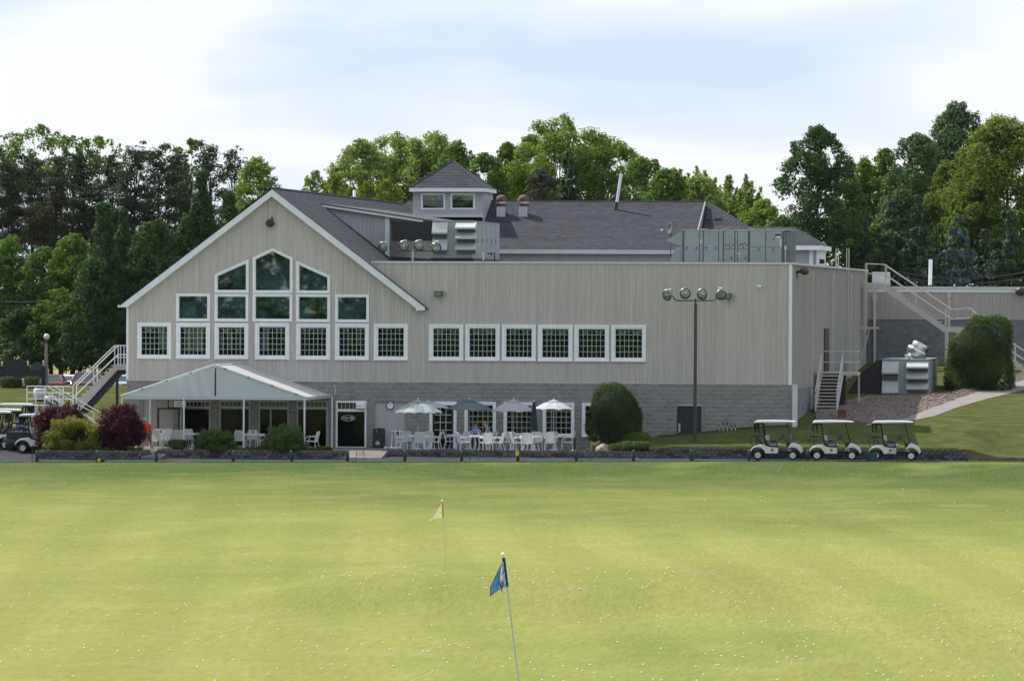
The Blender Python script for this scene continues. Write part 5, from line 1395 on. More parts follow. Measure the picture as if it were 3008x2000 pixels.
# rusty crate beside the side stair
p = gnd(2473, 1228); t = thing('utility_box', 'small rust red box on the gravel beside the foot of the side stair', 'box', tuple(p))
b = MB(); b.box(p.x - .2, p.x + .2, p.y, p.y + .4, p.z - .05, p.z + .38); b.build('body', pm('red_box', (.13, .045, .03), (.19, .08, .055), 5, .8), t, bevel=.02); b = MB(); b.box(p.x - .22, p.x + .22, p.y - .02, p.y + .42, p.z + .38, p.z + .42); b.build('lid', pm('red_lid', (.16, .06, .04)), t)
# overhead lines
def wire(label, pts, r=.03):
    b = MB(); b.tube(pts, r, 5); o = b.build('power_line', MT['black'], None); tag(o, label, 'power line'); o.location = (0, 0, 0)
def cat(a, c, n=14, sag_=.6): return [a + (c - a) * (i / n) - Vector((0, 0, sag_ * 4 * (i / n) * (1 - i / n))) for i in range(n + 1)]
MT['wirem'] = MT['black']
wire('upper of the two dark wires crossing low before the spruces at the right', cat(W(2640, 798, 58), W(3120, 772, 58)), .025)
wire('lower of the two dark wires crossing low before the spruces at the right', cat(W(2660, 816, 58), W(3120, 785, 58)), .025)
wire('upper thick dark wire before the trees at the left edge', cat(W(-120, 878, 47), W(330, 866, 47), 14, .3), .05)
wire('lower thin dark wire before the trees at the left edge', cat(W(-120, 889, 47), W(330, 881, 47), 14, .3), .03)
# ================================================================== WALLS OF SEGMENTAL BLOCK
wb_src = []
for k in range(5):
    q = MB(); rnd = random.Random(40 + k); w, h, d = .138, .064, .17
    f = [(-w, -d * .5, -h), (-w * .3, -d * (.62 + .2 * rnd.random()), -h), (w * .35, -d * (.62 + .2 * rnd.random()), -h), (w, -d * .5, -h)]
    g = [(x, y - .02 + .04 * rnd.random(), h) for x, y, _ in f]
    for i in range(3): q.face([f[i], f[i + 1], g[i + 1], g[i]])
    q.face([g[0], g[1], g[2], g[3], (w, d * .5, h), (-w, d * .5, h)])
    q.face([f[0], g[0], (-w, d * .5, h), (-w, d * .5, -h)]); q.face([f[3], (w, d * .5, -h), (w, d * .5, h), g[3]])
    me = bpy.data.meshes.new('stone'); me.from_pydata(q.v, [], q.f); me.materials.append(MT['wallstone']); wb_src.append(me)
MT['capstone'] = pm('wall_cap_block', (0.09, 0.086, 0.082), (0.15, 0.138, 0.13), 9, 0.95, bump=0.02, bscale=18, orand=.5)
cap_src = []
for me in wb_src:
    m2 = me.copy(); m2.materials[0] = MT['capstone']; cap_src.append(m2)
def block_wall(name, label, path, z0f, courses, mat_core='mulch', taper=None):
    """individual blocks laid along a polyline"""
    t = thing(name, label, 'wall', (path[0][0], path[0][1], z0f(*path[0])))
    o0 = Vector(ORG(t))
    for c in range(courses):
        carry = -.15 if c % 2 else 0.0
        for (x0, y0), (x1, y1) in zip(path[:-1], path[1:]):
            L_ = math.hypot(x1 - x0, y1 - y0); ux, uy = (x1 - x0) / L_, (y1 - y0) / L_; s = carry + .15
            while s < L_ + .05:
                x, y = x0 + ux * s, y0 + uy * s
                if taper is None or c < taper(x):
                    z = z0f(x, y) + .068 + c * .14
                    last = c == courses - 1 or (taper is not None and c + 1 >= taper(x))
                    o = bpy.data.objects.new('stone', random.choice(cap_src if last else wb_src)); sc.collection.objects.link(o); o.parent = t
                    o.location = Vector((x, y, z)) - o0
                    o.rotation_euler = (random.uniform(-.02, .02), random.uniform(-.012, .012), math.atan2(uy, ux) + random.uniform(-.03, .03))
                s += .3
    return t
z00 = lambda x, y: -.03
px = lambda u, Y: W(u, 1330, Y).x
block_wall('planter_wall', 'low dark block edging of the left planting bed with the purple shrubs', [(px(112, -10.6), -10.6), (px(395, -10.3), -10.3), (px(438, -9.2), -9.2)], lambda x, y: -.16, 3)
block_wall('planter_wall', 'low dark block edging of the planting bed below the awning', [(px(462, -8.9), -8.9), (px(985, -8.7), -8.7), (px(1012, -7.9), -7.9)], lambda x, y: -.12, 3)
block_wall('patio_wall', 'low dark block edging along the terrace with the umbrellas', [(px(1121, -6.42), -6.42), (px(1925, -6.38), -6.38)], lambda x, y: -.09, 3)
block_wall('retaining_wall', 'higher dark retaining wall of stepped blocks below the right lawn', [(px(1915, -6.36), -6.36), (px(3050, -6.3), -6.3)], lambda x, y: -.04, 4,
    taper=lambda x: 4 if x < px(2828, -6.3) else (3 if x < px(2838, -6.3) else (2 if x < px(2842, -6.3) else 1)))
# soil of the beds, lawn edge behind the wall
b = MB(); x0, x1, x2 = px(112, -10.6), px(395, -10.3), px(438, -9.2)
b.prism([(x0, -10.5), (x1, -10.2), (x2, -9.1), (x2 - .2, -8.0), (x0 + .3, -7.2), (x0 - .4, -8.5)], -.2, .2, ax='z'); b.build('planting_bed', MT['mulch'], kind='structure')
b = MB(); x0, x1, x2 = px(462, -8.9), px(985, -8.7), px(1012, -7.9)
b.prism([(x0, -8.8), (x1, -8.6), (x2, -7.85), (x2 - .05, -7.62), (x0, -7.62)], -.2, .21, ax='z'); b.build('planting_bed', MT['mulch'], kind='structure')
b = MB(); b.prism([(5.2, -6.25), (8.2, -6.25), (7.1, -.2), (7.0, -.1), (5.0, -.1)], -.2, .26, ax='z'); b.build('planting_bed', MT['mulch'], kind='structure')

# ================================================================== TERRACE FURNITURE
def make_chair(label):
    t = thing('patio_chair', label, 'chair', (0, 0, 0), 'white terrace chairs')
    r = .015                                            # faces +y
    b = MB(); n = 8
    sp = [(-.24 + .48 * i / n, 0) for i in range(n + 1)]
    for i in range(n):
        for j in range(4):
            f = lambda i, j: (-.235 + .47 * i / n, .23 - .45 * j / 4, .43 - .03 * math.sin(math.pi * i / n) - .03 * j / 4)
            b.face([f(i, j), f(i + 1, j), f(i + 1, j + 1), f(i, j + 1)])
    b.build('seat', MT['sling'], t)
    b = MB()
    def bk(i, j):
        a = -1 + 2 * i / n; h = j / 5; w = .235 * (1 if h < .75 else math.sqrt(max(.0, 1 - ((h - .75) / .29) ** 2 * .55)))
        return (a * w, -.23 - .13 * h - .03 * (1 - a * a), .42 + .47 * h)
    for i in range(n):
        for j in range(5): b.face([bk(i, j), bk(i + 1, j), bk(i + 1, j + 1), bk(i, j + 1)])
    b.build('backrest', MT['sling'], t)
    b = MB(); P_ = [bk(0, 0), bk(0, 2), bk(0, 4), bk(0, 5), bk(2, 5), bk(4, 5), bk(6, 5), bk(8, 5), bk(8, 4), bk(8, 2), bk(8, 0)]; b.tube(P_, r, 6); b.tube([(-.24, .235, .43), (.24, .235, .43)], r, 6); b.tube([(-.24, -.23, .4), (.24, -.23, .4)], r, 6); b.build('back_frame', MT['chair'], t)
    for s in (-1, 1):
        b = MB(); b.tube([(s * .24, .235, .43), (s * .275, .28, 0)], r, 6); b.build('leg', MT['chair'], t)
        b = MB(); b.tube([(s * .24, -.24, .42), (s * .27, -.33, 0)], r, 6); b.build('leg', MT['chair'], t)
        b = MB(); b.tube([(s * .24, .235, .43), (s * .285, .22, .55), (s * .295, .12, .645), (s * .29, -.05, .67), (s * .25, -.28, .62)], r * 1.15, 6); b.tube([(s * .24, .235, .43), (s * .24, -.23, .4)], r, 6); b.build('armrest', MT['chair'], t)
    return t
CHAIRS = [  # u, Y, facing (degrees, 0 = looking away from the camera), label
    (1180, -5.4, -80, 'leftmost white chair at the table of the striped umbrella'),
    (1198, -4.2, 200, 'white chair behind the leftmost chair at the striped umbrella table'),
    (1234, -5.9, 0, 'white chair with its back to the range in front of the striped umbrella pole'),
    (1260, -4.2, 190, 'white chair on the far side of the striped umbrella table, near the white door'),
    (1275, -5.0, 85, 'white chair at the right end of the striped umbrella table'),
    (1324, -3.4, -85, 'white chair standing sideways in front of the white door'),
    (1363, -5.7, -60, 'white armchair at the left of the table where two people sit'),
    (1372, -3.7, 180, 'white chair left of the seated woman, facing the range'),
    (1396, -4.0, 182, 'white chair under the seated woman in blue'),
    (1436, -3.9, 120, 'white chair under the seated man in grey'),
    (1427, -6.0, 28, 'white armchair in front of the table where two people sit'),
    (1459, -5.5, 82, 'white chair seen edge on at the right of the two people'),
    (1482, -3.8, 95, 'white chair half hidden behind the edge-on chair'),
    (1503, -3.4, 0, 'white chair with back to the range behind the lavender umbrella pole'),
    (1521, -5.6, -70, 'white armchair at the left of the table of the folded umbrella'),
    (1549, -6.0, 2, 'white chair in front of the table of the folded umbrella'),
    (1577, -4.1, 185, 'white chair beyond the folded umbrella, facing the range'),
    (1617, -4.4, 2, 'white chair with its back to the range under the rightmost umbrella'),
    (1622, -2.6, 180, 'white chair behind the pole of the rightmost umbrella'),
    (1668, -3.9, 84, 'rightmost terrace chair, sideways near the round shrub'),
    (407, -6.4, -75, 'white chair just left of the man in the orange shirt'),
    (458, -5.8, 0, 'white chair with its back to the range right of the man in orange'),
    (462, -4.0, 180, 'white chair on the far side of the table right of the man in orange'),
    (490, -3.0, 182, 'white chair beside the tan door panel under the awning'),
    (487, -6.2, 82, 'white chair seen sideways left of the ornamental grass'),
    (528, -5.2, 0, 'white chair behind the ornamental grass at the second awning post'),
    (549, -3.5, 181, 'white chair right of the second awning post facing the range'),
    (706, -5.0, 0, 'white chair left of the third awning post'),
    (738, -3.9, 178, 'white chair right of the third awning post'),
    (778, -5.4, 70, 'white chair left of the weeping shrub by the right awning post'),
    (915, -5.9, 80, 'white chair alone at the right corner post of the awning')]
proto = make_chair(CHAIRS[0][3])
def place(o, u, Y, a): 
    x = W(u, 1310, Y).x; o.location = (x, Y, PZ); o.rotation_euler = (0, 0, R(a))
for i, (u, Y, a, lab) in enumerate(CHAIRS):
    o = proto if i == 0 else dup(proto, (0, 0, 0), 0, lab)
    place(o, u, Y, a)
def make_table(label):
    t = thing('patio_table', label, 'table', (0, 0, 0), 'round terrace tables')
    b = MB(); b.lathe([(.001, .70), (.52, .70), (.545, .712), (.545, .728), (.52, .735), (.001, .735)], 28); b.build('table_top', MT['tabletop'], t, smooth=False)
    b = MB(); b.lathe([(.53, .66), (.555, .66), (.555, .728), (.546, .74)], 28, caps=False); b.build('rim', MT['chair'], t)
    for k in range(4):
        a = math.pi / 4 + k * math.pi / 2; b = MB(); c, s = math.cos(a), math.sin(a)
        b.tube([(.44 * c, .44 * s, .69), (.36 * c, .36 * s, .35), (.46 * c, .46 * s, 0)], .02, 6); b.build('leg', MT['chair'], t)
    return t
TABLES = [(1230, -5.0, 'round table under the striped green grey umbrella'), (1412, -4.9, 'round white table in front of the two seated people'), (1560, -5.0, 'round table under the folded dark umbrella'),
          (1508, -2.6, 'round table under the lavender umbrella, close to the wall'), (1628, -3.5, 'round table under the rightmost pale umbrella'), (1345, -2.8, 'round table between the white door and the seated woman'),
          (470, -5.0, 'round table just right of the man in orange'), (535, -4.2, 'round table behind the second awning post'), (583, -4.6, 'round table left of the middle weeping shrub'), (745, -4.7, 'round table right of the third awning post')]
tp = make_table(TABLES[0][2])
for i, (u, Y, lab) in enumerate(TABLES):
    o = tp if i == 0 else dup(tp, (0, 0, 0), 0, lab)
    place(o, u, Y, 13 * i)
# bits on the tables
def bottle(u, Y, label, col, h=.2, r=.03, cat_='bottle'):
    x = W(u, 1290, Y).x; t = thing('condiment_bottle', label, cat_, (x, Y, PZ + .735))
    m = pm('plastic', col, None, rough=.4)
    b = MB(); b.lathe([(r, 0), (r, h * .65), (r * .6, h * .8)], 10, (x, Y, PZ + .735)); b.build('bottle', m, t)
    b = MB(); b.lathe([(r * .6, h * .8), (r * .25, h)], 10, (x, Y, PZ + .735)); b.build('cap', MT['white'] if col[0] > .3 else MT['orange'], t)
bottle(470, -4.9, 'pale sauce bottle on the table right of the man in orange', (.6, .5, .35)); bottle(473, -4.95, 'red sauce bottle on the table right of the man in orange', (.35, .02, .02))
bottle(546, -4.1, 'yellow bottle on the table at the second awning post', (.6, .5, .1)); bottle(694, -4.6, 'pale bottle on the table left of the third awning post', (.6, .55, .4))
bottle(744, -4.6, 'brown bottle on the table right of the third awning post', (.2, .1, .05)); bottle(750, -4.7, 'white shaker on the table right of the third awning post', (.7, .7, .7), .13)
bottle(1406, -4.9, 'pinkish bottle in front of the seated woman', (.5, .3, .25)); bottle(1412, -5.0, 'small dark red bottle between the two seated people', (.2, .02, .02), .24); bottle(1222, -4.9, 'brown bottle at the pole of the striped umbrella', (.25, .12, .06))
def plate(u, Y, label, col):
    x = W(u, 1290, Y).x; b = MB(); b.lathe([(.0, .0), (.08, .0), (.13, .02), (.12, .024), (.0, .008)], 16, (0, 0, 0)); o = b.build('plate', pm('plate_glaze', col, None, rough=.3)); tag(o, label, 'plate'); o.location = (x, Y, PZ + .736)
plate(1420, -4.7, 'blue plate on the table between the two people', (.05, .25, .4)); plate(1430, -5.1, 'pale blue plate at the right side of the same table', (.2, .45, .6)); plate(1214, -4.9, 'bluish plate on the striped umbrella table', (.2, .4, .5))

def umbrella(label, u, Y, vt, vr, half, cols, tilt=(0, 0), n=8, vent=True):
    x = W(u, 1290, Y).x; zt = W(u, vt, Y).z; zr = W(u, vr, Y).z
    t = thing('patio_umbrella', label, 'umbrella', (x, Y, PZ), 'open terrace umbrellas')
    b = MB(); b.tube([(x, Y, PZ + .05), (x + tilt[0] * .5, Y + tilt[1] * .5, zt)], .022, 8); b.build('pole', MT['frame_grey'], t)
    b = MB(); b.lathe([(.24, .0), (.24, .04), (.2, .08), (.05, .1), (.03, .3), (.001, .3)], 16, (x, Y, PZ)); b.build('base', MT['chair'], t)
    ap = Vector((x + tilt[0] * .5, Y + tilt[1] * .5, zt - .06))
    rim = [Vector((x + half * math.cos(2 * math.pi * (k + .5) / n) + tilt[0] * .2, Y + half * math.sin(2 * math.pi * (k + .5) / n) + tilt[1], zr - tilt[0] * .25 * math.cos(2 * math.pi * (k + .5) / n) - tilt[1] * .3 * math.sin(2 * math.pi * (k + .5) / n))) for k in range(n)]
    for k in range(n):
        b = MB(); a, c = rim[k], rim[(k + 1) % n]
        S = 6
        def pt(s, w):
            e = a + (c - a) * w; e = e + Vector((0, 0, .05 * math.sin(math.pi * w)))
            p = ap + (e - ap) * s; p.z += .09 * math.sin(math.pi * s) * (1 - .55 * math.sin(math.pi * w)); return p
        for i in range(S):
            for j in range(4): b.face([pt(i / S, j / 4), pt(i / S, (j + 1) / 4), pt((i + 1) / S, (j + 1) / 4), pt((i + 1) / S, j / 4)])
        for j in range(4): 
            p, q = pt(1, j / 4), pt(1, (j + 1) / 4); b.face([p, q, q - Vector((0, 0, .035)), p - Vector((0, 0, .035))])
        b.build('panel', cols[k % len(cols)], t)
        b = MB(); b.tube([ap - Vector((0, 0, .05)), a - Vector((0, 0, .015))], .009, 5); b.build('rib', MT['frame_grey'], t)
    if vent:
        b = MB(); m = ap + Vector((0, 0, .07))
        for k in range(n):
            a = m + (rim[k] - ap) * .27 + Vector((0, 0, .03)); c = m + (rim[(k + 1) % n] - ap) * .27 + Vector((0, 0, .03)); b.face([m, a, c]); b.face([a, c, c - Vector((0, 0, .03)), a - Vector((0, 0, .03))])
        b.build('vent_cap', cols[0], t)
    b = MB(); b.sphere(ap + Vector((0, 0, .1)), (.03, .03, .045), 8, 6); b.build('finial', MT['white'], t)
def fab(name, c): return pm(name, c, tuple(min(1, a * 1.1) for a in c), 3, .85, transl=.3)
MT['fgreen'], MT['fpale'] = fab('sage_fabric', (.30, .37, .36)), fab('pale_sage_fabric', (.44, .50, .49))
MT['flav'], MT['fteal'], MT['fwhite'], MT['fdark'] = fab('lavender_fabric', (.47, .45, .50)), fab('slate_green_fabric', (.135, .18, .195)), fab('pale_grey_fabric', (.58, .58, .63)), fab('dark_green_fabric', (.04, .075, .085))
umbrella('lavender umbrella half hidden behind the striped umbrella', 1258, -3.2, 1178, 1198, 1.05, [MT['flav']])
umbrella('striped green grey umbrella, leftmost of the open ones', 1227, -5.0, 1173, 1212, 1.2, [MT['fgreen'], MT['fpale']], n=14)
umbrella('dark slate umbrella above the left terrace window', 1378, -2.7, 1173, 1203, 1.18, [MT['fteal']])
umbrella('lavender grey umbrella left of the folded one', 1508, -2.7, 1173, 1208, 1.12, [MT['flav']])
umbrella('pale umbrella right of the folded one', 1626, -3.5, 1174, 1202, 1.03, [MT['fwhite']])
x = W(1568, 1290, -5).x; zt = W(1568, 1180, -5).z; t = thing('folded_umbrella', 'folded dark green umbrella standing between two pale ones', 'umbrella', (x, -5, PZ))
b = MB(); b.tube([(x, -5, PZ), (x, -5, zt + .03)], .022, 8); b.build('pole', MT['frame_grey'], t)
b = MB(); nn = 20
for i in range(6):
    z0, z1 = zt - 1.42 * (i / 6), zt - 1.42 * ((i + 1) / 6); r0, r1 = .045 + .12 * (i / 6) ** .8, .045 + .12 * ((i + 1) / 6) ** .8
    for k in range(nn):
        f = lambda r, k: r * (1 + .28 * math.cos(k * math.pi))
        a0, a1 = 2 * math.pi * k / nn, 2 * math.pi * (k + 1) / nn
        b.face([(x + f(r0, k) * math.cos(a0), -5 + f(r0, k) * math.sin(a0), z0), (x + f(r0, k + 1) * math.cos(a1), -5 + f(r0, k + 1) * math.sin(a1), z0), (x + f(r1, k + 1) * math.cos(a1), -5 + f(r1, k + 1) * math.sin(a1), z1), (x + f(r1, k) * math.cos(a0), -5 + f(r1, k) * math.sin(a0), z1)])
b.build('folded_canopy', MT['fdark'], t); b = MB(); b.lathe([(.24, 0), (.24, .05), (.04, .1), (.03, .3)], 16, (x, -5, PZ)); b.build('base', MT['chair'], t); b = MB(); b.sphere((x, -5, zt + .05), .03, 8, 6); b.build('finial', MT['white'], t)
# litter bin, cleat brush stand, short post
p = W(1111, 1317, -1.0); x = p.x; w_ = .27; t = thing('litter_bin', 'black litter bin with round white diamond sign beside the glass door', 'bin', (x, -1, PZ))
b = MB(); b.box(x - w_, x + w_, -1, -.45, PZ, PZ + .72); b.build('body', MT['black'], t, bevel=.02)
b = MB(); P_ = [(x - w_, PZ + .7), (x + w_, PZ + .7), (x + w_, PZ + .93), (x - w_, PZ + .93)]; b.ring(P_, [(x - .17, PZ + .75), (x + .17, PZ + .75), (x + .17, PZ + .89), (x - .17, PZ + .89)], -1.005, -.45); b.prism([(x - w_, PZ + .93), (x + w_, PZ + .93), (x, PZ + .985)], -1.005, -.45); b.build('lid', MT['black'], t)
b = MB(); b.box(x - .11, x + .11, -.62, -.6, PZ + .75, PZ + .89); b.build('liner', MT['seatgrey'], t)
o = W(1109, 1301, -1.01); b = MB(); b.lathe([(.10, -.006), (.112, -.006), (.112, .01)], 20, (o.x, -1.005, o.z), 'y', caps=False); b.build('sign_ring', MT['white'], t)
b = MB(); K = [(0, .085), (.028, .028), (.085, 0), (.028, -.028), (0, -.085), (-.028, -.028), (-.085, 0), (-.028, .028)]; b.prism([(o.x + a, o.z + c) for a, c in K], -1.012, -1.002); b.build('sign_emblem', MT['white'], t)
p = W(1165, 1318, -.9); x = p.x; t = thing('shoe_brush_stand', 'white tubular stand with two black brushes in front of the boarded recess', 'stand', (x, -.9, PZ))
b = MB(); b.box(x - .35, x + .25, -1.1, -.7, PZ, PZ + .06); b.box(x - .62, x - .45, -1.0, -.8, PZ, PZ + .07); b.build('base', MT['white'], t, bevel=.01)
b = MB(); b.tube([(x - .27, -.9, PZ + .05), (x - .2, -.9, PZ + .82)], .025, 8); b.tube([(x + .2, -.9, PZ + .05), (x + .13, -.9, PZ + .82)], .025, 8); b.tube([(x - .28, -.9, PZ + .83), (x + .24, -.9, PZ + .83)], .03, 8); b.build('frame', MT['whiterail'], t)
for s in (-.13, .07): b = MB(); b.tube([(x + s, -.93, PZ + .83), (x + s - .01, -.95, PZ + .66)], [.05, .03], 8); b.build('brush', MT['black'], t)
p = W(1688, 1324, -5.9); t = thing('path_post', 'short black post at the right end of the terrace', 'post', (p.x, -5.9, PZ)); b = MB(); b.lathe([(.055, 0), (.055, .62), (.06, .64), (.06, .68), (.045, .7), (.001, .71)], 12, (p.x, -5.9, PZ)); b.build('post', MT['black'], t); b = MB(); b.sphere((p.x - .1, -5.95, PZ + .06), .045, 8, 6); b.build('lamp', MT['white'], t)
p = W(446, 1314, -6.6); t = thing('traffic_cone', 'small orange cone under the chair right of the man in orange', 'cone', (p.x, -6.6, PZ)); b = MB(); b.lathe([(.08, .03), (.03, .29), (.025, .30)], 14, (p.x, -6.6, PZ)); b.build('cone', MT['orange'], t); b = MB(); b.box(p.x - .13, p.x + .13, -6.73, -6.47, PZ, PZ + .03); b.build('base', MT['orange'], t)

# ================================================================== GOLF CARS
def arc(cx, cz, r, a0, a1, n): return [(cx + r * math.cos(R(a0 + (a1 - a0) * i / n)), cz + r * math.sin(R(a0 + (a1 - a0) * i / n))) for i in range(n + 1)]
def make_cart(label, group):
    """nose towards +x, wheels at x = -.82 and +.83, built round the origin"""
    t = thing('golf_cart', label, 'golf cart', (0, 0, 0), group)
    xr, xf, zw = -.82, .83, .23
    for x in (xr, xf):
        for s in (-1, 1):
            b = MB(); y0 = s * .5; pr = [(.10, -.085), (.20, -.09), (.225, -.06), (.23, 0), (.225, .06), (.20, .09), (.10, .085)]
            b.lathe(pr, 24, (x, y0, zw), 'y'); w = b.build('wheel', MT['tyre'], t, smooth=True)
            b = MB(); yy = y0 + s * .088; b.lathe([(.135, 0), (.14, s * .012), (.12, s * .006)], 24, (x, yy, zw), 'y')
            for k in range(5):
                a = 2 * math.pi * k / 5 + .3; b.bar((x + .03 * math.cos(a), yy + s * .004, zw + .03 * math.sin(a)), (x + .13 * math.cos(a), yy + s * .004, zw + .13 * math.sin(a)), .045, .012, up=(0, 1, 0))
            b.lathe([(.001, s * .014), (.04, s * .01), (.045, 0)], 12, (x, yy, zw), 'y'); b.build('rim', MT['rim'], w)
    # rear body: rounded quarter with wheel arch
    rear = [(-1.20, .40), (-1.17, .47), (-1.05, .60), (-.88, .68), (-.6, .715), (-.42, .70), (-.28, .63), (.12, .60), (.13, .30)] + [(-.46, .30)] + arc(xr, zw, .34, 14, 155, 9)
    b = MB(); b.prism(rear, -.58, .58); b.build('rear_body', MT['cartbody'], t, bevel=.035)
    front = [(.76, .44)] + arc(xf, zw, .36, 118, 12, 8) + [(1.27, .36), (1.28, .44), (1.22, .56), (1.10, .68), (.95, .76), (.80, .80), (.72, .79), (.62, .58), (.52, .44), (.56, .42)]
    b = MB(); b.prism(front, -.56, .56); b.build('front_cowl', MT['cartbody'], t, bevel=.04)
    b = MB(); b.box(-.50, .60, -.57, .57, .20, .31); b.box(-1.15, 1.2, -.40, .40, .20, .42); b.build('floor_pan', MT['tyre'], t, bevel=.02)
    for xx, a0, a1 in ((xr, 8, 172), (xf, 5, 160)):
        b = MB(); o_, i_ = arc(xx, zw, .375, a0, a1, 12), arc(xx, zw, .325, a0, a1, 12); b.prism(o_ + i_[::-1], -.595, .595); b.build('fender_trim', MT['bronze'], t)
    b = MB(); b.box(1.24, 1.32, -.5, .5, .27, .38); b.box(-1.25, -1.15, -.5, .5, .27, .40); b.build('bumper', MT['tyre'], t, bevel=.02)
    # black sill line and seat
    b = MB(); b.prism([(-.56, .76), (-.40, .66), (-.28, .625), (.12, .605), (.12, .66), (-.24, .68), (-.40, .79)], -.6, .6); b.build('seat_base', MT['tyre'], t)
    b = MB(); b.prism([(-.38, .66), (.26, .64), (.28, .70), (.22, .75), (-.3, .77)], -.52, .52); b.build('seat', MT['seatgrey'], t, bevel=.03)
    b = MB(); b.prism([(-.38, .80), (-.30, .80), (-.33, 1.08), (-.36, 1.15), (-.47, 1.16), (-.50, 1.1)], -.52, .52); b.build('backrest', MT['seatgrey'], t, bevel=.03)
    for s in (-1, 1):
        b = MB(); y = s * .57; b.tube([(-.5, y, .80), (-.42, y, .89), (-.2, y, .905), (-.02, y, .88), (.06, y, .78), (.10, y, .66)], .026, 7); b.tube([(-.36, y, .72), (-.30, y, .79), (-.08, y, .80), (.0, y, .72)], .02, 6); b.build('armrest', MT['tyre'], t)
    b = MB(); b.prism([(.52, .62), (.80, .74), (.74, .83), (.52, .82)], -.5, .5); b.build('dash', MT['tyre'], t, bevel=.02)
    b = MB(); b.tube([(.62, .28, .8), (.30, .28, 1.02)], .018, 7); Mx = Matrix.Translation((.25, .28, 1.05)) @ Matrix.Rotation(R(-52), 4, 'Y'); i0 = len(b.v)
    ring_ = [(.17 * math.cos(2 * math.pi * k / 18), .17 * math.sin(2 * math.pi * k / 18), 0) for k in range(19)]; b.tube(ring_, .02, 6); b.box(-.16, .16, -.05, .05, -.03, .01); b.xform(Mx, i0); b.build('steering_wheel', MT['tyre'], t)
    # canopy and struts
    zc = 1.80
    b = MB(); n = 10
    top = [(-1.0, zc - .06), (-.98, zc + .02), (-.9, zc + .055), (-.2, zc + .07), (.5, zc + .06), (.86, zc + .03), (.93, zc), (.86, zc - .015), (-.9, zc - .05)]
    b.prism(top, -.56, .56); b.build('canopy', MT['cartroof'], t, bevel=.03)
    for s in (-1, 1):
        b = MB(); b.bar((-.47, s * .47, .74), (-.62, s * .47, zc - .05), .055, .10, up=(0, 1, 0)); b.build('rear_strut', MT['tyre'], t)
        b = MB(); b.tube([(.78, s * .46, .72), (.52, s * .46, zc - .03)], .017, 7); b.build('front_strut', MT['tyre'], t)
    b = MB(); P_ = [(.76, -.45, .80), (.76, .45, .80), (.655, .45, 1.26), (.655, -.45, 1.26)]; b.face(P_); b.build('windscreen', MT['screen'], t)
    b = MB(); b.tube([(.79, -.5, .98), (.82, -.6, 1.0)], .02, 6); b.tube([(.79, .5, .98), (.82, .6, 1.0)], .02, 6); b.build('mirror', MT['tyre'], t)
    # bag well: basket, bag straps
    b = MB()
    for k in range(5): y = -.45 + .225 * k; b.tube([(-.62, y, .72), (-.82, y, .93), (-.86, y, 1.09), (-.55, y, 1.12)], .012, 5)
    b.tube([(-.86, -.45, 1.09), (-.86, .45, 1.09)], .014, 5); b.tube([(-.82, -.45, .93), (-.82, .45, .93)], .012, 5)
    for y in (-.45, .45): b.tube([(-.5, y, 1.1), (-1.13, y, 1.12), (-1.13, y, 1.1)], .018, 6); b.tube([(-.98, y, 1.1), (-.92, y, .9), (-.94, y, .68)], .02, 6)
    b.tube([(-1.13, -.45, 1.12), (-1.13, .45, 1.12)], .02, 6); b.build('bag_rack', MT['tyre'], t)
    b = MB()
    for y in (-.3, .3): b.tube([(-1.1, y, 1.1), (-1.19, y, .95), (-1.16, y, .75), (-1.08, y, .62)], .012, 5)
    b.build('bag_strap', MT['tyre'], t)
    b = MB()                                              # rolled rain cover under the canopy edge
    for y in (-.35, .1, .42): b.tube([(-.9, y, zc - .02), (-1.0, y, zc - .1), (-1.0, y, zc - .38), (-.96, y, zc - .5)], [.05, .06, .04, .015], 7)
    for y in (-.2, .3): b.tube([(-.82, y, zc - .04), (-.84, y, zc - .25), (-.8, y, zc - .55)], [.05, .045, .015], 7)
    b.box(-1.0, -.6, -.5, .5, zc - .13, zc - .05); b.build('rain_cover', MT['tyre'], t)
    b = MB(); b.lathe([(.001, -.585), (.075, -.585), (.085, -.58)], 20, (-.14, 0, .475), 'y'); e = b.build('emblem', MT['emblem'], t)
    b = MB(); b.prism([(-.19, .46), (-.14, .42), (-.09, .46), (-.10, .50), (-.18, .50)], -.592, -.586); b.lathe([(.06, -.588), (.066, -.588)], 18, (-.14, 0, .475), 'y', caps=False); b.build('emblem_crest', MT['emblem2'], e)
    for s in (-1, 1): b = MB(); b.sphere((1.2, s * .38, .55), (.05, .08, .05), 10, 6); b.build('headlight', MT['lens'], t)
    return t
MT['screen'] = pm('folded_screen', (.42, .46, .44), None, rough=.15)
MT['emblem'] = pm('emblem_tan', (.40, .24, .14), (.55, .42, .3), 25, .6)
MT['emblem2'] = pm('emblem_dark', (.16, .09, .05), None, rough=.6)
GC = 'golf carts parked on the path'
cart = make_cart('ivory golf cart, leftmost of the three below the retaining wall', GC)
for i, (u, Y, rz, lab) in enumerate([(2279, -8.1, 1.5, None), (2450, -8.2, 5.5, 'ivory golf cart in the middle of the three below the retaining wall'), (2625, -8.3, 3, 'ivory golf cart at the right behind the green box')]):
    o = cart if i == 0 else dup(cart, (0, 0, 0), 0, lab)
    x = W(u, 1345, Y).x; o.location = (x, Y, float(zedge(x)) + .045); o.rotation_euler = (0, 0, R(rz))
for u, Y, rz, lab in [(-30, -3.3, 184, 'golf cart at the left edge of the picture, nearest of the three in a row'), (0, -1.5, 183, 'middle golf cart of the three in a row at the left edge'), (36, .4, 182, 'golf cart furthest back of the three in a row at the left edge')]:
    x = W(u, 1290, Y).x; o = dup(cart, (x, Y, float(zleft(x, Y)) + .03 if Y > -1.4 else .20 + (Y + 1.4) * .04), R(rz), lab, 'golf carts on the left lot')
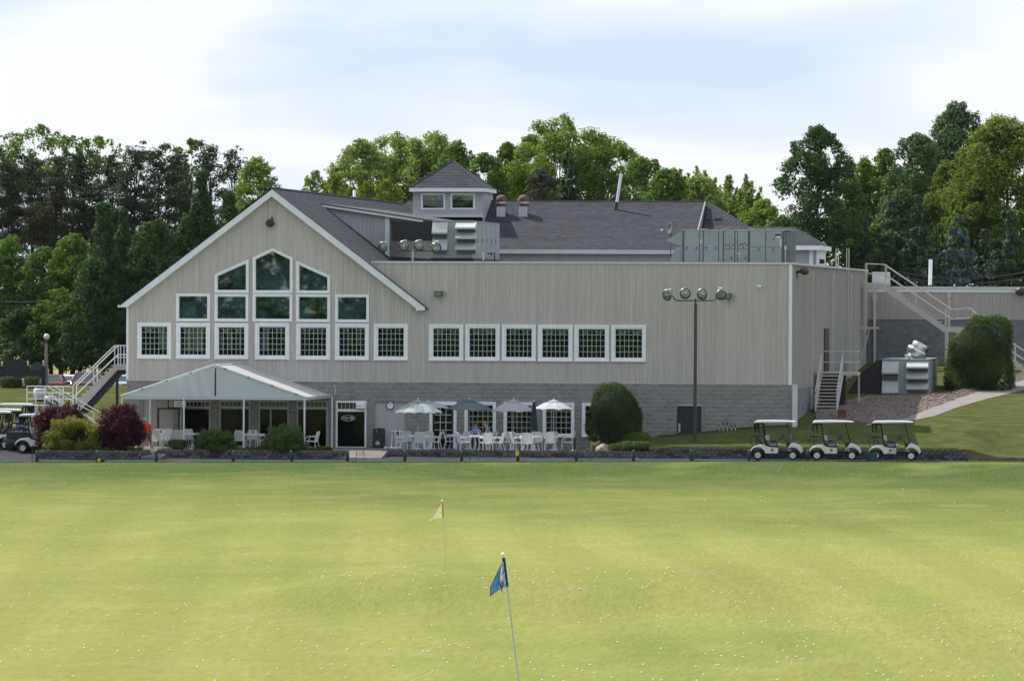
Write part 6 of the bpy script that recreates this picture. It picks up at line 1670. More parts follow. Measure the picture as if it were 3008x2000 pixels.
x = W(121, 1300, -6.2).x; o = dup(cart, (x, -6.2, .04), R(3), 'white golf cart half hidden behind the golden shrub', 'golf carts on the left lot')
# dark utility bed between them
x = W(66, 1290, -4.6).x
t = thing('utility_cart', 'low cart with a black cargo bed behind the white golf cart at the left', 'cart', (0, 0, 0))
b = MB(); b.box(x - .62, x + .75, -7.5, -6.4, .52, .85); b.build('cargo_bed', MT['black'], t, bevel=.02)
b = MB(); b.box(x - .7, x + .9, -7.45, -6.45, .28, .5); b.build('chassis', MT['bronze'], t)
for xx in (x - .45, x + .6):
    for y in (-7.45, -6.45): b = MB(); b.lathe([(.1, -.09), (.21, -.09), (.24, 0), (.21, .09), (.1, .09)], 20, (xx, y, .16), 'y'); b.build('wheel', MT['tyre'], t, smooth=True)
t.location = (0, 2.0, .16)

# ================================================================== TEE LINE
BOL = [108, 285, 459, 685, 857, 1021, 1189, 1356, 1521, 1693, 1861, 2031, 2200, 2373]
ordn = ['first', 'second', 'third', 'fourth', 'fifth', 'sixth', 'seventh', 'eighth', 'ninth', 'tenth', 'eleventh', 'twelfth', 'thirteenth', 'fourteenth']
def tee_y(u):
    x = W(u, 1356, -11).x
    for _ in range(3): x = W(u, 1356, float(yedge(x)) + .12).x
    return x, float(yedge(x)) + .12, float(zedge(x)) - .01
b = MB(); b.lathe([(.075, -.15), (.075, .50), (.06, .54), (.035, .565), (.001, .575)], 14)
bo = None
for i, u in enumerate(BOL):
    x, y, z = tee_y(u)
    if bo is None: bo = b.build('tee_bollard', MT['bollard'], None, smooth=True); o = bo
    else: o = bo.copy(); sc.collection.objects.link(o)
    tag(o, f'dark green tee bollard, {ordn[i]} from the left' + (', with a yellow tag' if i == 8 else ''), 'bollard', 'green bollards along the tee line'); o.location = (x, y, z); o.rotation_euler = (R(random.uniform(-1.5, 1.5)), R(random.uniform(-2.5, 2.5)), 0)
x, y, z = tee_y(1519); p = W(1519, 1331, y - .1); t = thing('yellow_tag', 'yellow plate hung on the ninth green bollard', 'plate', tuple(p)); b = MB(); b.box(p.x - .085, p.x + .085, y - .1, y - .085, p.z - .12, p.z + .1); b.build('plate', MT['yellow'], t, bevel=.01)
RACKS = [(104, .55, 'at the first bollard'), (292, .55, 'at the second bollard with the green basket'), (722, .6, 'right of the fourth bollard'), (1056, .62, 'right of the sixth bollard'), (1392, .62, 'right of the eighth bollard'), (1718, .6, 'right of the tenth bollard'), (2050, .6, 'right of the twelfth bollard'), (2618, .6, 'in front of the rightmost golf cart')]
def make_rack(lab):
    t = thing('bag_stand', lab, 'bag stand', (0, 0, 0), 'green wire bag stands on the tee line')
    for s in (-1, 1):
        b = MB(); b.tube([(s * .17, -.12, 0), (s * .155, 0, .58), (s * .27 if s > 0 else s * .24, .16, 0)], .012, 6); b.build('leg', MT['greenwire'], t)
    b = MB(); b.tube([(-.17, 0, .58), (.17, 0, .58)], .013, 6); b.tube([(-.17, -.11, .05), (.17, -.11, .05)], .01, 6); b.tube([(-.16, -.03, .4), (.16, -.03, .4)], .009, 6); b.build('crossbar', MT['greenwire'], t)
    return t
rk = None
for u, h, lab in RACKS:
    x, y, z = tee_y(u); L_ = 'thin green wire bag stand ' + lab
    if rk is None: rk = make_rack(L_); o = rk
    else: o = dup(rk, (0, 0, 0), 0, L_)
    o.location = (x, y + .15, z); o.rotation_euler = (0, 0, R(random.uniform(-8, 8)))
mats_ = [(0, 62, 1), (70, 96, 0), (150, 255, 1), (318, 450, 1), (512, 560, 0), (575, 672, 1), (700, 830, 1), (870, 985, 1), (1050, 1180, 1), (1205, 1340, 1), (1372, 1500, 1), (1545, 1640, 1), (1700, 1845, 1), (1880, 1990, 1), (2060, 2190, 1), (2240, 2340, 1)]
k = 0
for u0, u1, g in mats_:
    x0, y0, z0 = tee_y(u0); x1, y1, z1 = tee_y(u1)
    b = MB(); b.hexa([(x0, y0 - .35, z0 - .05), (x1, y1 - .35, z1 - .05), (x1, y1 + .05, z1 - .05), (x0, y0 + .05, z0 - .05), (x0, y0 - .35, z0 + .055), (x1, y1 - .35, z1 + .055), (x1, y1 + .05, z1 + .055), (x0, y0 + .05, z0 + .055)])
    o = b.build('tee_mat' if g else 'tee_board', MT['mat'] if g else MT['walk']); near = min(range(14), key=lambda i: abs(BOL[i] - (u0 + u1) / 2))
    tag(o, f'{"green turf tee mat" if g else "pale board"} {"left" if (u0 + u1) / 2 < BOL[near] else "right"} of the {ordn[near]} bollard', 'mat' if g else 'board', 'tee mats along the edge of the range'); k += 1
x, y, z = tee_y(300); t = thing('ball_basket', 'green ball basket with a yellow ball pile beside the second bollard', 'basket', (x, y, z))
b = MB(); b.lathe([(.09, 0), (.13, .16), (.125, .17)], 12, (x, y, z)); b.sphere((x, y, z + .15), (.11, .11, .07), 10, 6); b.build('basket', MT['bollard'], t); b = MB(); b.sphere((x - .14, y - .05, z + .1), .1, 10, 6); b.build('balls', MT['yellow'], t)
x, y, z = tee_y(1870); t = thing('grey_bucket', 'small grey bucket beside the eleventh bollard', 'bucket', (x, y, z)); b = MB(); b.lathe([(.07, 0), (.11, .19), (.10, .19), (.06, .02), (.001, .02)], 14, (x, y, z)); b.build('bucket', MT['seatgrey'], t); b = MB(); b.tube([(x - .1, y, z + .19), (x, y - .02, z + .26), (x + .1, y, z + .19)], .006, 5); b.build('handle', MT['steel'], t)
x, y, z = tee_y(2562); t = thing('ball_washer', 'dark green box with a lid before the wheel of the rightmost golf cart', 'box', (x, y, z))
b = MB(); b.box(x - .16, x + .22, y - .15, y + .15, z, z + .38); b.build('body', MT['bollard'], t, bevel=.02); b = MB(); b.box(x - .18, x + .24, y - .17, y + .17, z + .38, z + .43); b.build('lid', MT['greenwire'], t, bevel=.01); b = MB(); b.lathe([(.06, 0), (.06, .5), (.001, .51)], 10, (x - .22, y, z)); b.build('post', MT['bollard'], t)

# ================================================================== FLAGS ON THE RANGE
def flag(name, label, base, tip, hoist, fly, drop, mats, cells, fold, rib):
    base, tip = Vector(base), Vector(tip); d = (tip - base).normalized()
    t = thing(name, label, 'flag', tuple(base))
    b = MB(); b.tube([base - d * .1, tip - d * .05], .0115 if rib else .0055, 8); b.build('pole', MT['polegrey'], t)
    b = MB(); b.sphere(tip, .028, 10, 6); b.build('finial', MT['white'], t)
    top, bot = tip - d * .06, tip - d * (.06 + hoist)
    b = MB(); b.tube([top + d * .02, bot], .021, 8); b.build('sleeve', mats[3], t)
    n, m = 24, 24
    side = -RGT
    b = MB(); fl = {}
    for i in range(n + 1):
        for j in range(m + 1):
            s, w = i / n, j / m
            p = bot + (top - bot) * w
            a = fly * s
            # the cloth hangs back on itself: folds across the line of sight
            off = side * (a * fold[0] * (1 - .25 * w)) + Vector((0, 1, 0)) * (fold[1] * math.sin(s * math.pi * fold[2] + w * .8)) * s
            dz = -drop * s * (.35 + .65 * s) * (1 if rib else (.55 + .45 * (w if w > .5 else .5))) - (hoist * s * w * fold[3])
            fl[i, j] = p + off + Vector((0, 0, dz))
    bs = {0: MB(), 1: MB(), 2: MB()}
    for i in range(n):
        for j in range(m):
            edge = i >= n - 1 or j >= m - 1 or j < 1
            k = 2 if edge or (not rib and i >= n - 3) else (int(i * cells / n) + int(j * cells / m)) % 2
            bs[k].face([fl[i, j], fl[i + 1, j], fl[i + 1, j + 1], fl[i, j + 1]])
    for k, nm in ((0, 'check'), (1, 'check'), (2, 'hem')): bs[k].build(nm, mats[k], t, smooth=True)
    return t, top, bot
MT['polegrey'] = pm('flagstick_grey', (.42, .47, .44), None, rough=.4)
fb = lambda n, c, tr=.35: pm(n, c, None, rough=.75, transl=tr)
Yb = -221.0
tip = W(1478, 1628, Yb); mid = W(1488, 1710, Yb); dd = (mid - tip); base = tip + dd * (2.12 / dd.length)
base.z = max(base.z, 1.6)
t, top, bot = flag('blue_flag', 'near checkered blue and grey flag on a leaning pole', base, tip, .345, .26, .13, [fb('flag_blue', (.02, .22, .52)), fb('flag_grey', (.10, .13, .15)), fb('flag_hem', (.01, .02, .06)), fb('flag_navy', (.01, .03, .10), .1)], 4, (.82, .10, 1.0, .62), True)
# the part of the cloth that folds forward along the pole, white and blue
b = MB(); n = 10
for j in range(n):
    for i in range(4):
        def pt(i, j):
            s, w = i / 4, j / n; p = top + (bot - top) * (.08 + .92 * w); return p - RGT * (.006 + (.02 + .085 * w) * s) + Vector((0, -1, 0)) * (.05 * math.sin(s * 3.1 + .4)) + Vector((0, 0, -.03 * s * w))
        b.face([pt(i, j), pt(i + 1, j), pt(i + 1, j + 1), pt(i, j + 1)])
b.build('front_fold', pm('flag_white_blue', (.06, .13, .34), (.55, .60, .68), 9, .75, stretch=(1, 1, .5), lo=.47, hi=.53, transl=.3), t, smooth=True)
b = MB(); e = bot - RGT * .09; b.face([e + Vector((0, -.04, .06)), bot - RGT * .055 + Vector((0, -.05, .0)), bot - RGT * .055 + Vector((0, -.03, -.10))]); b.build('loose_corner', fb('flag_hem2', (.02, .06, .16)), t)
g = Wz(1310, 1683, .36); g.z = float(zrange(g.x, g.y))
Yg = g.y; tip = W(1299, 1470, Yg)
flag('yellow_flag', 'far checkered yellow and white flag on a thin leaning pole', g, tip, .36, .40, .10, [fb('flag_yellow', (.74, .68, .26), .5), fb('flag_pale', (.55, .53, .50), .5), fb('flag_yellow_hem', (.90, .86, .55), .5), fb('flag_gold', (.45, .38, .05), .15)], 4, (.95, .02, .6, .98), False)

# ================================================================== PEOPLE
def figure(label, J, E, root, zones, hair, loc, extra=None, cap=None):
    """J: joint -> (x, y, z, radius); E: edges; zones: function(center, nearest joint) -> material slot"""
    t = thing('person', label, 'person', loc)
    names = list(J); me = bpy.data.meshes.new('body')
    me.from_pydata([J[k][:3] for k in names], [(names.index(a), names.index(c)) for a, c in E], [])
    o = bpy.data.objects.new('body', me); sc.collection.objects.link(o)
    md = o.modifiers.new('skin', 'SKIN'); md.use_smooth_shade = True
    o.modifiers.new('sub', 'SUBSURF').levels = 1
    for i, k in enumerate(names):
        r = J[k][3]; r = r if isinstance(r, tuple) else (r, r)
        sv = me.skin_vertices[0].data[i]; sv.radius = r; sv.use_root = (k == root)
    dg = bpy.context.evaluated_depsgraph_get(); ev = o.evaluated_get(dg); m2 = bpy.data.meshes.new_from_object(ev)
    o.modifiers.clear(); o.data = m2
    mats = zones['mats']; m2.materials.clear()
    for m in mats: m2.materials.append(m)
    P_ = {k: Vector(J[k][:3]) for k in names}
    rad = {k: (sum(J[k][3]) / 2 if isinstance(J[k][3], tuple) else J[k][3]) for k in names}
    def near(c):                                          # limb whose surface is closest, then its nearer joint
        best = None
        for a, e in E:
            d = P_[e] - P_[a]; s = min(1, max(0, (c - P_[a]).dot(d) / d.length_squared)); q = (P_[a] + d * s - c).length - (rad[a] + (rad[e] - rad[a]) * s)
            if best is None or abs(q) < best[0]: best = (abs(q), a if s < .5 else e)
        return best[1]
    fx0 = Vector(zones['face']).normalized(); hb = MB(); hb.sphere((0, 0, 0), (.081, .097, .122), 16, 12)
    hb.xform(Matrix.Translation(P_['head'] + Vector((0, 0, -.012))) @ fx0.to_track_quat('Y', 'Z').to_matrix().to_4x4())
    bm = bmesh.new(); bm.from_mesh(m2); vv = [bm.verts.new(v_) for v_ in hb.v]
    for ff in hb.f:
        try: bm.faces.new([vv[i] for i in ff])
        except ValueError: pass
    bmesh.ops.remove_doubles(bm, verts=vv, dist=1e-5); bm.to_mesh(m2); bm.free()
    for f in m2.polygons:
        c = f.center; k = near(c)
        f.material_index = zones['f'](k, c); f.use_smooth = True
    o.parent = t
    h = P_['head']
    b = MB(); fx = Vector(zones['face']).normalized(); sx = fx.cross(Vector((0, 0, 1))).normalized()
    for s in (-1, 1): b.sphere(h + fx * .098 + sx * .034 * s + Vector((0, 0, .012)), .012, 6, 4)
    b.mi = 0; e = MB()
    e.v, e.f, e.t, e.m = b.v, b.f, b.t, b.m
    oo = e.build('eyes', MT['black'], None); oo.parent = t
    b = MB(); b.sphere(h + fx * .115 + Vector((0, 0, -.015)), (.016, .016, .024), 8, 5)
    for s in (-1, 1): b.sphere(h + sx * .088 * s, (.016, .02, .03), 8, 5)
    oo = b.build('nose_ears', MT['skin'], None, smooth=True); oo.parent = t
    b = MB(); b.box(-.025, .025, -.004, .004, -.005, .005); Mx = Matrix.Translation(h + fx * .098 + Vector((0, 0, -.055))) @ fx.to_track_quat('Y', 'Z').to_matrix().to_4x4(); b.xform(Mx); oo = b.build('mouth', pm('lips', (.3, .1, .09)), None); oo.parent = t
    b = MB(); 
    i0 = 0
    for i in range(7):
        for j in range(14):
            def hp(i, j):
                th, a = math.pi * .56 * i / 7, 2 * math.pi * j / 14
                dv = Vector((math.sin(th) * math.cos(a), math.sin(th) * math.sin(a), math.cos(th)))
                back = (1.06 if dv.dot(fx) > .3 and dv.z < .55 and i > 4 else 1.0)
                q = Vector((dv.x * .108, dv.y * .108, dv.z * .128))
                return h + q + Vector((0, 0, .012))
            cc = ((hp(i, j) + hp(i + 1, j + 1)) / 2 - h).normalized()
            if cc.dot(fx) > .3 and cc.z < (.5 if not cap else .38): continue
            b.face([hp(i, j), hp(i + 1, j), hp(i + 1, j + 1), hp(i, j + 1)])
    oo = b.build('hair' if not cap else 'cap', hair, None, smooth=True); oo.parent = t
    if cap:
        b = MB(); q = h + fx * .13 + Vector((0, 0, .055)); b.sphere(q, (.085, .085, .012), 12, 5); oo = b.build('cap_peak', hair, None, smooth=True); oo.parent = t
    for hand, dirv, thumb in zones['hands']:
        p = P_[hand]; dv = Vector(dirv).normalized(); tv = Vector(thumb).normalized(); w = dv.cross(tv).normalized(); b = MB()
        for k, ln in enumerate((.072, .082, .076, .058)):
            st_ = p + dv * .035 + tv * (.028 - .019 * k); b.tube([st_, st_ + dv * ln * .5 + w * .004, st_ + dv * ln * .85 + w * .018], [.0095, .009, .0075], 6)
        st_ = p + tv * .03 - dv * .01; b.tube([st_, st_ + tv * .028 + dv * .02, st_ + tv * .034 + dv * .055], [.011, .0105, .008], 6)
        oo = b.build('fingers', MT['skin'], None, smooth=True); oo.parent = t
    if extra: extra(t)
    return t
MT['hairdark'] = pm('dark_hair', (.02, .012, .01), (.045, .025, .018), 30, .6); MT['hairred'] = pm('brown_hair', (.10, .04, .025), (.16, .07, .045), 30, .6)
MT['capgrey'] = pm('grey_cap', (.35, .40, .43), (.42, .46, .48), 8, .8); MT['shirt_orange'] = pm('orange_shirt', (.62, .065, .015), (.7, .09, .02), 4, .8); MT['shorts'] = pm('grey_shorts', (.10, .095, .11), (.13, .125, .14), 5, .85)
MT['shoe'] = pm('white_shoe', (.62, .65, .68), None, rough=.6); MT['shirt_blue'] = pm('blue_blouse', (.13, .19, .46), (.16, .23, .52), 5, .8); MT['shirt_grey'] = pm('grey_shirt', (.17, .19, .21), (.21, .23, .25), 5, .8)
MT['shirt_navy'] = pm('navy_shirt', (.02, .045, .14), (.03, .06, .17), 5, .8); MT['trouser'] = pm('dark_trousers', (.03, .03, .035), (.045, .045, .05), 5, .85); MT['hairgrey'] = pm('white_hair', (.45, .42, .38), (.55, .52, .48), 20, .6)
# walking man in orange, seen from behind and walking to the left
S = 1.0
J = {'pelvis': (0, 0, .80, (.155, .125)), 'waist': (0, .0, .93, (.175, .14)), 'chest': (-.03, .02, 1.12, (.18, .135)), 'shoul': (-.06, .03, 1.28, (.12, .09)), 'neck': (-.09, .03, 1.36, .055), 'head0': (-.115, .03, 1.415, .07), 'head': (-.125, .03, 1.48, (.085, .10)), 'crown': (-.125, .03, 1.555, .06),
     'shl': (-.24, .02, 1.24, .07), 'ell': (-.29, -.05, 1.0, .05), 'wrl': (-.32, .06, .82, .036), 'hdl': (-.33, .09, .76, .034),
     'shr': (.13, .0, 1.24, .07), 'elr': (.22, -.06, 1.0, .05), 'wrr': (.19, -.0, .80, .036), 'hdr': (.185, .02, .73, .034),
     'hipl': (-.09, 0, .76, .105), 'knl': (-.19, .02, .43, .072), 'anl': (-.27, -.02, .10, .044), 'tol': (-.36, .02, .035, .04),
     'hipr': (.09, 0, .76, .105), 'knr': (.15, .0, .43, .072), 'anr': (.22, -.02, .11, .046), 'tor': (.13, -.06, .035, .045)}
ARMLEG = [('pelvis', 'waist'), ('waist', 'chest'), ('chest', 'shoul'), ('shoul', 'neck'), ('neck', 'head0'), ('head0', 'head'), ('head', 'crown'), ('shoul', 'shl'), ('shl', 'ell'), ('ell', 'wrl'), ('wrl', 'hdl'), ('shoul', 'shr'), ('shr', 'elr'), ('elr', 'wrr'), ('wrr', 'hdr'),
          ('pelvis', 'hipl'), ('hipl', 'knl'), ('knl', 'anl'), ('anl', 'tol'), ('pelvis', 'hipr'), ('hipr', 'knr'), ('knr', 'anr'), ('anr', 'tor')]
def zone(mats, shirt, lower, shoes, sleeve=('shl', 'shr'), short=None):
    def f(k, c):
        if k in shirt or k in sleeve: return 1
        if k in ('pelvis', 'hipl', 'hipr'): return 2
        if k in ('knl', 'knr'): return 2 if (short is None or c.z > short) else 0
        if k in ('anl', 'anr'): return 2 if short is None else (0 if c.z > .1 else 3)
        if k in shoes: return 3
        return 0
    return f
x = W(433, 1315, -7.9).x
figure('man in orange shirt, grey shorts and pale cap walking away under the awning edge', J, ARMLEG, 'pelvis',
    {'mats': [MT['skin'], MT['shirt_orange'], MT['shorts'], MT['shoe']], 'f': zone(None, ('waist', 'chest', 'shoul'), None, ('tol', 'tor'), ('shl', 'shr', 'ell') if False else ('shl', 'shr'), .47), 'face': (-.8, .6, 0), 'hands': [('hdl', (-.1, .2, -1), (-.4, -.8, 0)), ('hdr', (0, .1, -1), (-.2, .9, 0))]},
    MT['capgrey'], (x, -7.9, .18), cap=True)
# seated woman and man
def seated(x, Y, yaw, lean, H):
    J = {'pelvis': (0, 0, .53, (.16, .13)), 'waist': (0, .02, .68, (.15, .12)), 'chest': (0, .05 + lean * .5, .88, (.16, .12)), 'shoul': (0, .07 + lean, 1.02, (.11, .085)), 'neck': (0, .09 + lean * 1.2, 1.10, .05), 'head0': (0, .10 + lean * 1.3, 1.155, .068), 'head': (0, .12 + lean * 1.4, 1.22, (.08, .098)), 'crown': (0, .12 + lean * 1.4, 1.295, .06),
         'shl': (-.19, .07 + lean, .99, .065), 'ell': (-.25, .16 + lean, .78, .046), 'wrl': (-.14, .40, .77, .034), 'hdl': (-.10, .46, .775, .032), 'shr': (.19, .07 + lean, .99, .065), 'elr': (.25, .16 + lean, .78, .046), 'wrr': (.14, .40, .77, .034), 'hdr': (.10, .46, .775, .032),
         'hipl': (-.10, .06, .52, .10), 'knl': (-.13, .46, .50, .075), 'anl': (-.13, .44, .10, .045), 'tol': (-.13, .56, .035, .04), 'hipr': (.10, .06, .52, .10), 'knr': (.13, .46, .50, .075), 'anr': (.13, .44, .10, .045), 'tor': (.13, .56, .035, .04)}
    c, s = math.cos(yaw), math.sin(yaw)
    return {k: (v[0] * c - v[1] * s, v[0] * s + v[1] * c, v[2] * H, v[3]) for k, v in J.items()}
yw = R(182); x = W(1398, 1290, -3.95).x
def longhair(t):
    b = MB()
    for s_ in (-1, 1): b.bar((s_ * .012, -.235, 1.205), (s_ * .075, -.215, 1.21), .012, .036)
    o = b.build('sunglasses', MT['black'], None); o.parent = t
    b = MB(); b.sphere((0, -.10, 1.19), (.115, .085, .15), 14, 10); o = b.build('long_hair', MT['hairdark'], None, smooth=True); o.parent = t; o.location = (0, .07, .0)
Jw = seated(0, 0, yw, .0, .985)
figure('woman in a blue blouse with dark hair and sunglasses seated at the terrace table', Jw, ARMLEG, 'pelvis',
    {'mats': [MT['skin'], MT['shirt_blue'], MT['trouser'], MT['shoe']], 'f': zone(None, ('waist', 'chest', 'shoul'), None, ('tol', 'tor')), 'face': (.02, -1, -.05), 'hands': [('hdl', (-.3, -1, 0), (.8, 0, .4)), ('hdr', (.3, -1, 0), (-.8, 0, .4))]},
    MT['hairdark'], (x, -3.95, PZ - .01), extra=longhair)
yw = R(100); x = W(1440, 1290, -4.0).x
Jm = seated(0, 0, yw, .08, 1.05)
figure('man in a grey shirt with brown hair seated leaning forward at the terrace table', Jm, ARMLEG, 'pelvis',
    {'mats': [MT['skin'], MT['shirt_grey'], MT['trouser'], MT['shoe']], 'f': zone(None, ('waist', 'chest', 'shoul'), None, ('tol', 'tor'), ('shl', 'shr', 'ell', 'elr')), 'face': (-1, -.25, -.2), 'hands': [('hdl', (-1, -.2, 0), (0, .8, .4)), ('hdr', (-1, .2, 0), (0, -.8, .4))]},
    MT['hairred'], (x, -4.0, PZ - .01))
# man bending over at the left carts
J = {'pelvis': (.42, 0, .86, (.15, .14)), 'waist': (.22, 0, .98, (.15, .14)), 'chest': (.0, 0, 1.03, (.17, .14)), 'shoul': (-.16, 0, 1.02, (.11, .10)), 'neck': (-.25, 0, 1.03, .055), 'head0': (-.30, 0, 1.04, .07), 'head': (-.35, 0, 1.05, (.09, .10)), 'crown': (-.40, 0, 1.09, .06),
     'shl': (-.17, -.19, .98, .068), 'ell': (-.16, -.22, .76, .048), 'wrl': (-.2, -.14, .6, .036), 'hdl': (-.21, -.12, .54, .034), 'shr': (-.17, .19, .98, .068), 'elr': (-.1, .22, .78, .048), 'wrr': (-.08, .12, .62, .036), 'hdr': (-.08, .1, .56, .034),
     'hipl': (.42, -.1, .8, .11), 'knl': (.40, -.12, .45, .075), 'anl': (.46, -.12, .1, .045), 'tol': (.34, -.12, .035, .042), 'hipr': (.42, .1, .8, .11), 'knr': (.40, .12, .45, .075), 'anr': (.46, .12, .1, .045), 'tor': (.34, .12, .035, .042)}
x = W(62, 1290, -3.6).x
figure('white haired man in a navy shirt bending over between the carts at the left', J, ARMLEG, 'pelvis',
    {'mats': [MT['skin'], MT['shirt_navy'], MT['trouser'], MT['shoe']], 'f': zone(None, ('waist', 'chest', 'shoul'), None, ('tol', 'tor'), ('shl', 'shr')), 'face': (-.9, 0, -.45), 'hands': [('hdl', (0, 0, -1), (-1, 0, 0)), ('hdr', (0, 0, -1), (-1, 0, 0))]},
    MT['hairgrey'], (x, -3.6, .17))

# ================================================================== LEFT BACKGROUND: LAMP, BOARD, CARS, TANKS
Yl = 22.5; g = W(136, 1112, Yl); zg = float(zleft(g.x, Yl)); tp_ = W(137, 989, Yl)
t = thing('globe_lamp', 'tapered grey lamp post with a white globe beside the dark board', 'lamp post', (g.x, Yl, zg))
b = MB(); b.tube([(g.x, Yl, zg - .3), (g.x, Yl, tp_.z - .32)], [.13, .07], 10); b.build('post', MT['walk'], t); b = MB(); b.lathe([(.06, -.36), (.1, -.26), (.1, -.2)], 12, tuple(tp_)); b.build('neck', MT['bronze'], t)
b = MB(); b.sphere(tp_, .165, 18, 12); b.build('globe', pm('lamp_globe', (.62, .58, .47), (.7, .66, .55), 4, .25), t, smooth=True)
Yk = 21.0; x0, x1 = W(2, 1090, Yk).x, W(128, 1090, Yk).x; zt = W(60, 1082, Yk).z; zb_ = W(60, 1112, Yk).z; zg = float(zleft(x0, Yk))
t = thing('notice_board', 'dark entrance board with two rounded tops between black posts on the bank', 'sign', (x0, Yk, zg))
cx, rx1 = W(44, 1090, Yk).x, .85
P_ = [(x0 + .1, zb_), (x1, zb_), (x1, zt)] + [(cx + rx1 * math.cos(R(a)), zt - .1 + (W(44, 1054, Yk).z - zt + .1) * math.sin(R(a))) for a in range(8, 180, 12)] + [(x0 + .1, zt)]
b = MB(); b.prism(P_, Yk, Yk + .12); b.build('board', MT['black'], t)
cx2 = W(108, 1090, Yk).x; b = MB(); b.prism([(cx2 + .33 * math.cos(R(a)), zt - .12 + .46 * math.sin(R(a))) for a in range(0, 181, 12)], Yk - .03, Yk + .1); b.build('side_board', pm('slate_board', (.045, .05, .06)), t)
for u in (1, 128): x = W(u, 1090, Yk).x; b = MB(); b.box(x - .09, x + .09, Yk - .1, Yk + .2, zg - .2, zt + .1); b.build('post', MT['black'], t)
for u, v in ((6, 1064), (82, 1063), (127, 1062)): p = W(u, v, Yk); b = MB(); b.sphere(p, .05, 10, 8); b.tube([p, p - Vector((0, 0, .2))], .03, 6); b.build('finial', MT['golfball'], t)
def car(label, u, Y, L_, Wd, H, rz, col, cat_='car', rear=True):
    x = W(u, 1115, Y).x; z = float(zleft(x, Y))
    t = thing('parked_car', label, cat_, (0, 0, 0), 'cars parked behind the left bank'); m = pm('car_paint', col, None, rough=.3, coat=.6)
    h = H
    b = MB(); b.prism([(-L_ / 2, .35), (-L_ / 2 + .03, .95), (-L_ / 2 + .3, 1.08), (L_ / 2 - 1.1, 1.08), (L_ / 2 - .1, .85), (L_ / 2, .5), (L_ / 2 - .05, .3), (-L_ / 2 + .1, .28)], -Wd / 2, Wd / 2); b.build('body', m, t, bevel=.08)
    b = MB(); a0, a1, b0, b1 = -L_ / 2 + .25, L_ / 2 - 1.2, -L_ / 2 + .8, L_ / 2 - 1.9; w0, w1 = Wd / 2 - .06, Wd / 2 - .25
    b.hexa([(a0, -w0, 1.06), (a1, -w0, 1.06), (a1, w0, 1.06), (a0, w0, 1.06), (b0, -w1, h - .05), (b1, -w1, h - .05), (b1, w1, h - .05), (b0, w1, h - .05)]); b.build('window_glass', MT['carglass'], t)
    b = MB(); b.hexa([(b0 - .05, -w1 - .02, h - .06), (b1 + .05, -w1 - .02, h - .06), (b1 + .05, w1 + .02, h - .06), (b0 - .05, w1 + .02, h - .06), (b0 + .1, -w1 + .1, h), (b1 - .1, -w1 + .1, h), (b1 - .1, w1 - .1, h), (b0 + .1, w1 - .1, h)])
    for s in (-1, 1):
        b.bar((a0, s * w0, 1.06), (b0, s * w1, h - .04), .09); b.bar((a1, s * w0, 1.06), (b1, s * w1, h - .04), .07); b.bar(((a0 + a1) / 2, s * (w0 + .01), 1.06), ((b0 + b1) / 2, s * (w1 + .01), h - .04), .07)
    b.build('roof', m, t, bevel=.02)
    for s in (-1, 1):
        for xx in (-L_ / 2 + .8, L_ / 2 - .85): b = MB(); b.lathe([(.1, -.1), (.3, -.1), (.33, 0), (.3, .1), (.1, .1)], 18, (xx, s * (Wd / 2 - .1), .32), 'y'); b.build('wheel', MT['tyre'], t, smooth=True)
        b = MB(); b.box(-L_ / 2 - .015, -L_ / 2 + .12, s * (Wd / 2 - .32) - .17, s * (Wd / 2 - .32) + .17, .74, .92); b.build('tail_light', pm('tail_lens', (.45, .03, .015), None, rough=.2), t)
        b = MB(); b.sphere((L_ / 2 - 1.35, s * (Wd / 2 + .08), .95), (.07, .1, .07), 8, 6); b.build('mirror', MT['black'], t)
        b = MB(); b.sphere((L_ / 2 - .12, s * (Wd / 2 - .35), .62), (.08, .16, .09), 8, 6); b.build('headlight', MT['lens'], t)
    b = MB(); b.box(-L_ / 2 - .02, -L_ / 2 + .02, -.26, .26, .62, .76); b.build('number_plate', MT['white'], t)
    t.location = (x, Y, z); t.rotation_euler = (0, 0, R(rz))
MT['carglass'] = pm('car_glass', (.02, .035, .04), None, rough=.05, spec=1.0)
car('dark red sedan seen from behind, right of the dark board', 148, 29.5, 4.6, 1.75, 1.42, 98, (.14, .012, .022))
car('white sedan between the two dark red cars', 203, 33, 4.5, 1.75, 1.36, 94, (.7, .72, .73))
car('dark red wagon with sunlit glass behind the white stair rails', 272, 31, 4.7, 1.8, 1.55, 93, (.12, .012, .02))
car('pale grey car almost hidden behind the clubhouse corner', 362, 31, 4.5, 1.75, 1.4, 90, (.42, .48, .52))
car('pale car behind the ornamental grasses left of the dark board post', 40, 30, 4.5, 1.75, 1.4, 95, (.5, .52, .52))
yq = next(y for y in np.arange(4, 21, .1) if W(118, 1172, y).z <= float(zleft(-23, y))); p = W(118, 1172, yq); t = thing('white_tub', 'white plastic tub standing on the grass behind the stair rail', 'tub', (p.x, yq, p.z))
b = MB(); b.lathe([(.27, -.0), (.34, .12), (.36, .5), (.30, .58), (.001, .58)], 16, (p.x, yq, p.z - .03)); b.build('tub', pm('tub_plastic', (.5, .5, .56), (.58, .58, .63), 3, .5), t, smooth=True)
yq = next(y for y in np.arange(4, 21, .1) if W(151, 1193, y).z <= float(zleft(-23, y))); p = W(151, 1193, yq); t = thing('blue_barrel', 'blue grey barrel lying on the grass behind the stair rail', 'barrel', (p.x, yq, p.z))
b = MB(); b.lathe([(.001, -.36), (.26, -.35), (.30, -.3), (.31, 0), (.30, .3), (.26, .35), (.001, .36)], 18, (p.x, yq, p.z + .24), 'x'); b.build('barrel', pm('barrel_blue', (.12, .17, .23), (.15, .20, .26), 4, .5), t, smooth=True)
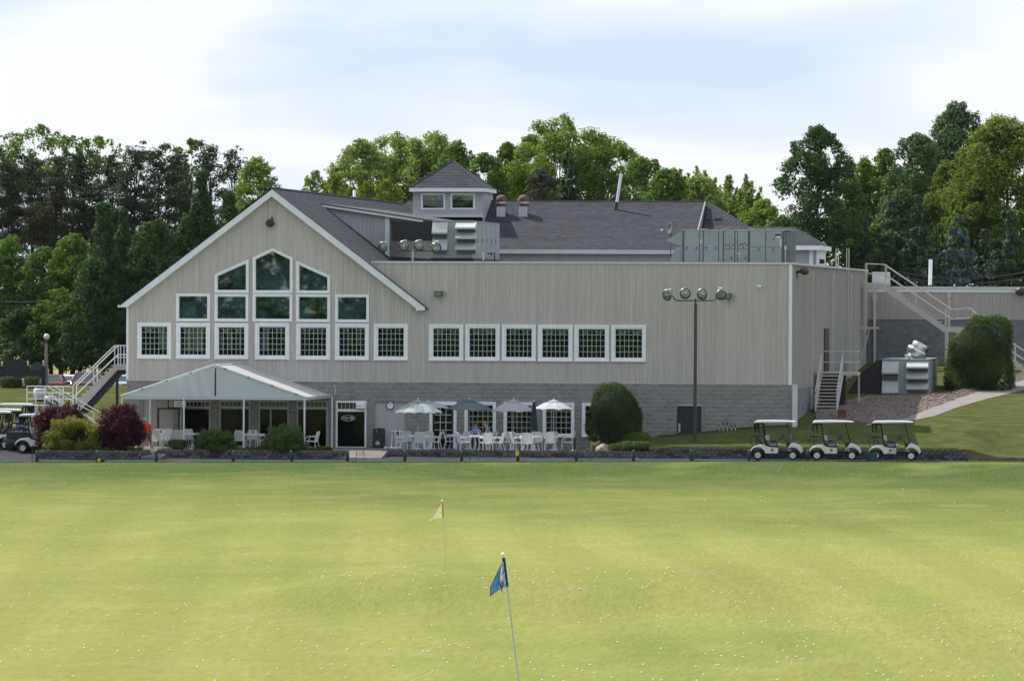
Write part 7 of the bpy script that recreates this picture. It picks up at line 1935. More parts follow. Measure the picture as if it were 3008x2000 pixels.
b = MB(); b.lathe([(.001, -.012), (.09, -.012), (.09, .0)], 12, (p.x + .12, yq - .31, p.z + .27), 'y'); b.build('bung', MT['black'], t)
# ================================================================== VEGETATION
NQ = [0]
def leaf_object(name, P, Nn, size, tint, mat, parent, aspect=0.62, origin=(0, 0, 0), kind=None):
    """P (n,3) centres, Nn (n,3) facing, size (n,), tint (n,) 0..1: bent diamond leaves or leaf sprays"""
    n = len(P); NQ[0] += n
    Nn = Nn / (np.linalg.norm(Nn, axis=1, keepdims=True) + 1e-9)
    a = rng.normal(size=(n, 3)); U = np.cross(Nn, a); U /= (np.linalg.norm(U, axis=1, keepdims=True) + 1e-9); V = np.cross(Nn, U)
    s = size[:, None]
    P = P - np.array(origin)
    v = np.empty((n, 4, 3))
    v[:, 0] = P - U * s * .5; v[:, 1] = P - V * s * aspect * .5 + Nn * s * .12; v[:, 2] = P + U * s * .5; v[:, 3] = P + V * s * aspect * .5 + Nn * s * .12
    me = bpy.data.meshes.new(name)
    me.vertices.add(n * 4); me.vertices.foreach_set('co', v.reshape(-1).astype(np.float32))
    me.loops.add(n * 4); me.loops.foreach_set('vertex_index', np.arange(n * 4, dtype=np.int32))
    me.polygons.add(n); me.polygons.foreach_set('loop_start', np.arange(0, n * 4, 4, dtype=np.int32))
    me.update(calc_edges=True)
    at = me.attributes.new('tint', 'FLOAT', 'FACE'); at.data.foreach_set('value', tint.astype(np.float32))
    me.materials.append(mat)
    o = bpy.data.objects.new(name, me); sc.collection.objects.link(o)
    if parent is not None: o.parent = parent
    if kind: o['kind'] = kind
    return o
def blob_leaves(blobs, per, size, up=.35, shell=(.55, 1.08), tvar=.13, jit=.42):
    """leaves round a list of (x, y, z, rx, ry, rz, tint)"""
    Ps, Ns, Ts = [], [], []
    for (x, y, z, rx, ry, rz, t) in blobs:
        n = max(6, int(per * (rx * ry + rx * rz + ry * rz) / 3))
        d = rng.normal(size=(n, 3)); d[:, 2] += up * .6; d /= np.linalg.norm(d, axis=1, keepdims=True)
        r = rng.uniform(shell[0] ** 2, shell[1] ** 2, n) ** .5
        lump = 1 + .16 * np.sin(d[:, 0] * 5 + x * 3) * np.sin(d[:, 1] * 5 + y * 2) + .14 * np.sin(d[:, 2] * 6 + z)
        Ps.append(np.array([x, y, z]) + d * (r * lump)[:, None] * np.array([rx, ry, rz]))
        Ns.append(d + rng.normal(size=(n, 3)) * jit + np.array([0, 0, up]))
        Ts.append(np.clip(t + rng.normal(0, tvar, n), 0, 1))
    P = np.concatenate(Ps); return P, np.concatenate(Ns), size * rng.uniform(.65, 1.35, len(P)), np.concatenate(Ts)
PROF = {'round': lambda h: 1.05 * max(0, 1 - abs(2 * h - .85) ** 2.4 / 1.40) ** .5, 'egg': lambda h: (math.sin(math.pi * min(1, h * .84 + .16)) ** .5) * (1.08 - .22 * h),
        'dome': lambda h: math.sqrt(max(0, 1 - h ** 2.2)) * (.75 + .25 * min(1, h * 4)), 'cone': lambda h: (1 - h) ** .85 * (.92 + .08 * math.sin(h * 30)) + .03, 'column': lambda h: .8 * (1 - h ** 3) + .1 + .12 * math.sin(h * 13)}
def trunk(t, H, r, lean, limbs, mat='bark', z0=-.6):
    b = MB(); b.tube([(0, 0, z0), (lean * .2, 0, H * .3), (lean * .6, .1, H * .62), (lean, 0, H * .92)], [r * 1.25, r, r * .6, r * .15], 9)
    for (x, y, z) in limbs:
        s = max(.18, min(.75, z / H - .18)); p = Vector((lean * s, 0, H * s)); q = Vector((x, y, z))
        b.tube([p, p + (q - p) * .5 + Vector((0, 0, .12 * (q - p).length)), q], [r * .26, r * .14, r * .04], 5, caps=False)
    o = b.build('trunk', MT[mat], None, smooth=True); o.parent = t
def tree(label, u, vtop, Y, wpx, vbot, prof, mat, per=300, size=.30, nb=70, dens=1.0, br=(.2, .34), light=.5, group='trees behind the clubhouse', gaps=0.0, kind='tree', seed=0, flat=1.0, lean=0, up=.35, name='tree', inner=.35, depth=.85):
    """crown between picture heights vtop and vbot, wpx wide, at depth Y"""
    rnd = random.Random(hash((u, vtop, seed)) & 0xffff if False else int(u * 7 + vtop * 3 + seed))
    p = W(u, vtop, Y); zt = p.z; zb = W(u, vbot, Y).z; x0 = p.x
    g = float(zleft(x0, Y)) if x0 < -19 else (float(zright(x0, Y)) if x0 > 14 else float(zbase(0, Y)))
    zb = max(zb, g + .3); Hc = zt - zb
    rad = wpx / 2 * (Y + 300) / F
    t = thing(name, label, kind, (x0, Y, g), group)
    blobs, limbs = [], []
    bm0 = rad * (br[0] + br[1]) / 2
    nb = int(min(175, max(24, dens * 2.3 * rad * Hc / bm0 ** 2)))
    for i in range(nb):
        h = rnd.random() ** .85 if prof != 'dome' else rnd.random()
        pr = PROF[prof](h) * rad * 1.04; a = rnd.random() * 2 * math.pi
        rr = pr * (1 if rnd.random() > inner else rnd.uniform(.2, .8)); bs = rad * rnd.uniform(*br) * (1.1 - .35 * h)
        rr = max(0, rr - bs * .35)
        x, y, z = rr * math.cos(a) + lean * h, rr * math.sin(a) * depth, (zb - g) + Hc * h - bs * .4 * h
        if gaps and rnd.random() < gaps and rr > pr * .3: continue
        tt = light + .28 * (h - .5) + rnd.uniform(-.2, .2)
        blobs.append((x, y, z, bs * rnd.uniform(.85, 1.25), bs * rnd.uniform(.85, 1.25), bs * flat * rnd.uniform(.75, 1.05), tt))
        for k in range(2):                                 # outer sprays break up the outline
            e = bs * rnd.uniform(.28, .5); aa = rnd.uniform(0, 6.28); el = rnd.uniform(-.3, 1.3)
            blobs.append((x + bs * .95 * math.cos(aa) * math.cos(el), y + bs * .95 * math.sin(aa) * math.cos(el), z + bs * .95 * flat * math.sin(el), e, e, e * .9, tt + rnd.uniform(-.1, .22)))
        if i % 7 == 0: limbs.append((x * .8, y * .8, z))
    trunk(t, (zt - g) * .93, max(.14, rad * .055), lean, limbs)
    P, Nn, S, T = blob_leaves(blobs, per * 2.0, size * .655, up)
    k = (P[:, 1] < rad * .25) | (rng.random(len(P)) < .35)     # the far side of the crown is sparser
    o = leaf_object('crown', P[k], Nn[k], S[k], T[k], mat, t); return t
def conifer(label, u, vtop, Y, wpx, vbot, mat, per=1.0, size=.30, group='conifers behind the clubhouse', droop=.35, name='spruce_tree', light=.4, whorl=.55, ragged=.25, kind='tree', bare=0.0):
    p = W(u, vtop, Y); zt = p.z; zb = W(u, vbot, Y).z; x0 = p.x
    g = float(zleft(x0, Y)) if x0 < -19 else (float(zright(x0, Y)) if x0 > 14 else float(zbase(0, Y)))
    zb = max(zb, g + .3); Hc = zt - zb; rad = wpx / 2 * (Y + 300) / F
    t = thing(name, label, kind, (x0, Y, g), group); rnd = random.Random(int(u * 3 + vtop))
    Ps, Ns, Ts, limbs = [], [], [], []
    nl = int(Hc / whorl)
    for i in range(nl):
        h = (i + .5 * rnd.random()) / nl; L_ = rad * ((1 - h) ** .8 * .95 + .05); z = zb - g + Hc * h
        for k in range(7 + int(5 * (1 - h))):
            if rnd.random() < bare: continue
            a = rnd.random() * 6.283; ln = L_ * rnd.uniform(1 - ragged, 1 + ragged * .6); m = max(9, int(95 * per * ln / 1.5))
            s = rng.uniform(.12, 1, m) ** .7; w = rng.normal(0, .13, m) * ln * (1.1 - s)
            x = (s * math.cos(a)) * ln - w * math.sin(a); y = (s * math.sin(a)) * ln + w * math.cos(a)
            zz = z - droop * ln * s + .28 * ln * np.maximum(0, s - .6) + rng.normal(0, .11, m)
            Ps.append(np.stack([x, y, zz], 1)); Ns.append(np.stack([math.cos(a) * .5 + rng.normal(0, .5, m), math.sin(a) * .5 + rng.normal(0, .5, m), .8 + rng.normal(0, .4, m)], 1))
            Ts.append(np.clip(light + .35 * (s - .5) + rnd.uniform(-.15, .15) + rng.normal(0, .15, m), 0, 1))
    P, Nn, T = np.concatenate(Ps), np.concatenate(Ns), np.concatenate(Ts)
    trunk(t, (zt - g) * .97, max(.12, rad * .06), 0, [])
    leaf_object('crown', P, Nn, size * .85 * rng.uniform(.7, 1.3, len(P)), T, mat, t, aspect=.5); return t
def pine(label, u, vtop, Y, wpx, vbot, mat, light=.35, size=.26, group='dark pines behind the left bank', plates=32, per=240, seed=0):
    """flat ragged plates of needles on a straight trunk, sky showing between them"""
    p = W(u, vtop, Y); zt = p.z; x0 = p.x; zb = W(u, vbot, Y).z; g = float(zleft(x0, Y)) if x0 < -19 else float(zbase(0, Y))
    rad = wpx / 2 * (Y + 300) / F; Hc = zt - zb; t = thing('pine_tree', label, 'tree', (x0, Y, g), group); rnd = random.Random(int(u + vtop + seed)); blobs, limbs = [], []
    for i in range(plates):
        h = (i + rnd.random()) / plates; L_ = rad * (1 - .55 * h ** 1.6) * rnd.uniform(.55, 1.1); a = rnd.random() * 6.283
        for k in range(4):
            s = .3 + .75 * k / 3; e = L_ * rnd.uniform(.24, .40)
            x, y, z = L_ * s * math.cos(a) + rnd.uniform(-.3, .3), L_ * s * math.sin(a) * .8 + rnd.uniform(-.3, .3), zb - g + Hc * h + .18 * L_ * s + rnd.uniform(-.2, .2)
            blobs.append((x, y, z, e * 1.15, e * 1.1, e * .55, light + rnd.uniform(-.2, .2)))
        if i % 2: limbs.append((L_ * .8 * math.cos(a), L_ * .6 * math.sin(a), zb - g + Hc * h + .1 * L_))
    blobs += [(rnd.uniform(-.3, .3), 0, zt - g - .5 - .5 * k, .45 + .2 * k, .45 + .2 * k, .4, light + .1) for k in range(3)]
    trunk(t, (zt - g) * .95, .17, 0, limbs)
    P, Nn, S, T = blob_leaves(blobs, per * 2.3, size * .74, .5)
    leaf_object('crown', P, Nn, S, T, mat, t, aspect=.4); return t
def plumes(label, u, vtop, Y, wpx, vbot, mat, n=60, size=.28, light=.6, group='trees behind the clubhouse', per=150, seed=0):
    """upright feathery shoots, open to the sky"""
    p = W(u, vtop, Y); zt = p.z; x0 = p.x; zb = W(u, vbot, Y).z; g = float(zright(x0, Y)) if x0 > 14 else float(zbase(0, Y))
    rad = wpx / 2 * (Y + 300) / F; Hc = zt - zb; t = thing('feathery_tree', label, 'tree', (x0, Y, g), group); rnd = random.Random(int(u + seed)); Ps, Ns, Ts, limbs = [], [], [], []
    for i in range(n):
        a = rnd.random() * 6.283; s = math.sqrt(rnd.random()); bx, by = rad * s * math.cos(a), rad * s * math.sin(a) * .8; top = Hc * (1 - .5 * s * s) * rnd.uniform(.55, 1.0); ln = Hc * rnd.uniform(.22, .4); m = int(per * rnd.uniform(.7, 1.2))
        q = rng.uniform(0, 1, m); wdt = .42 * (1 - q) + .06
        x = bx + bx * .12 * q + rng.normal(0, 1, m) * wdt * .55; y = by + rng.normal(0, 1, m) * wdt * .55; z = zb - g + top - ln * (1 - q)
        Ps.append(np.stack([x, y, z], 1)); Ns.append(rng.normal(size=(m, 3)) + np.array([0, 0, .3])); Ts.append(np.clip(light + rnd.uniform(-.2, .2) + .25 * (q - .5) + rng.normal(0, .15, m), 0, 1)); limbs.append((bx, by, zb - g + top - ln * .5)) if i % 4 == 0 else None
    trunk(t, (zt - g) * .9, .16, 0, limbs)
    P = np.concatenate(Ps); leaf_object('crown', P, np.concatenate(Ns), size * rng.uniform(.6, 1.3, len(P)), np.concatenate(Ts), mat, t, aspect=.45); return t

LM = {'mid': leaf_mat('leaf_mid_green', (0.035, 0.074, 0.019), (0.138, 0.232, 0.049)), 'bright': leaf_mat('leaf_bright_green', (0.061, 0.115, 0.022), (0.217, 0.312, 0.061)), 'dark': leaf_mat('leaf_dark_green', (0.019, 0.046, 0.016), (0.072, 0.138, 0.043), .25),
      'olive': leaf_mat('leaf_olive', (.055, .092, .016), (.165, .225, .046)), 'blue': leaf_mat('leaf_grey_green', (.036, .074, .030), (.115, .185, .075), .25), 'pine': leaf_mat('pine_needles', (.022, .038, .020), (.066, .096, .050), .15),
      'brown': leaf_mat('brownish_needles', (.032, .040, .024), (.085, .094, .055), .15), 'spruce': leaf_mat('spruce_needles', (0.022, 0.046, 0.027), (0.080, 0.131, 0.080), .12), 'bluespruce': leaf_mat('blue_spruce_needles', (0.041, 0.074, 0.074), (0.145, 0.217, 0.217), .12),
      'pale': leaf_mat('leaf_pale_green', (0.095, 0.149, 0.041), (0.275, 0.362, 0.123), .45), 'purple': leaf_mat('purple_leaves', (.024, .006, .011), (.10, .017, .030), .3), 'gold': leaf_mat('golden_needles', (.085, .098, .014), (.29, .30, .052), .3),
      'weep': leaf_mat('weeping_shrub_leaves', (.036, .070, .022), (.135, .20, .06), .3), 'arbor': leaf_mat('arborvitae_leaves', (0.068, 0.115, 0.016), (0.217, 0.290, 0.043), .35), 'hedge': leaf_mat('hedge_leaves', (.014, .032, .008), (.06, .10, .02), .3), 'box': leaf_mat('box_leaves', (.05, .09, .01), (.15, .20, .025), .3)}
TB = 'trees behind the clubhouse'
# ---- left: airy tall trees, pines, vine covered columns, shrubs
TL = 'airy trees on the left skyline'
for u, vt, Y, w, vb, lab in ((25, 392, 118, 170, 560, 'airy tall tree with thin crown at the left edge of the skyline'), (122, 374, 120, 190, 560, 'tallest airy tree on the left skyline'), (215, 402, 117, 150, 560, 'airy tall tree right of the tallest one on the left'), (292, 404, 119, 150, 560, 'airy tall tree left of the dark pines'), (560, 412, 116, 130, 640, 'thin pale tree rising among the dark pines'), (-60, 420, 118, 160, 560, 'airy tree cut by the left picture edge')):
    tree(lab, u, vt, Y, w, vb, 'round', LM['mid'], per=200, size=.30, dens=.42, br=(.13, .24), light=.5, group=TL, gaps=.0, name='airy_tree')
for u, vt, Y, w, vb, m, lab in ((35, 478, 100, 190, 760, 'brown', 'brownish pine at the left edge'), (95, 462, 104, 190, 740, 'pine', 'dark pine beside the brownish one at the left'), (165, 468, 98, 200, 780, 'brown', 'ragged brownish pine left of the vine column'), (245, 440, 101, 190, 760, 'pine', 'dark pine above the vine covered column'), (330, 455, 99, 170, 760, 'pine', 'dark pine with sky showing between its branches'),
                          (395, 425, 97, 180, 760, 'pine', 'broad dark pine in the middle of the left skyline'), (465, 428, 99, 190, 760, 'pine', 'broad dark pine left of the pale thin tree'), (530, 445, 103, 160, 740, 'pine', 'dark pine behind the tall vine column'), (620, 430, 98, 170, 760, 'pine', 'dark pine left of the pointed pine tops'), (688, 434, 100, 130, 740, 'pine', 'pointed dark pine next to the bright round tree')):
    pine(lab, u, vt, Y, w, vb, LM[m])
tree('bright green round tree left of the gable peak', 756, 468, 72, 165, 760, 'egg', LM['bright'], size=.26, nb=60, light=.55)
LV = 'vine covered trees at the left end of the clubhouse'
for u, vt, Y, w, vb, lab in ((305, 603, 44, 120, 1085, 'vine covered column of dark leaves with a pointed top'), (362, 618, 46, 62, 900, 'narrow vine covered column right of the pointed one'), (592, 502, 50, 92, 900, 'tall dark vine column close to the left gable slope'), (672, 570, 52, 100, 800, 'dark vine mass between the tall column and the gable'), (545, 640, 49, 120, 900, 'dark vine mass left of the tall vine column')):
    tree(lab, u, vt, Y, w, vb, 'column', LM['dark'], size=.24, nb=60, br=(.32, .5), light=.42, group=LV, dens=1.3, name='vine_column', inner=.2)
LS = 'leafy trees under the pines at the left'
for u, vt, Y, w, vb, m, lab in ((455, 650, 47, 190, 960, 'dark', 'dense dark leafy tree left of the gable eave'), (410, 720, 45, 150, 1000, 'dark', 'dark leafy tree behind the left gable eave'), (215, 690, 50, 170, 1000, 'mid', 'mid green leafy tree left of the pointed vine column'), (130, 735, 51, 190, 1010, 'mid', 'leafy tree lit on its left side, behind the globe lamp'), (35, 700, 52, 170, 1020, 'mid', 'leafy tree at the left edge behind the wires'), (-40, 720, 50, 150, 1020, 'mid', 'leafy tree cut by the left edge'),
                             (180, 850, 47, 190, 1060, 'mid', 'light leafed tree behind the globe lamp at mid height'), (70, 900, 48, 190, 1070, 'dark', 'shaded tree above the dark board'), (275, 760, 42.5, 170, 1088, 'dark', 'broad dark tree standing at the meadow edge'), (400, 880, 44, 150, 1080, 'dark', 'dark tree touching the left corner of the clubhouse'), (10, 1000, 46, 150, 1085, 'blue', 'grey green bush behind the dark board'), (235, 960, 46, 120, 1078, 'dark', 'dark bush behind the white car'), (150, 985, 47, 150, 1078, 'dark', 'dark bush behind the globe lamp')):
    tree(lab, u, vt, Y, w, vb, 'egg', LM[m], size=.25, nb=58, br=(.2, .33), light=.45, group=LS, name='leafy_tree', kind='tree')
# ---- middle
for u, vt, Y, w, vb, lab in ((925, 502, 66, 100, 700, 'yellow green arborvitae behind the gable ridge, left one'), (985, 512, 67, 90, 700, 'yellow green arborvitae behind the gable ridge, second from left'), (1078, 536, 66, 80, 700, 'small arborvitae left of the cupola'), (1140, 530, 65, 110, 700, 'arborvitae close to the left side of the cupola'), (1035, 548, 68, 70, 700, 'lowest small arborvitae between its neighbours behind the ridge')):
    tree(lab, u, vt, Y, w, vb, 'egg', LM['arbor'], size=.2, nb=60, br=(.2, .32), light=.5, group='arborvitae behind the gable ridge', name='arborvitae')
for u, vt, Y, w, vb, m, pf, lab in ((1065, 420, 92, 200, 640, 'pale', 'egg', 'pale green tree left of the cupola roof'), (1165, 398, 95, 190, 640, 'pale', 'round', 'tall pale green tree behind the left side of the cupola roof'), (1262, 388, 93, 190, 640, 'pale', 'egg', 'tall pale green tree above the cupola roof'), (1345, 420, 88, 150, 640, 'mid', 'egg', 'mid green tree just right of the cupola roof'),
                              (1425, 455, 84, 130, 640, 'mid', 'egg', 'mid green tree behind the exhaust domes'), (1490, 425, 90, 110, 640, 'mid', 'egg', 'slender tree left of the biggest middle tree'), (1645, 352, 86, 270, 640, 'bright', 'round', 'biggest tree in the middle of the skyline with a broad crown'), (1770, 415, 88, 220, 640, 'bright', 'round', 'broad right shoulder tree beside the biggest middle tree'), (1560, 400, 90, 130, 640, 'bright', 'egg', 'left shoulder tree of the biggest middle tree'),
                              (1890, 470, 84, 160, 640, 'mid', 'round', 'tree behind the leaning white pipe'), (1960, 500, 80, 160, 730, 'mid', 'egg', 'mid green tree right of the leaning white pipe'), (2055, 520, 86, 160, 740, 'pale', 'egg', 'pale tree behind the right end of the main roof'), (2240, 590, 78, 160, 760, 'bright', 'egg', 'low yellow green tree left of the big dark maple')):
    tree(lab, u, vt, Y, w, vb, pf, LM[m], size=.29, nb=66, light=.55)
tree('brownish shrubby tree between the exhaust domes and the blue spruce', 1588, 500, 74, 120, 700, 'egg', LM['brown'], size=.24, nb=50, light=.6)
conifer('dark blue green spruce in front of the biggest middle tree', 1672, 430, 76, 130, 720, LM['spruce'], size=.28, light=.45)
for u, vt, Y, w, vb, lab in ((1985, 475, 94, 110, 720, 'feathery pale tree behind the right part of the main roof'), (2050, 462, 95, 130, 720, 'taller feathery pale tree near the ridge end'), (2120, 478, 96, 130, 740, 'feathery pale tree with upright shoots near the hip roof'), (2200, 510, 95, 150, 760, 'feathery pale tree left of the big dark maple')):
    plumes(lab, u, vt, Y, w, vb, LM['pale'], n=52, group='feathery pale trees')
# ---- right
tree('big dark maple behind the right end of the clubhouse', 2402, 378, 64, 255, 800, 'egg', LM['dark'], size=.27, br=(.15, .27), light=.62)
for u, vt, Y, w, vb, m, pf, nb, lab in ((2540, 470, 78, 130, 760, 'bright', 'egg', 50, 'yellow green tree right of the big dark maple'), (2600, 440, 80, 140, 760, 'mid', 'egg', 55, 'tree between the dark maple and the grey green tree'), (2690, 400, 76, 170, 780, 'blue', 'round', 60, 'grey green tree left of the tallest right tree'), (2815, 318, 80, 260, 780, 'blue', 'egg', 90, 'tallest tree on the right with grey green leaves'), (2650, 560, 70, 150, 790, 'blue', 'egg', 55, 'pale grey green tree behind the leftmost spruce'),
                                  (2960, 338, 68, 330, 820, 'olive', 'egg', 120, 'huge olive green tree at the right picture edge'), (2790, 480, 70, 170, 800, 'olive', 'egg', 66, 'olive green tree left of the huge one'), (2880, 520, 66, 200, 840, 'olive', 'egg', 70, 'lower olive green crown below the huge tree'), (3090, 420, 70, 200, 840, 'olive', 'egg', 60, 'olive green tree cut by the right edge'), (2495, 520, 76, 120, 780, 'mid', 'egg', 50, 'mid green tree close to the right flank of the big dark maple'), (2745, 420, 79, 190, 780, 'blue', 'round', 60, 'grey green tree left below the tallest right tree'), (2300, 640, 72, 130, 760, 'bright', 'egg', 50, 'low bright green tree under the big dark maple at its left'), (2580, 660, 66, 170, 800, 'mid', 'egg', 60, 'tree filling the gap above the roof stair')):
    tree(lab, u, vt, Y, w, vb, pf, LM[m], size=.28, nb=nb, light=.55)
for u, vt, Y, w, vb, m, lab in ((2622, 575, 61, 150, 850, 'spruce', 'dark spruce behind the right side wall, leftmost of the row'), (2704, 560, 60, 170, 850, 'spruce', 'tallest dark green spruce in the row at the right'), (2815, 625, 60, 160, 850, 'bluespruce', 'blue spruce right of the white vent pipe'), (2545, 640, 62, 130, 850, 'spruce', 'shaded spruce behind the ladder rails'), (2960, 600, 61, 200, 860, 'spruce', 'dark spruce at the right edge behind the annex'), (2890, 660, 63, 140, 850, 'spruce', 'dark spruce between the blue spruce and the right edge'), (2760, 650, 63, 130, 850, 'spruce', 'dark spruce just left of the blue spruce'), (3060, 640, 62, 160, 860, 'spruce', 'dark spruce cut by the right edge')):
    conifer(lab, u, vt, Y, w, vb, LM[m], size=.27, per=.9, light=.4)
# a far wood closes the view behind the trees; another stands behind the photographer and is mirrored in the panes
def wood(name, label, xs, y0, zf, h, m, n, size, per):
    bl = []
    rnd = random.Random(5)
    for k in range(n):
        x = xs[0] + (xs[1] - xs[0]) * (k + rnd.random()) / n; y = y0 + rnd.uniform(-5, 5); H = h * rnd.uniform(.75, 1.1)
        for i in range(8): bl.append((x + rnd.uniform(-1.6, 1.6), y + rnd.uniform(-2, 2), zf + H * (i + .3) / 8, 2.2, 2.0, 1.7, rnd.uniform(.1, .8)))
    P, Nn, S, T = blob_leaves(bl, per, size, .3)
    o = leaf_object(name, P, Nn, S, T, m, None, kind='stuff'); tag(o, label, 'wood')
wood('far_wood', 'far dark wood behind the trees on the skyline', (-170, 90), 150, 3.4, 9.5, LM['dark'], 84, .7, 26)
wood('mirrored_wood', 'wood along the left side of the range, mirrored in the window panes', (-66, -6), -172, -.3, 17, LM['mid'], 34, .6, 50)

# ---- planted shrubs
def shrub(name, label, u0, u1, vt, vb, Y, mat, n=5200, size=.06, shape='round', light=.5, kind='shrub', group=None, blobs=95, br=(.24, .38), up=.4, z0=None, depth=None, aspect=.6, stems=True):
    a, c = W(u0, vb, Y), W(u1, vb, Y); zt = W((u0 + u1) / 2, vt, Y).z; x0 = (a.x + c.x) / 2; g = a.z if z0 is None else z0; rad = (c.x - a.x) / 2; H = zt - g
    t = thing(name, label, kind, (x0, Y, g), group); rnd = random.Random(int(u0 + vt)); bl = []
    dp = depth or min(rad, 1.0)
    for i in range(blobs):
        h = rnd.random(); an = rnd.random() * 6.283
        pr = {'round': math.sqrt(max(0, 1 - (2 * h - .85) ** 2 / 1.33)), 'dome': math.sqrt(max(0, 1 - h ** 2.5)), 'egg': (.85 + .3 * math.sin(h * 2.6)) * math.sqrt(max(0, 1 - max(0, h - .55) ** 2 / .21)), 'flat': 1.0}[shape]
        e = rnd.uniform(*br) * min(rad, H * .6); kk = .45 if shape == 'flat' else .8; rx, ry = max(0, pr * rad - e * kk), max(0, pr * dp - e * kk); s = 1 if rnd.random() < .75 else .5
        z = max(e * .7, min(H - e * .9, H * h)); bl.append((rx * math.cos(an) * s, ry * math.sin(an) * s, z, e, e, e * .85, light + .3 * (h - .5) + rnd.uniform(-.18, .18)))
        if shape != 'flat' and i % 2 == 0:             # shoots that stick out of the outline
            q = e * rnd.uniform(.3, .5); aa, el = an + rnd.uniform(-.6, .6), rnd.uniform(.1, 1.3); bl.append((rx * math.cos(an) + e * 1.05 * math.cos(aa) * math.cos(el), ry * math.sin(an) + e * 1.05 * math.sin(aa) * math.cos(el), z + e * 1.05 * math.sin(el), q, q, q * 1.2, light + rnd.uniform(0, .3)))
    area = sum((b_[3] * b_[4] + b_[3] * b_[5] + b_[4] * b_[5]) / 3 for b_ in bl); P, Nn, S, T = blob_leaves(bl, 1.7 * n / area, size * 1.15, up, (.35, 1.08))
    P[:, 2] = np.maximum(P[:, 2], .01)
    leaf_object('foliage', P, Nn, S, T, mat, t, aspect=aspect)
    if stems:
        b = MB()
        for k in range(6): q = rnd.choice(bl); b.tube([(rnd.uniform(-.1, .1), rnd.uniform(-.1, .1), -.1), (q[0] * .5, q[1] * .5, q[2] * .6), q[:3]], [.03, .02, .008], 5)
        o = b.build('stem', MT['bark'], None); o.parent = t
    return t
def clipped(name, label, u0, u1, vt, Y, mat, n, size, pw, dp, z0, light=.45, kind='shrub', wave=.05, shear=0.0):
    a, c = W(u0, 1200, Y), W(u1, 1200, Y); zt = W((u0 + u1) / 2, vt, Y).z; x0 = (a.x + c.x) / 2; hx, hz = (c.x - a.x) / 2, (zt - z0) / 2
    t = thing(name, label, kind, (x0, Y, z0))
    d = rng.normal(size=(n, 3)); d /= (np.abs(d) ** pw).sum(1, keepdims=True) ** (1 / pw)
    g = np.sign(d) * np.abs(d) ** (pw - 1); g /= np.linalg.norm(g, axis=1, keepdims=True)
    S3 = np.array([hx, dp, hz]); q = d * S3
    low = wave * (np.sin(q[:, 0] * 2.3 + q[:, 2] * 1.7) + np.sin(q[:, 1] * 3.1 - q[:, 2] * 2.9 + 1) + .6 * np.sin(q[:, 0] * 6.1) * np.sin(q[:, 2] * 5.3))
    P = q + g * (low + rng.normal(-.02, .062, n) * (size / .08))[:, None]; P[:, 2] = (P[:, 2] + hz) * (1 - shear * (1 - ss(-.75, -.1, q[:, 0] / hx)))
    k = P[:, 2] > .02
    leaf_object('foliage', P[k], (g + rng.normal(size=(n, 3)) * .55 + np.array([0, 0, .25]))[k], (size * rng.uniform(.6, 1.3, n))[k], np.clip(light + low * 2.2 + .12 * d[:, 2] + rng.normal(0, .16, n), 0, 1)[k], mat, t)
    b = MB(); b.sphere((0, 0, hz), (hx * .8, dp * .8, hz * .86), 14, 8); o = b.build('inner_twigs', MT['bark'], None); o.parent = t
    return t
def tuft(name, label, u, vt, vb, wpx, Y, mat, n=900, blade=.02, light=.5, kind='grass clump', z0=None):
    p = W(u, vb, Y); zt = W(u, vt, Y).z; g = p.z if z0 is None else z0; H = zt - g; rad = wpx / 2 * (Y + 300) / F
    t = thing(name, label, kind, (p.x, Y, g)); a = rng.uniform(0, 2 * np.pi, n); ln = H * rng.uniform(.8, 1.35, n); out = rng.uniform(.15, 1, n) ** .7 * rad
    v = np.empty((n, 6, 3)); d = np.stack([np.cos(a), np.sin(a), 0 * a], 1); s = np.stack([-np.sin(a), np.cos(a), 0 * a], 1) * blade; b0 = d * (rng.uniform(0, .4, n) * rad)[:, None]
    mid = b0 + d * (out * .5)[:, None] + np.array([0, 0, 1]) * (ln * .68)[:, None]; tip = b0 + d * out[:, None] + np.array([0, 0, 1]) * (ln * rng.uniform(.15, .8, n))[:, None]
    v[:, 0], v[:, 1], v[:, 2], v[:, 3], v[:, 4], v[:, 5] = b0 - s, b0 + s, mid - s * .8, mid + s * .8, tip - s * .1, tip + s * .1
    me = bpy.data.meshes.new('blades'); V_ = v.reshape(-1, 3)
    f = [(6 * i, 6 * i + 1, 6 * i + 3, 6 * i + 2) for i in range(n)] + [(6 * i + 2, 6 * i + 3, 6 * i + 5, 6 * i + 4) for i in range(n)]
    me.from_pydata(V_.tolist(), [], f); tt = np.clip(light + rng.normal(0, .25, n), 0, 1); at = me.attributes.new('tint', 'FLOAT', 'FACE'); at.data.foreach_set('value', np.concatenate([tt, tt]).astype(np.float32)); me.materials.append(mat)
    o = bpy.data.objects.new('blades', me); sc.collection.objects.link(o); o.parent = t; o['kind'] = 'stuff'; return t
shrub('purple_shrub', 'dark purple shrub at the left, behind the golden shrub', 95, 258, 1193, 1300, -8.6, LM['purple'], 14000, .085, 'round', .45, z0=.1)
shrub('purple_shrub', 'dark purple shrub just left of the man in orange', 278, 421, 1192, 1312, -8.9, LM['purple'], 13000, .085, 'round', .45, z0=.12)
shrub('golden_shrub', 'yellow green feathery juniper in front of the purple shrubs', 125, 300, 1230, 1318, -9.6, LM['gold'], 14000, .075, 'round', .5, up=.8, aspect=.35, z0=.1)
shrub('weeping_shrub', 'weeping green shrub in the middle of the awning bed', 568, 695, 1262, 1322, -8.2, LM['weep'], 9000, .075, 'dome', .5, z0=.2, aspect=.4, up=.1)
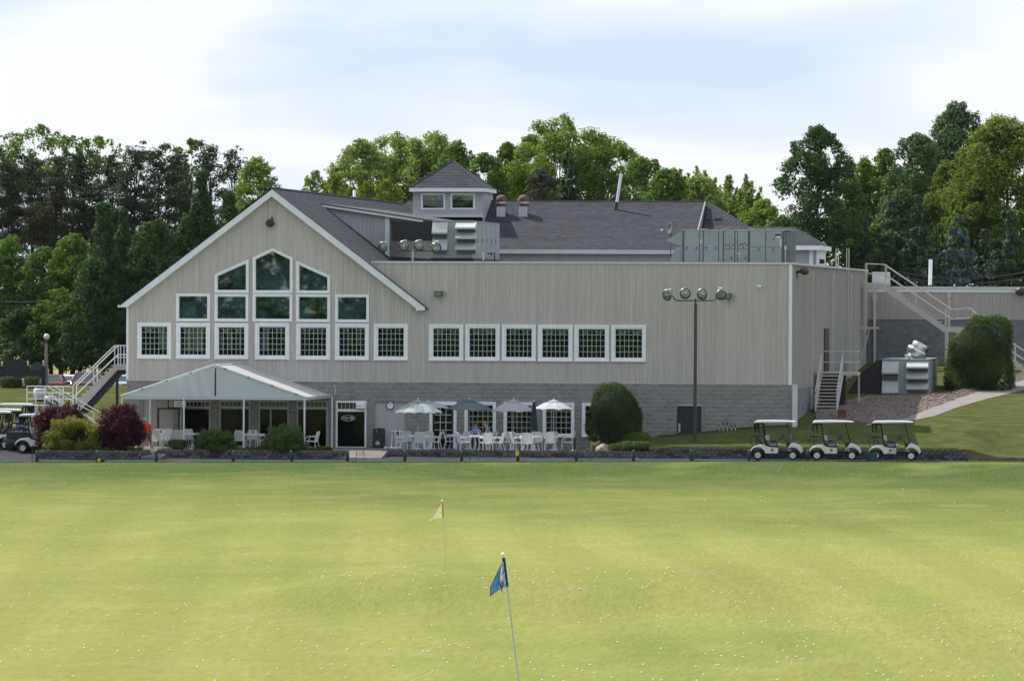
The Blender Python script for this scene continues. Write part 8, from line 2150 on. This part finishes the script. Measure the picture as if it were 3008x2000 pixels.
shrub('weeping_shrub', 'larger weeping green shrub left of the right awning post', 772, 903, 1252, 1322, -8.15, LM['weep'], 10500, .075, 'dome', .5, z0=.2, aspect=.4, up=.1)
tuft('ornamental_grass', 'tuft of arching ornamental grass at the left of the awning bed', 522, 1288, 1322, 64, -8.2, LM['weep'], 2200, .016, .45, z0=.2)
GCV = leaf_mat('ground_cover_leaves', (.045, .09, .012), (.12, .17, .03), .3)
for u0, u1, vt, Y, z, nn, lab in ((122, 190, 1308, -9.9, .15, 2600, 'low green plant at the left end of the left planting bed'), (245, 305, 1306, -9.9, .15, 2300, 'low green plant below the golden shrub at its right'), (300, 428, 1309, -9.5, .17, 3600, 'low green edging under the right purple shrub'), (640, 705, 1312, -8.4, .2, 2000, 'low green plant with pink flowers right of the middle weeping shrub'), (700, 790, 1309, -8.4, .2, 2600, 'low bright plants between the two weeping shrubs'), (900, 985, 1310, -8.2, .2, 2600, 'low bright green plants at the right end of the awning bed'), (760, 800, 1300, -8.3, .2, 1500, 'small green plant left of the larger weeping shrub')):
    shrub('ground_cover', lab, u0, u1, vt, 1322, Y, GCV, nn, .05, 'dome', .5, 'plant', z0=z, blobs=26, br=(.35, .6), depth=.4, stems=False)
fl = MB()
for k in range(14): x = W(random.uniform(655, 690), 1318, -8.75).x; fl.sphere((x, -8.72 + random.uniform(-.05, .1), .26 + random.uniform(0, .1)), .022, 6, 4)
o = fl.build('flower', pm('pink_petals', (.5, .18, .28), None, rough=.7), None, kind='stuff'); tag(o, 'cluster of small pink flowers before the middle weeping shrub', 'flowers')
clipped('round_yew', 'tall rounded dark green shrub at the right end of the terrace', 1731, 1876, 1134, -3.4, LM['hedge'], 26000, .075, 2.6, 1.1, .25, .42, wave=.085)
clipped('clipped_box', 'clipped bright green box bush right of the tall rounded shrub', 1829, 1907, 1272, -4.0, LM['box'], 8000, .05, 5, .5, .3, .55, wave=.015)
tuft('ornamental_grass', 'fine green ornamental grass in front of the clipped box', 1868, 1292, 1326, 110, -5.6, LM['weep'], 2600, .010, .55, z0=.26)
tuft('ornamental_grass', 'yellow green grass tuft right of the boulder', 1812, 1300, 1327, 52, -5.9, LM['box'], 1300, .010, .5, z0=.26)
shrub('pale_plant', 'pale variegated plant left of the boulder', 1722, 1772, 1298, 1322, -5.2, leaf_mat('variegated_leaves', (.06, .09, .045), (.35, .38, .26), .3), 2200, .055, 'dome', .45, 'plant', z0=.26, blobs=30, br=(.3, .5), depth=.5)
p = W(1772, 1326, -5.9)
import mathutils.noise as mn
def rock(label, c, r):
    b = MB(); b.sphere((0, 0, 0), 1, 18, 12)
    for i, v_ in enumerate(b.v):
        v_ = Vector(v_); d = v_.normalized(); k = 1 + .28 * mn.noise(d * 1.6 + Vector(c)) + .12 * mn.noise(d * 4)
        q = Vector((d.x * r[0], d.y * r[1], d.z * r[2])) * k
        for nrm, lim in ((Vector((-.5, -.5, .7)), .72), (Vector((.7, -.5, .5)), .66)):
            e = q.dot(nrm.normalized()) - lim * max(r); q = q - nrm.normalized() * max(0, e) * .8
        b.v[i] = tuple(q)
    o = b.build('boulder', MT['rock'], None); tag(o, label, 'rock'); o.location = c; return o
rock('pointed tan boulder between the pale plant and the grasses', (p.x, -5.9, .30), (.40, .3, .36))
q = W(563, 1312, -8.5); rock('small pale stone at the left foot of the middle weeping shrub', (q.x, -8.5, .24), (.16, .12, .14))
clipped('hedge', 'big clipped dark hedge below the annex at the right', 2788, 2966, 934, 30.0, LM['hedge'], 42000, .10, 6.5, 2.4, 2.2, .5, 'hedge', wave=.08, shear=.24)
# grasses and bushes on the left bank
for u, vt, w, lab in ((20, 1104, 50, 'green grass clump under the dark board at its left'), (52, 1110, 30, 'low grass clump under the middle of the dark board'), (92, 1103, 56, 'big green grass clump under the right end of the dark board')):
    tuft('ornamental_grass', lab, u, vt, 1142, w, 20.2, LM['hedge'] if w < 40 else LM['weep'], 1500, .016, .4)
# short grass along the wall foot and lawn edges that breaks the clean line
def fringe(name, label, pts, n, h, mat):
    v, f, T = [], [], []
    for k in range(n):
        i = random.randrange(len(pts) - 1); s = random.random(); p = Vector(pts[i]).lerp(Vector(pts[i + 1]), s) + Vector((random.uniform(-.03, .03), random.uniform(-.12, .12), 0)); a = random.uniform(0, 6.28); hh = h * random.uniform(.5, 1.2); w = .008
        j = len(v); v += [p + Vector((-w, 0, -.01)), p + Vector((w, 0, -.01)), p + Vector((hh * .5 * math.cos(a), hh * .5 * math.sin(a), hh))]; f.append((j, j + 1, j + 2)); T.append(random.random())
    me = bpy.data.meshes.new(name); me.from_pydata([tuple(q) for q in v], [], f); at = me.attributes.new('tint', 'FLOAT', 'FACE'); at.data.foreach_set('value', T); me.materials.append(mat); o = bpy.data.objects.new(name, me); sc.collection.objects.link(o); tag(o, label, 'grass'); o['kind'] = 'stuff'
GR = leaf_mat('grass_blades', (.06, .085, .02), (.15, .17, .05), .4)
fringe('grass_fringe', 'short grass along the front edge of the range turf', [(x, float(yedge(x)) - .1, float(zedge(x))) for x in np.linspace(-30, 28, 40)], 26000, .06, GR)
fringe('grass_fringe', 'short grass along the top of the retaining wall', [(x, -6.12, float(zright(x, -6.12))) for x in np.linspace(6.6, 22.2, 30)], 8000, .08, GR)
fringe('grass_fringe', 'short grass along the foot of the block wall', [(x, -.1, float(zright(x, -.1))) for x in np.linspace(7.2, 13.6, 20)], 4000, .10, GR)

# ================================================================== GOLF BALLS
bm_ = MB(); bm_.sphere((0, 0, 0), .0235, 8, 6)
CL = [(rng.uniform(0, 3008), rng.uniform(1560, 1990)) for _ in range(34)]
spots_ = []
for k in range(430):
    if rng.random() < .55:
        c = CL[int(rng.integers(len(CL)))]; u, v = c[0] + rng.normal(0, 170), c[1] + rng.normal(0, 26)
    else:
        u, v = rng.uniform(-20, 3030), 1385 + 615 * rng.random() ** .62
    if not (1385 < v < 2010 and -30 < u < 3040): continue
    w = Wz(u, v, -.25)
    for _ in range(4): w = Wz(u, v, float(zrange(w.x, w.y)))
    spots_.append((v, w.x, w.y, float(zrange(w.x, w.y)) + .014))
spots_.sort(reverse=True)
b0 = None
for (v, x, y, z) in spots_[:300]:
    if b0 is None: b0 = bm_.build('golf_ball', MT['golfball'], None, smooth=True); o = b0
    else: o = b0.copy(); sc.collection.objects.link(o)
    tag(o, 'yellowish golf ball lying on the open range grass', 'golf ball', 'golf balls on the range'); o.location = (x, y, z)
b = MB()
for (v, x, y, z) in spots_[300:]: b.sphere((x, y, z), .023, 6, 4)
o = b.build('golf_balls_far', MT['golfball'], None, kind='stuff'); tag(o, 'far golf balls scattered over the range towards the tee line', 'golf balls')


# ================================================================== AIR
hz = bpy.data.materials.new('thin_haze'); hz.use_nodes = True
hn = hz.node_tree; hn.nodes.remove(hn.nodes['Principled BSDF'])
pv = hn.nodes.new('ShaderNodeVolumePrincipled'); pv.inputs['Color'].default_value = (0.86, 0.92, 1.0, 1); pv.inputs['Density'].default_value = 0.000016; pv.inputs['Anisotropy'].default_value = 0.2
hn.links.new(pv.outputs[0], hn.nodes['Material Output'].inputs['Volume'])
b = MB(); b.box(-3010, 3010, -3010, 3010, -1.9, 30); o = b.build('haze', hz, None, kind='stuff'); tag(o, 'thin summer haze in the air over the range', 'haze')
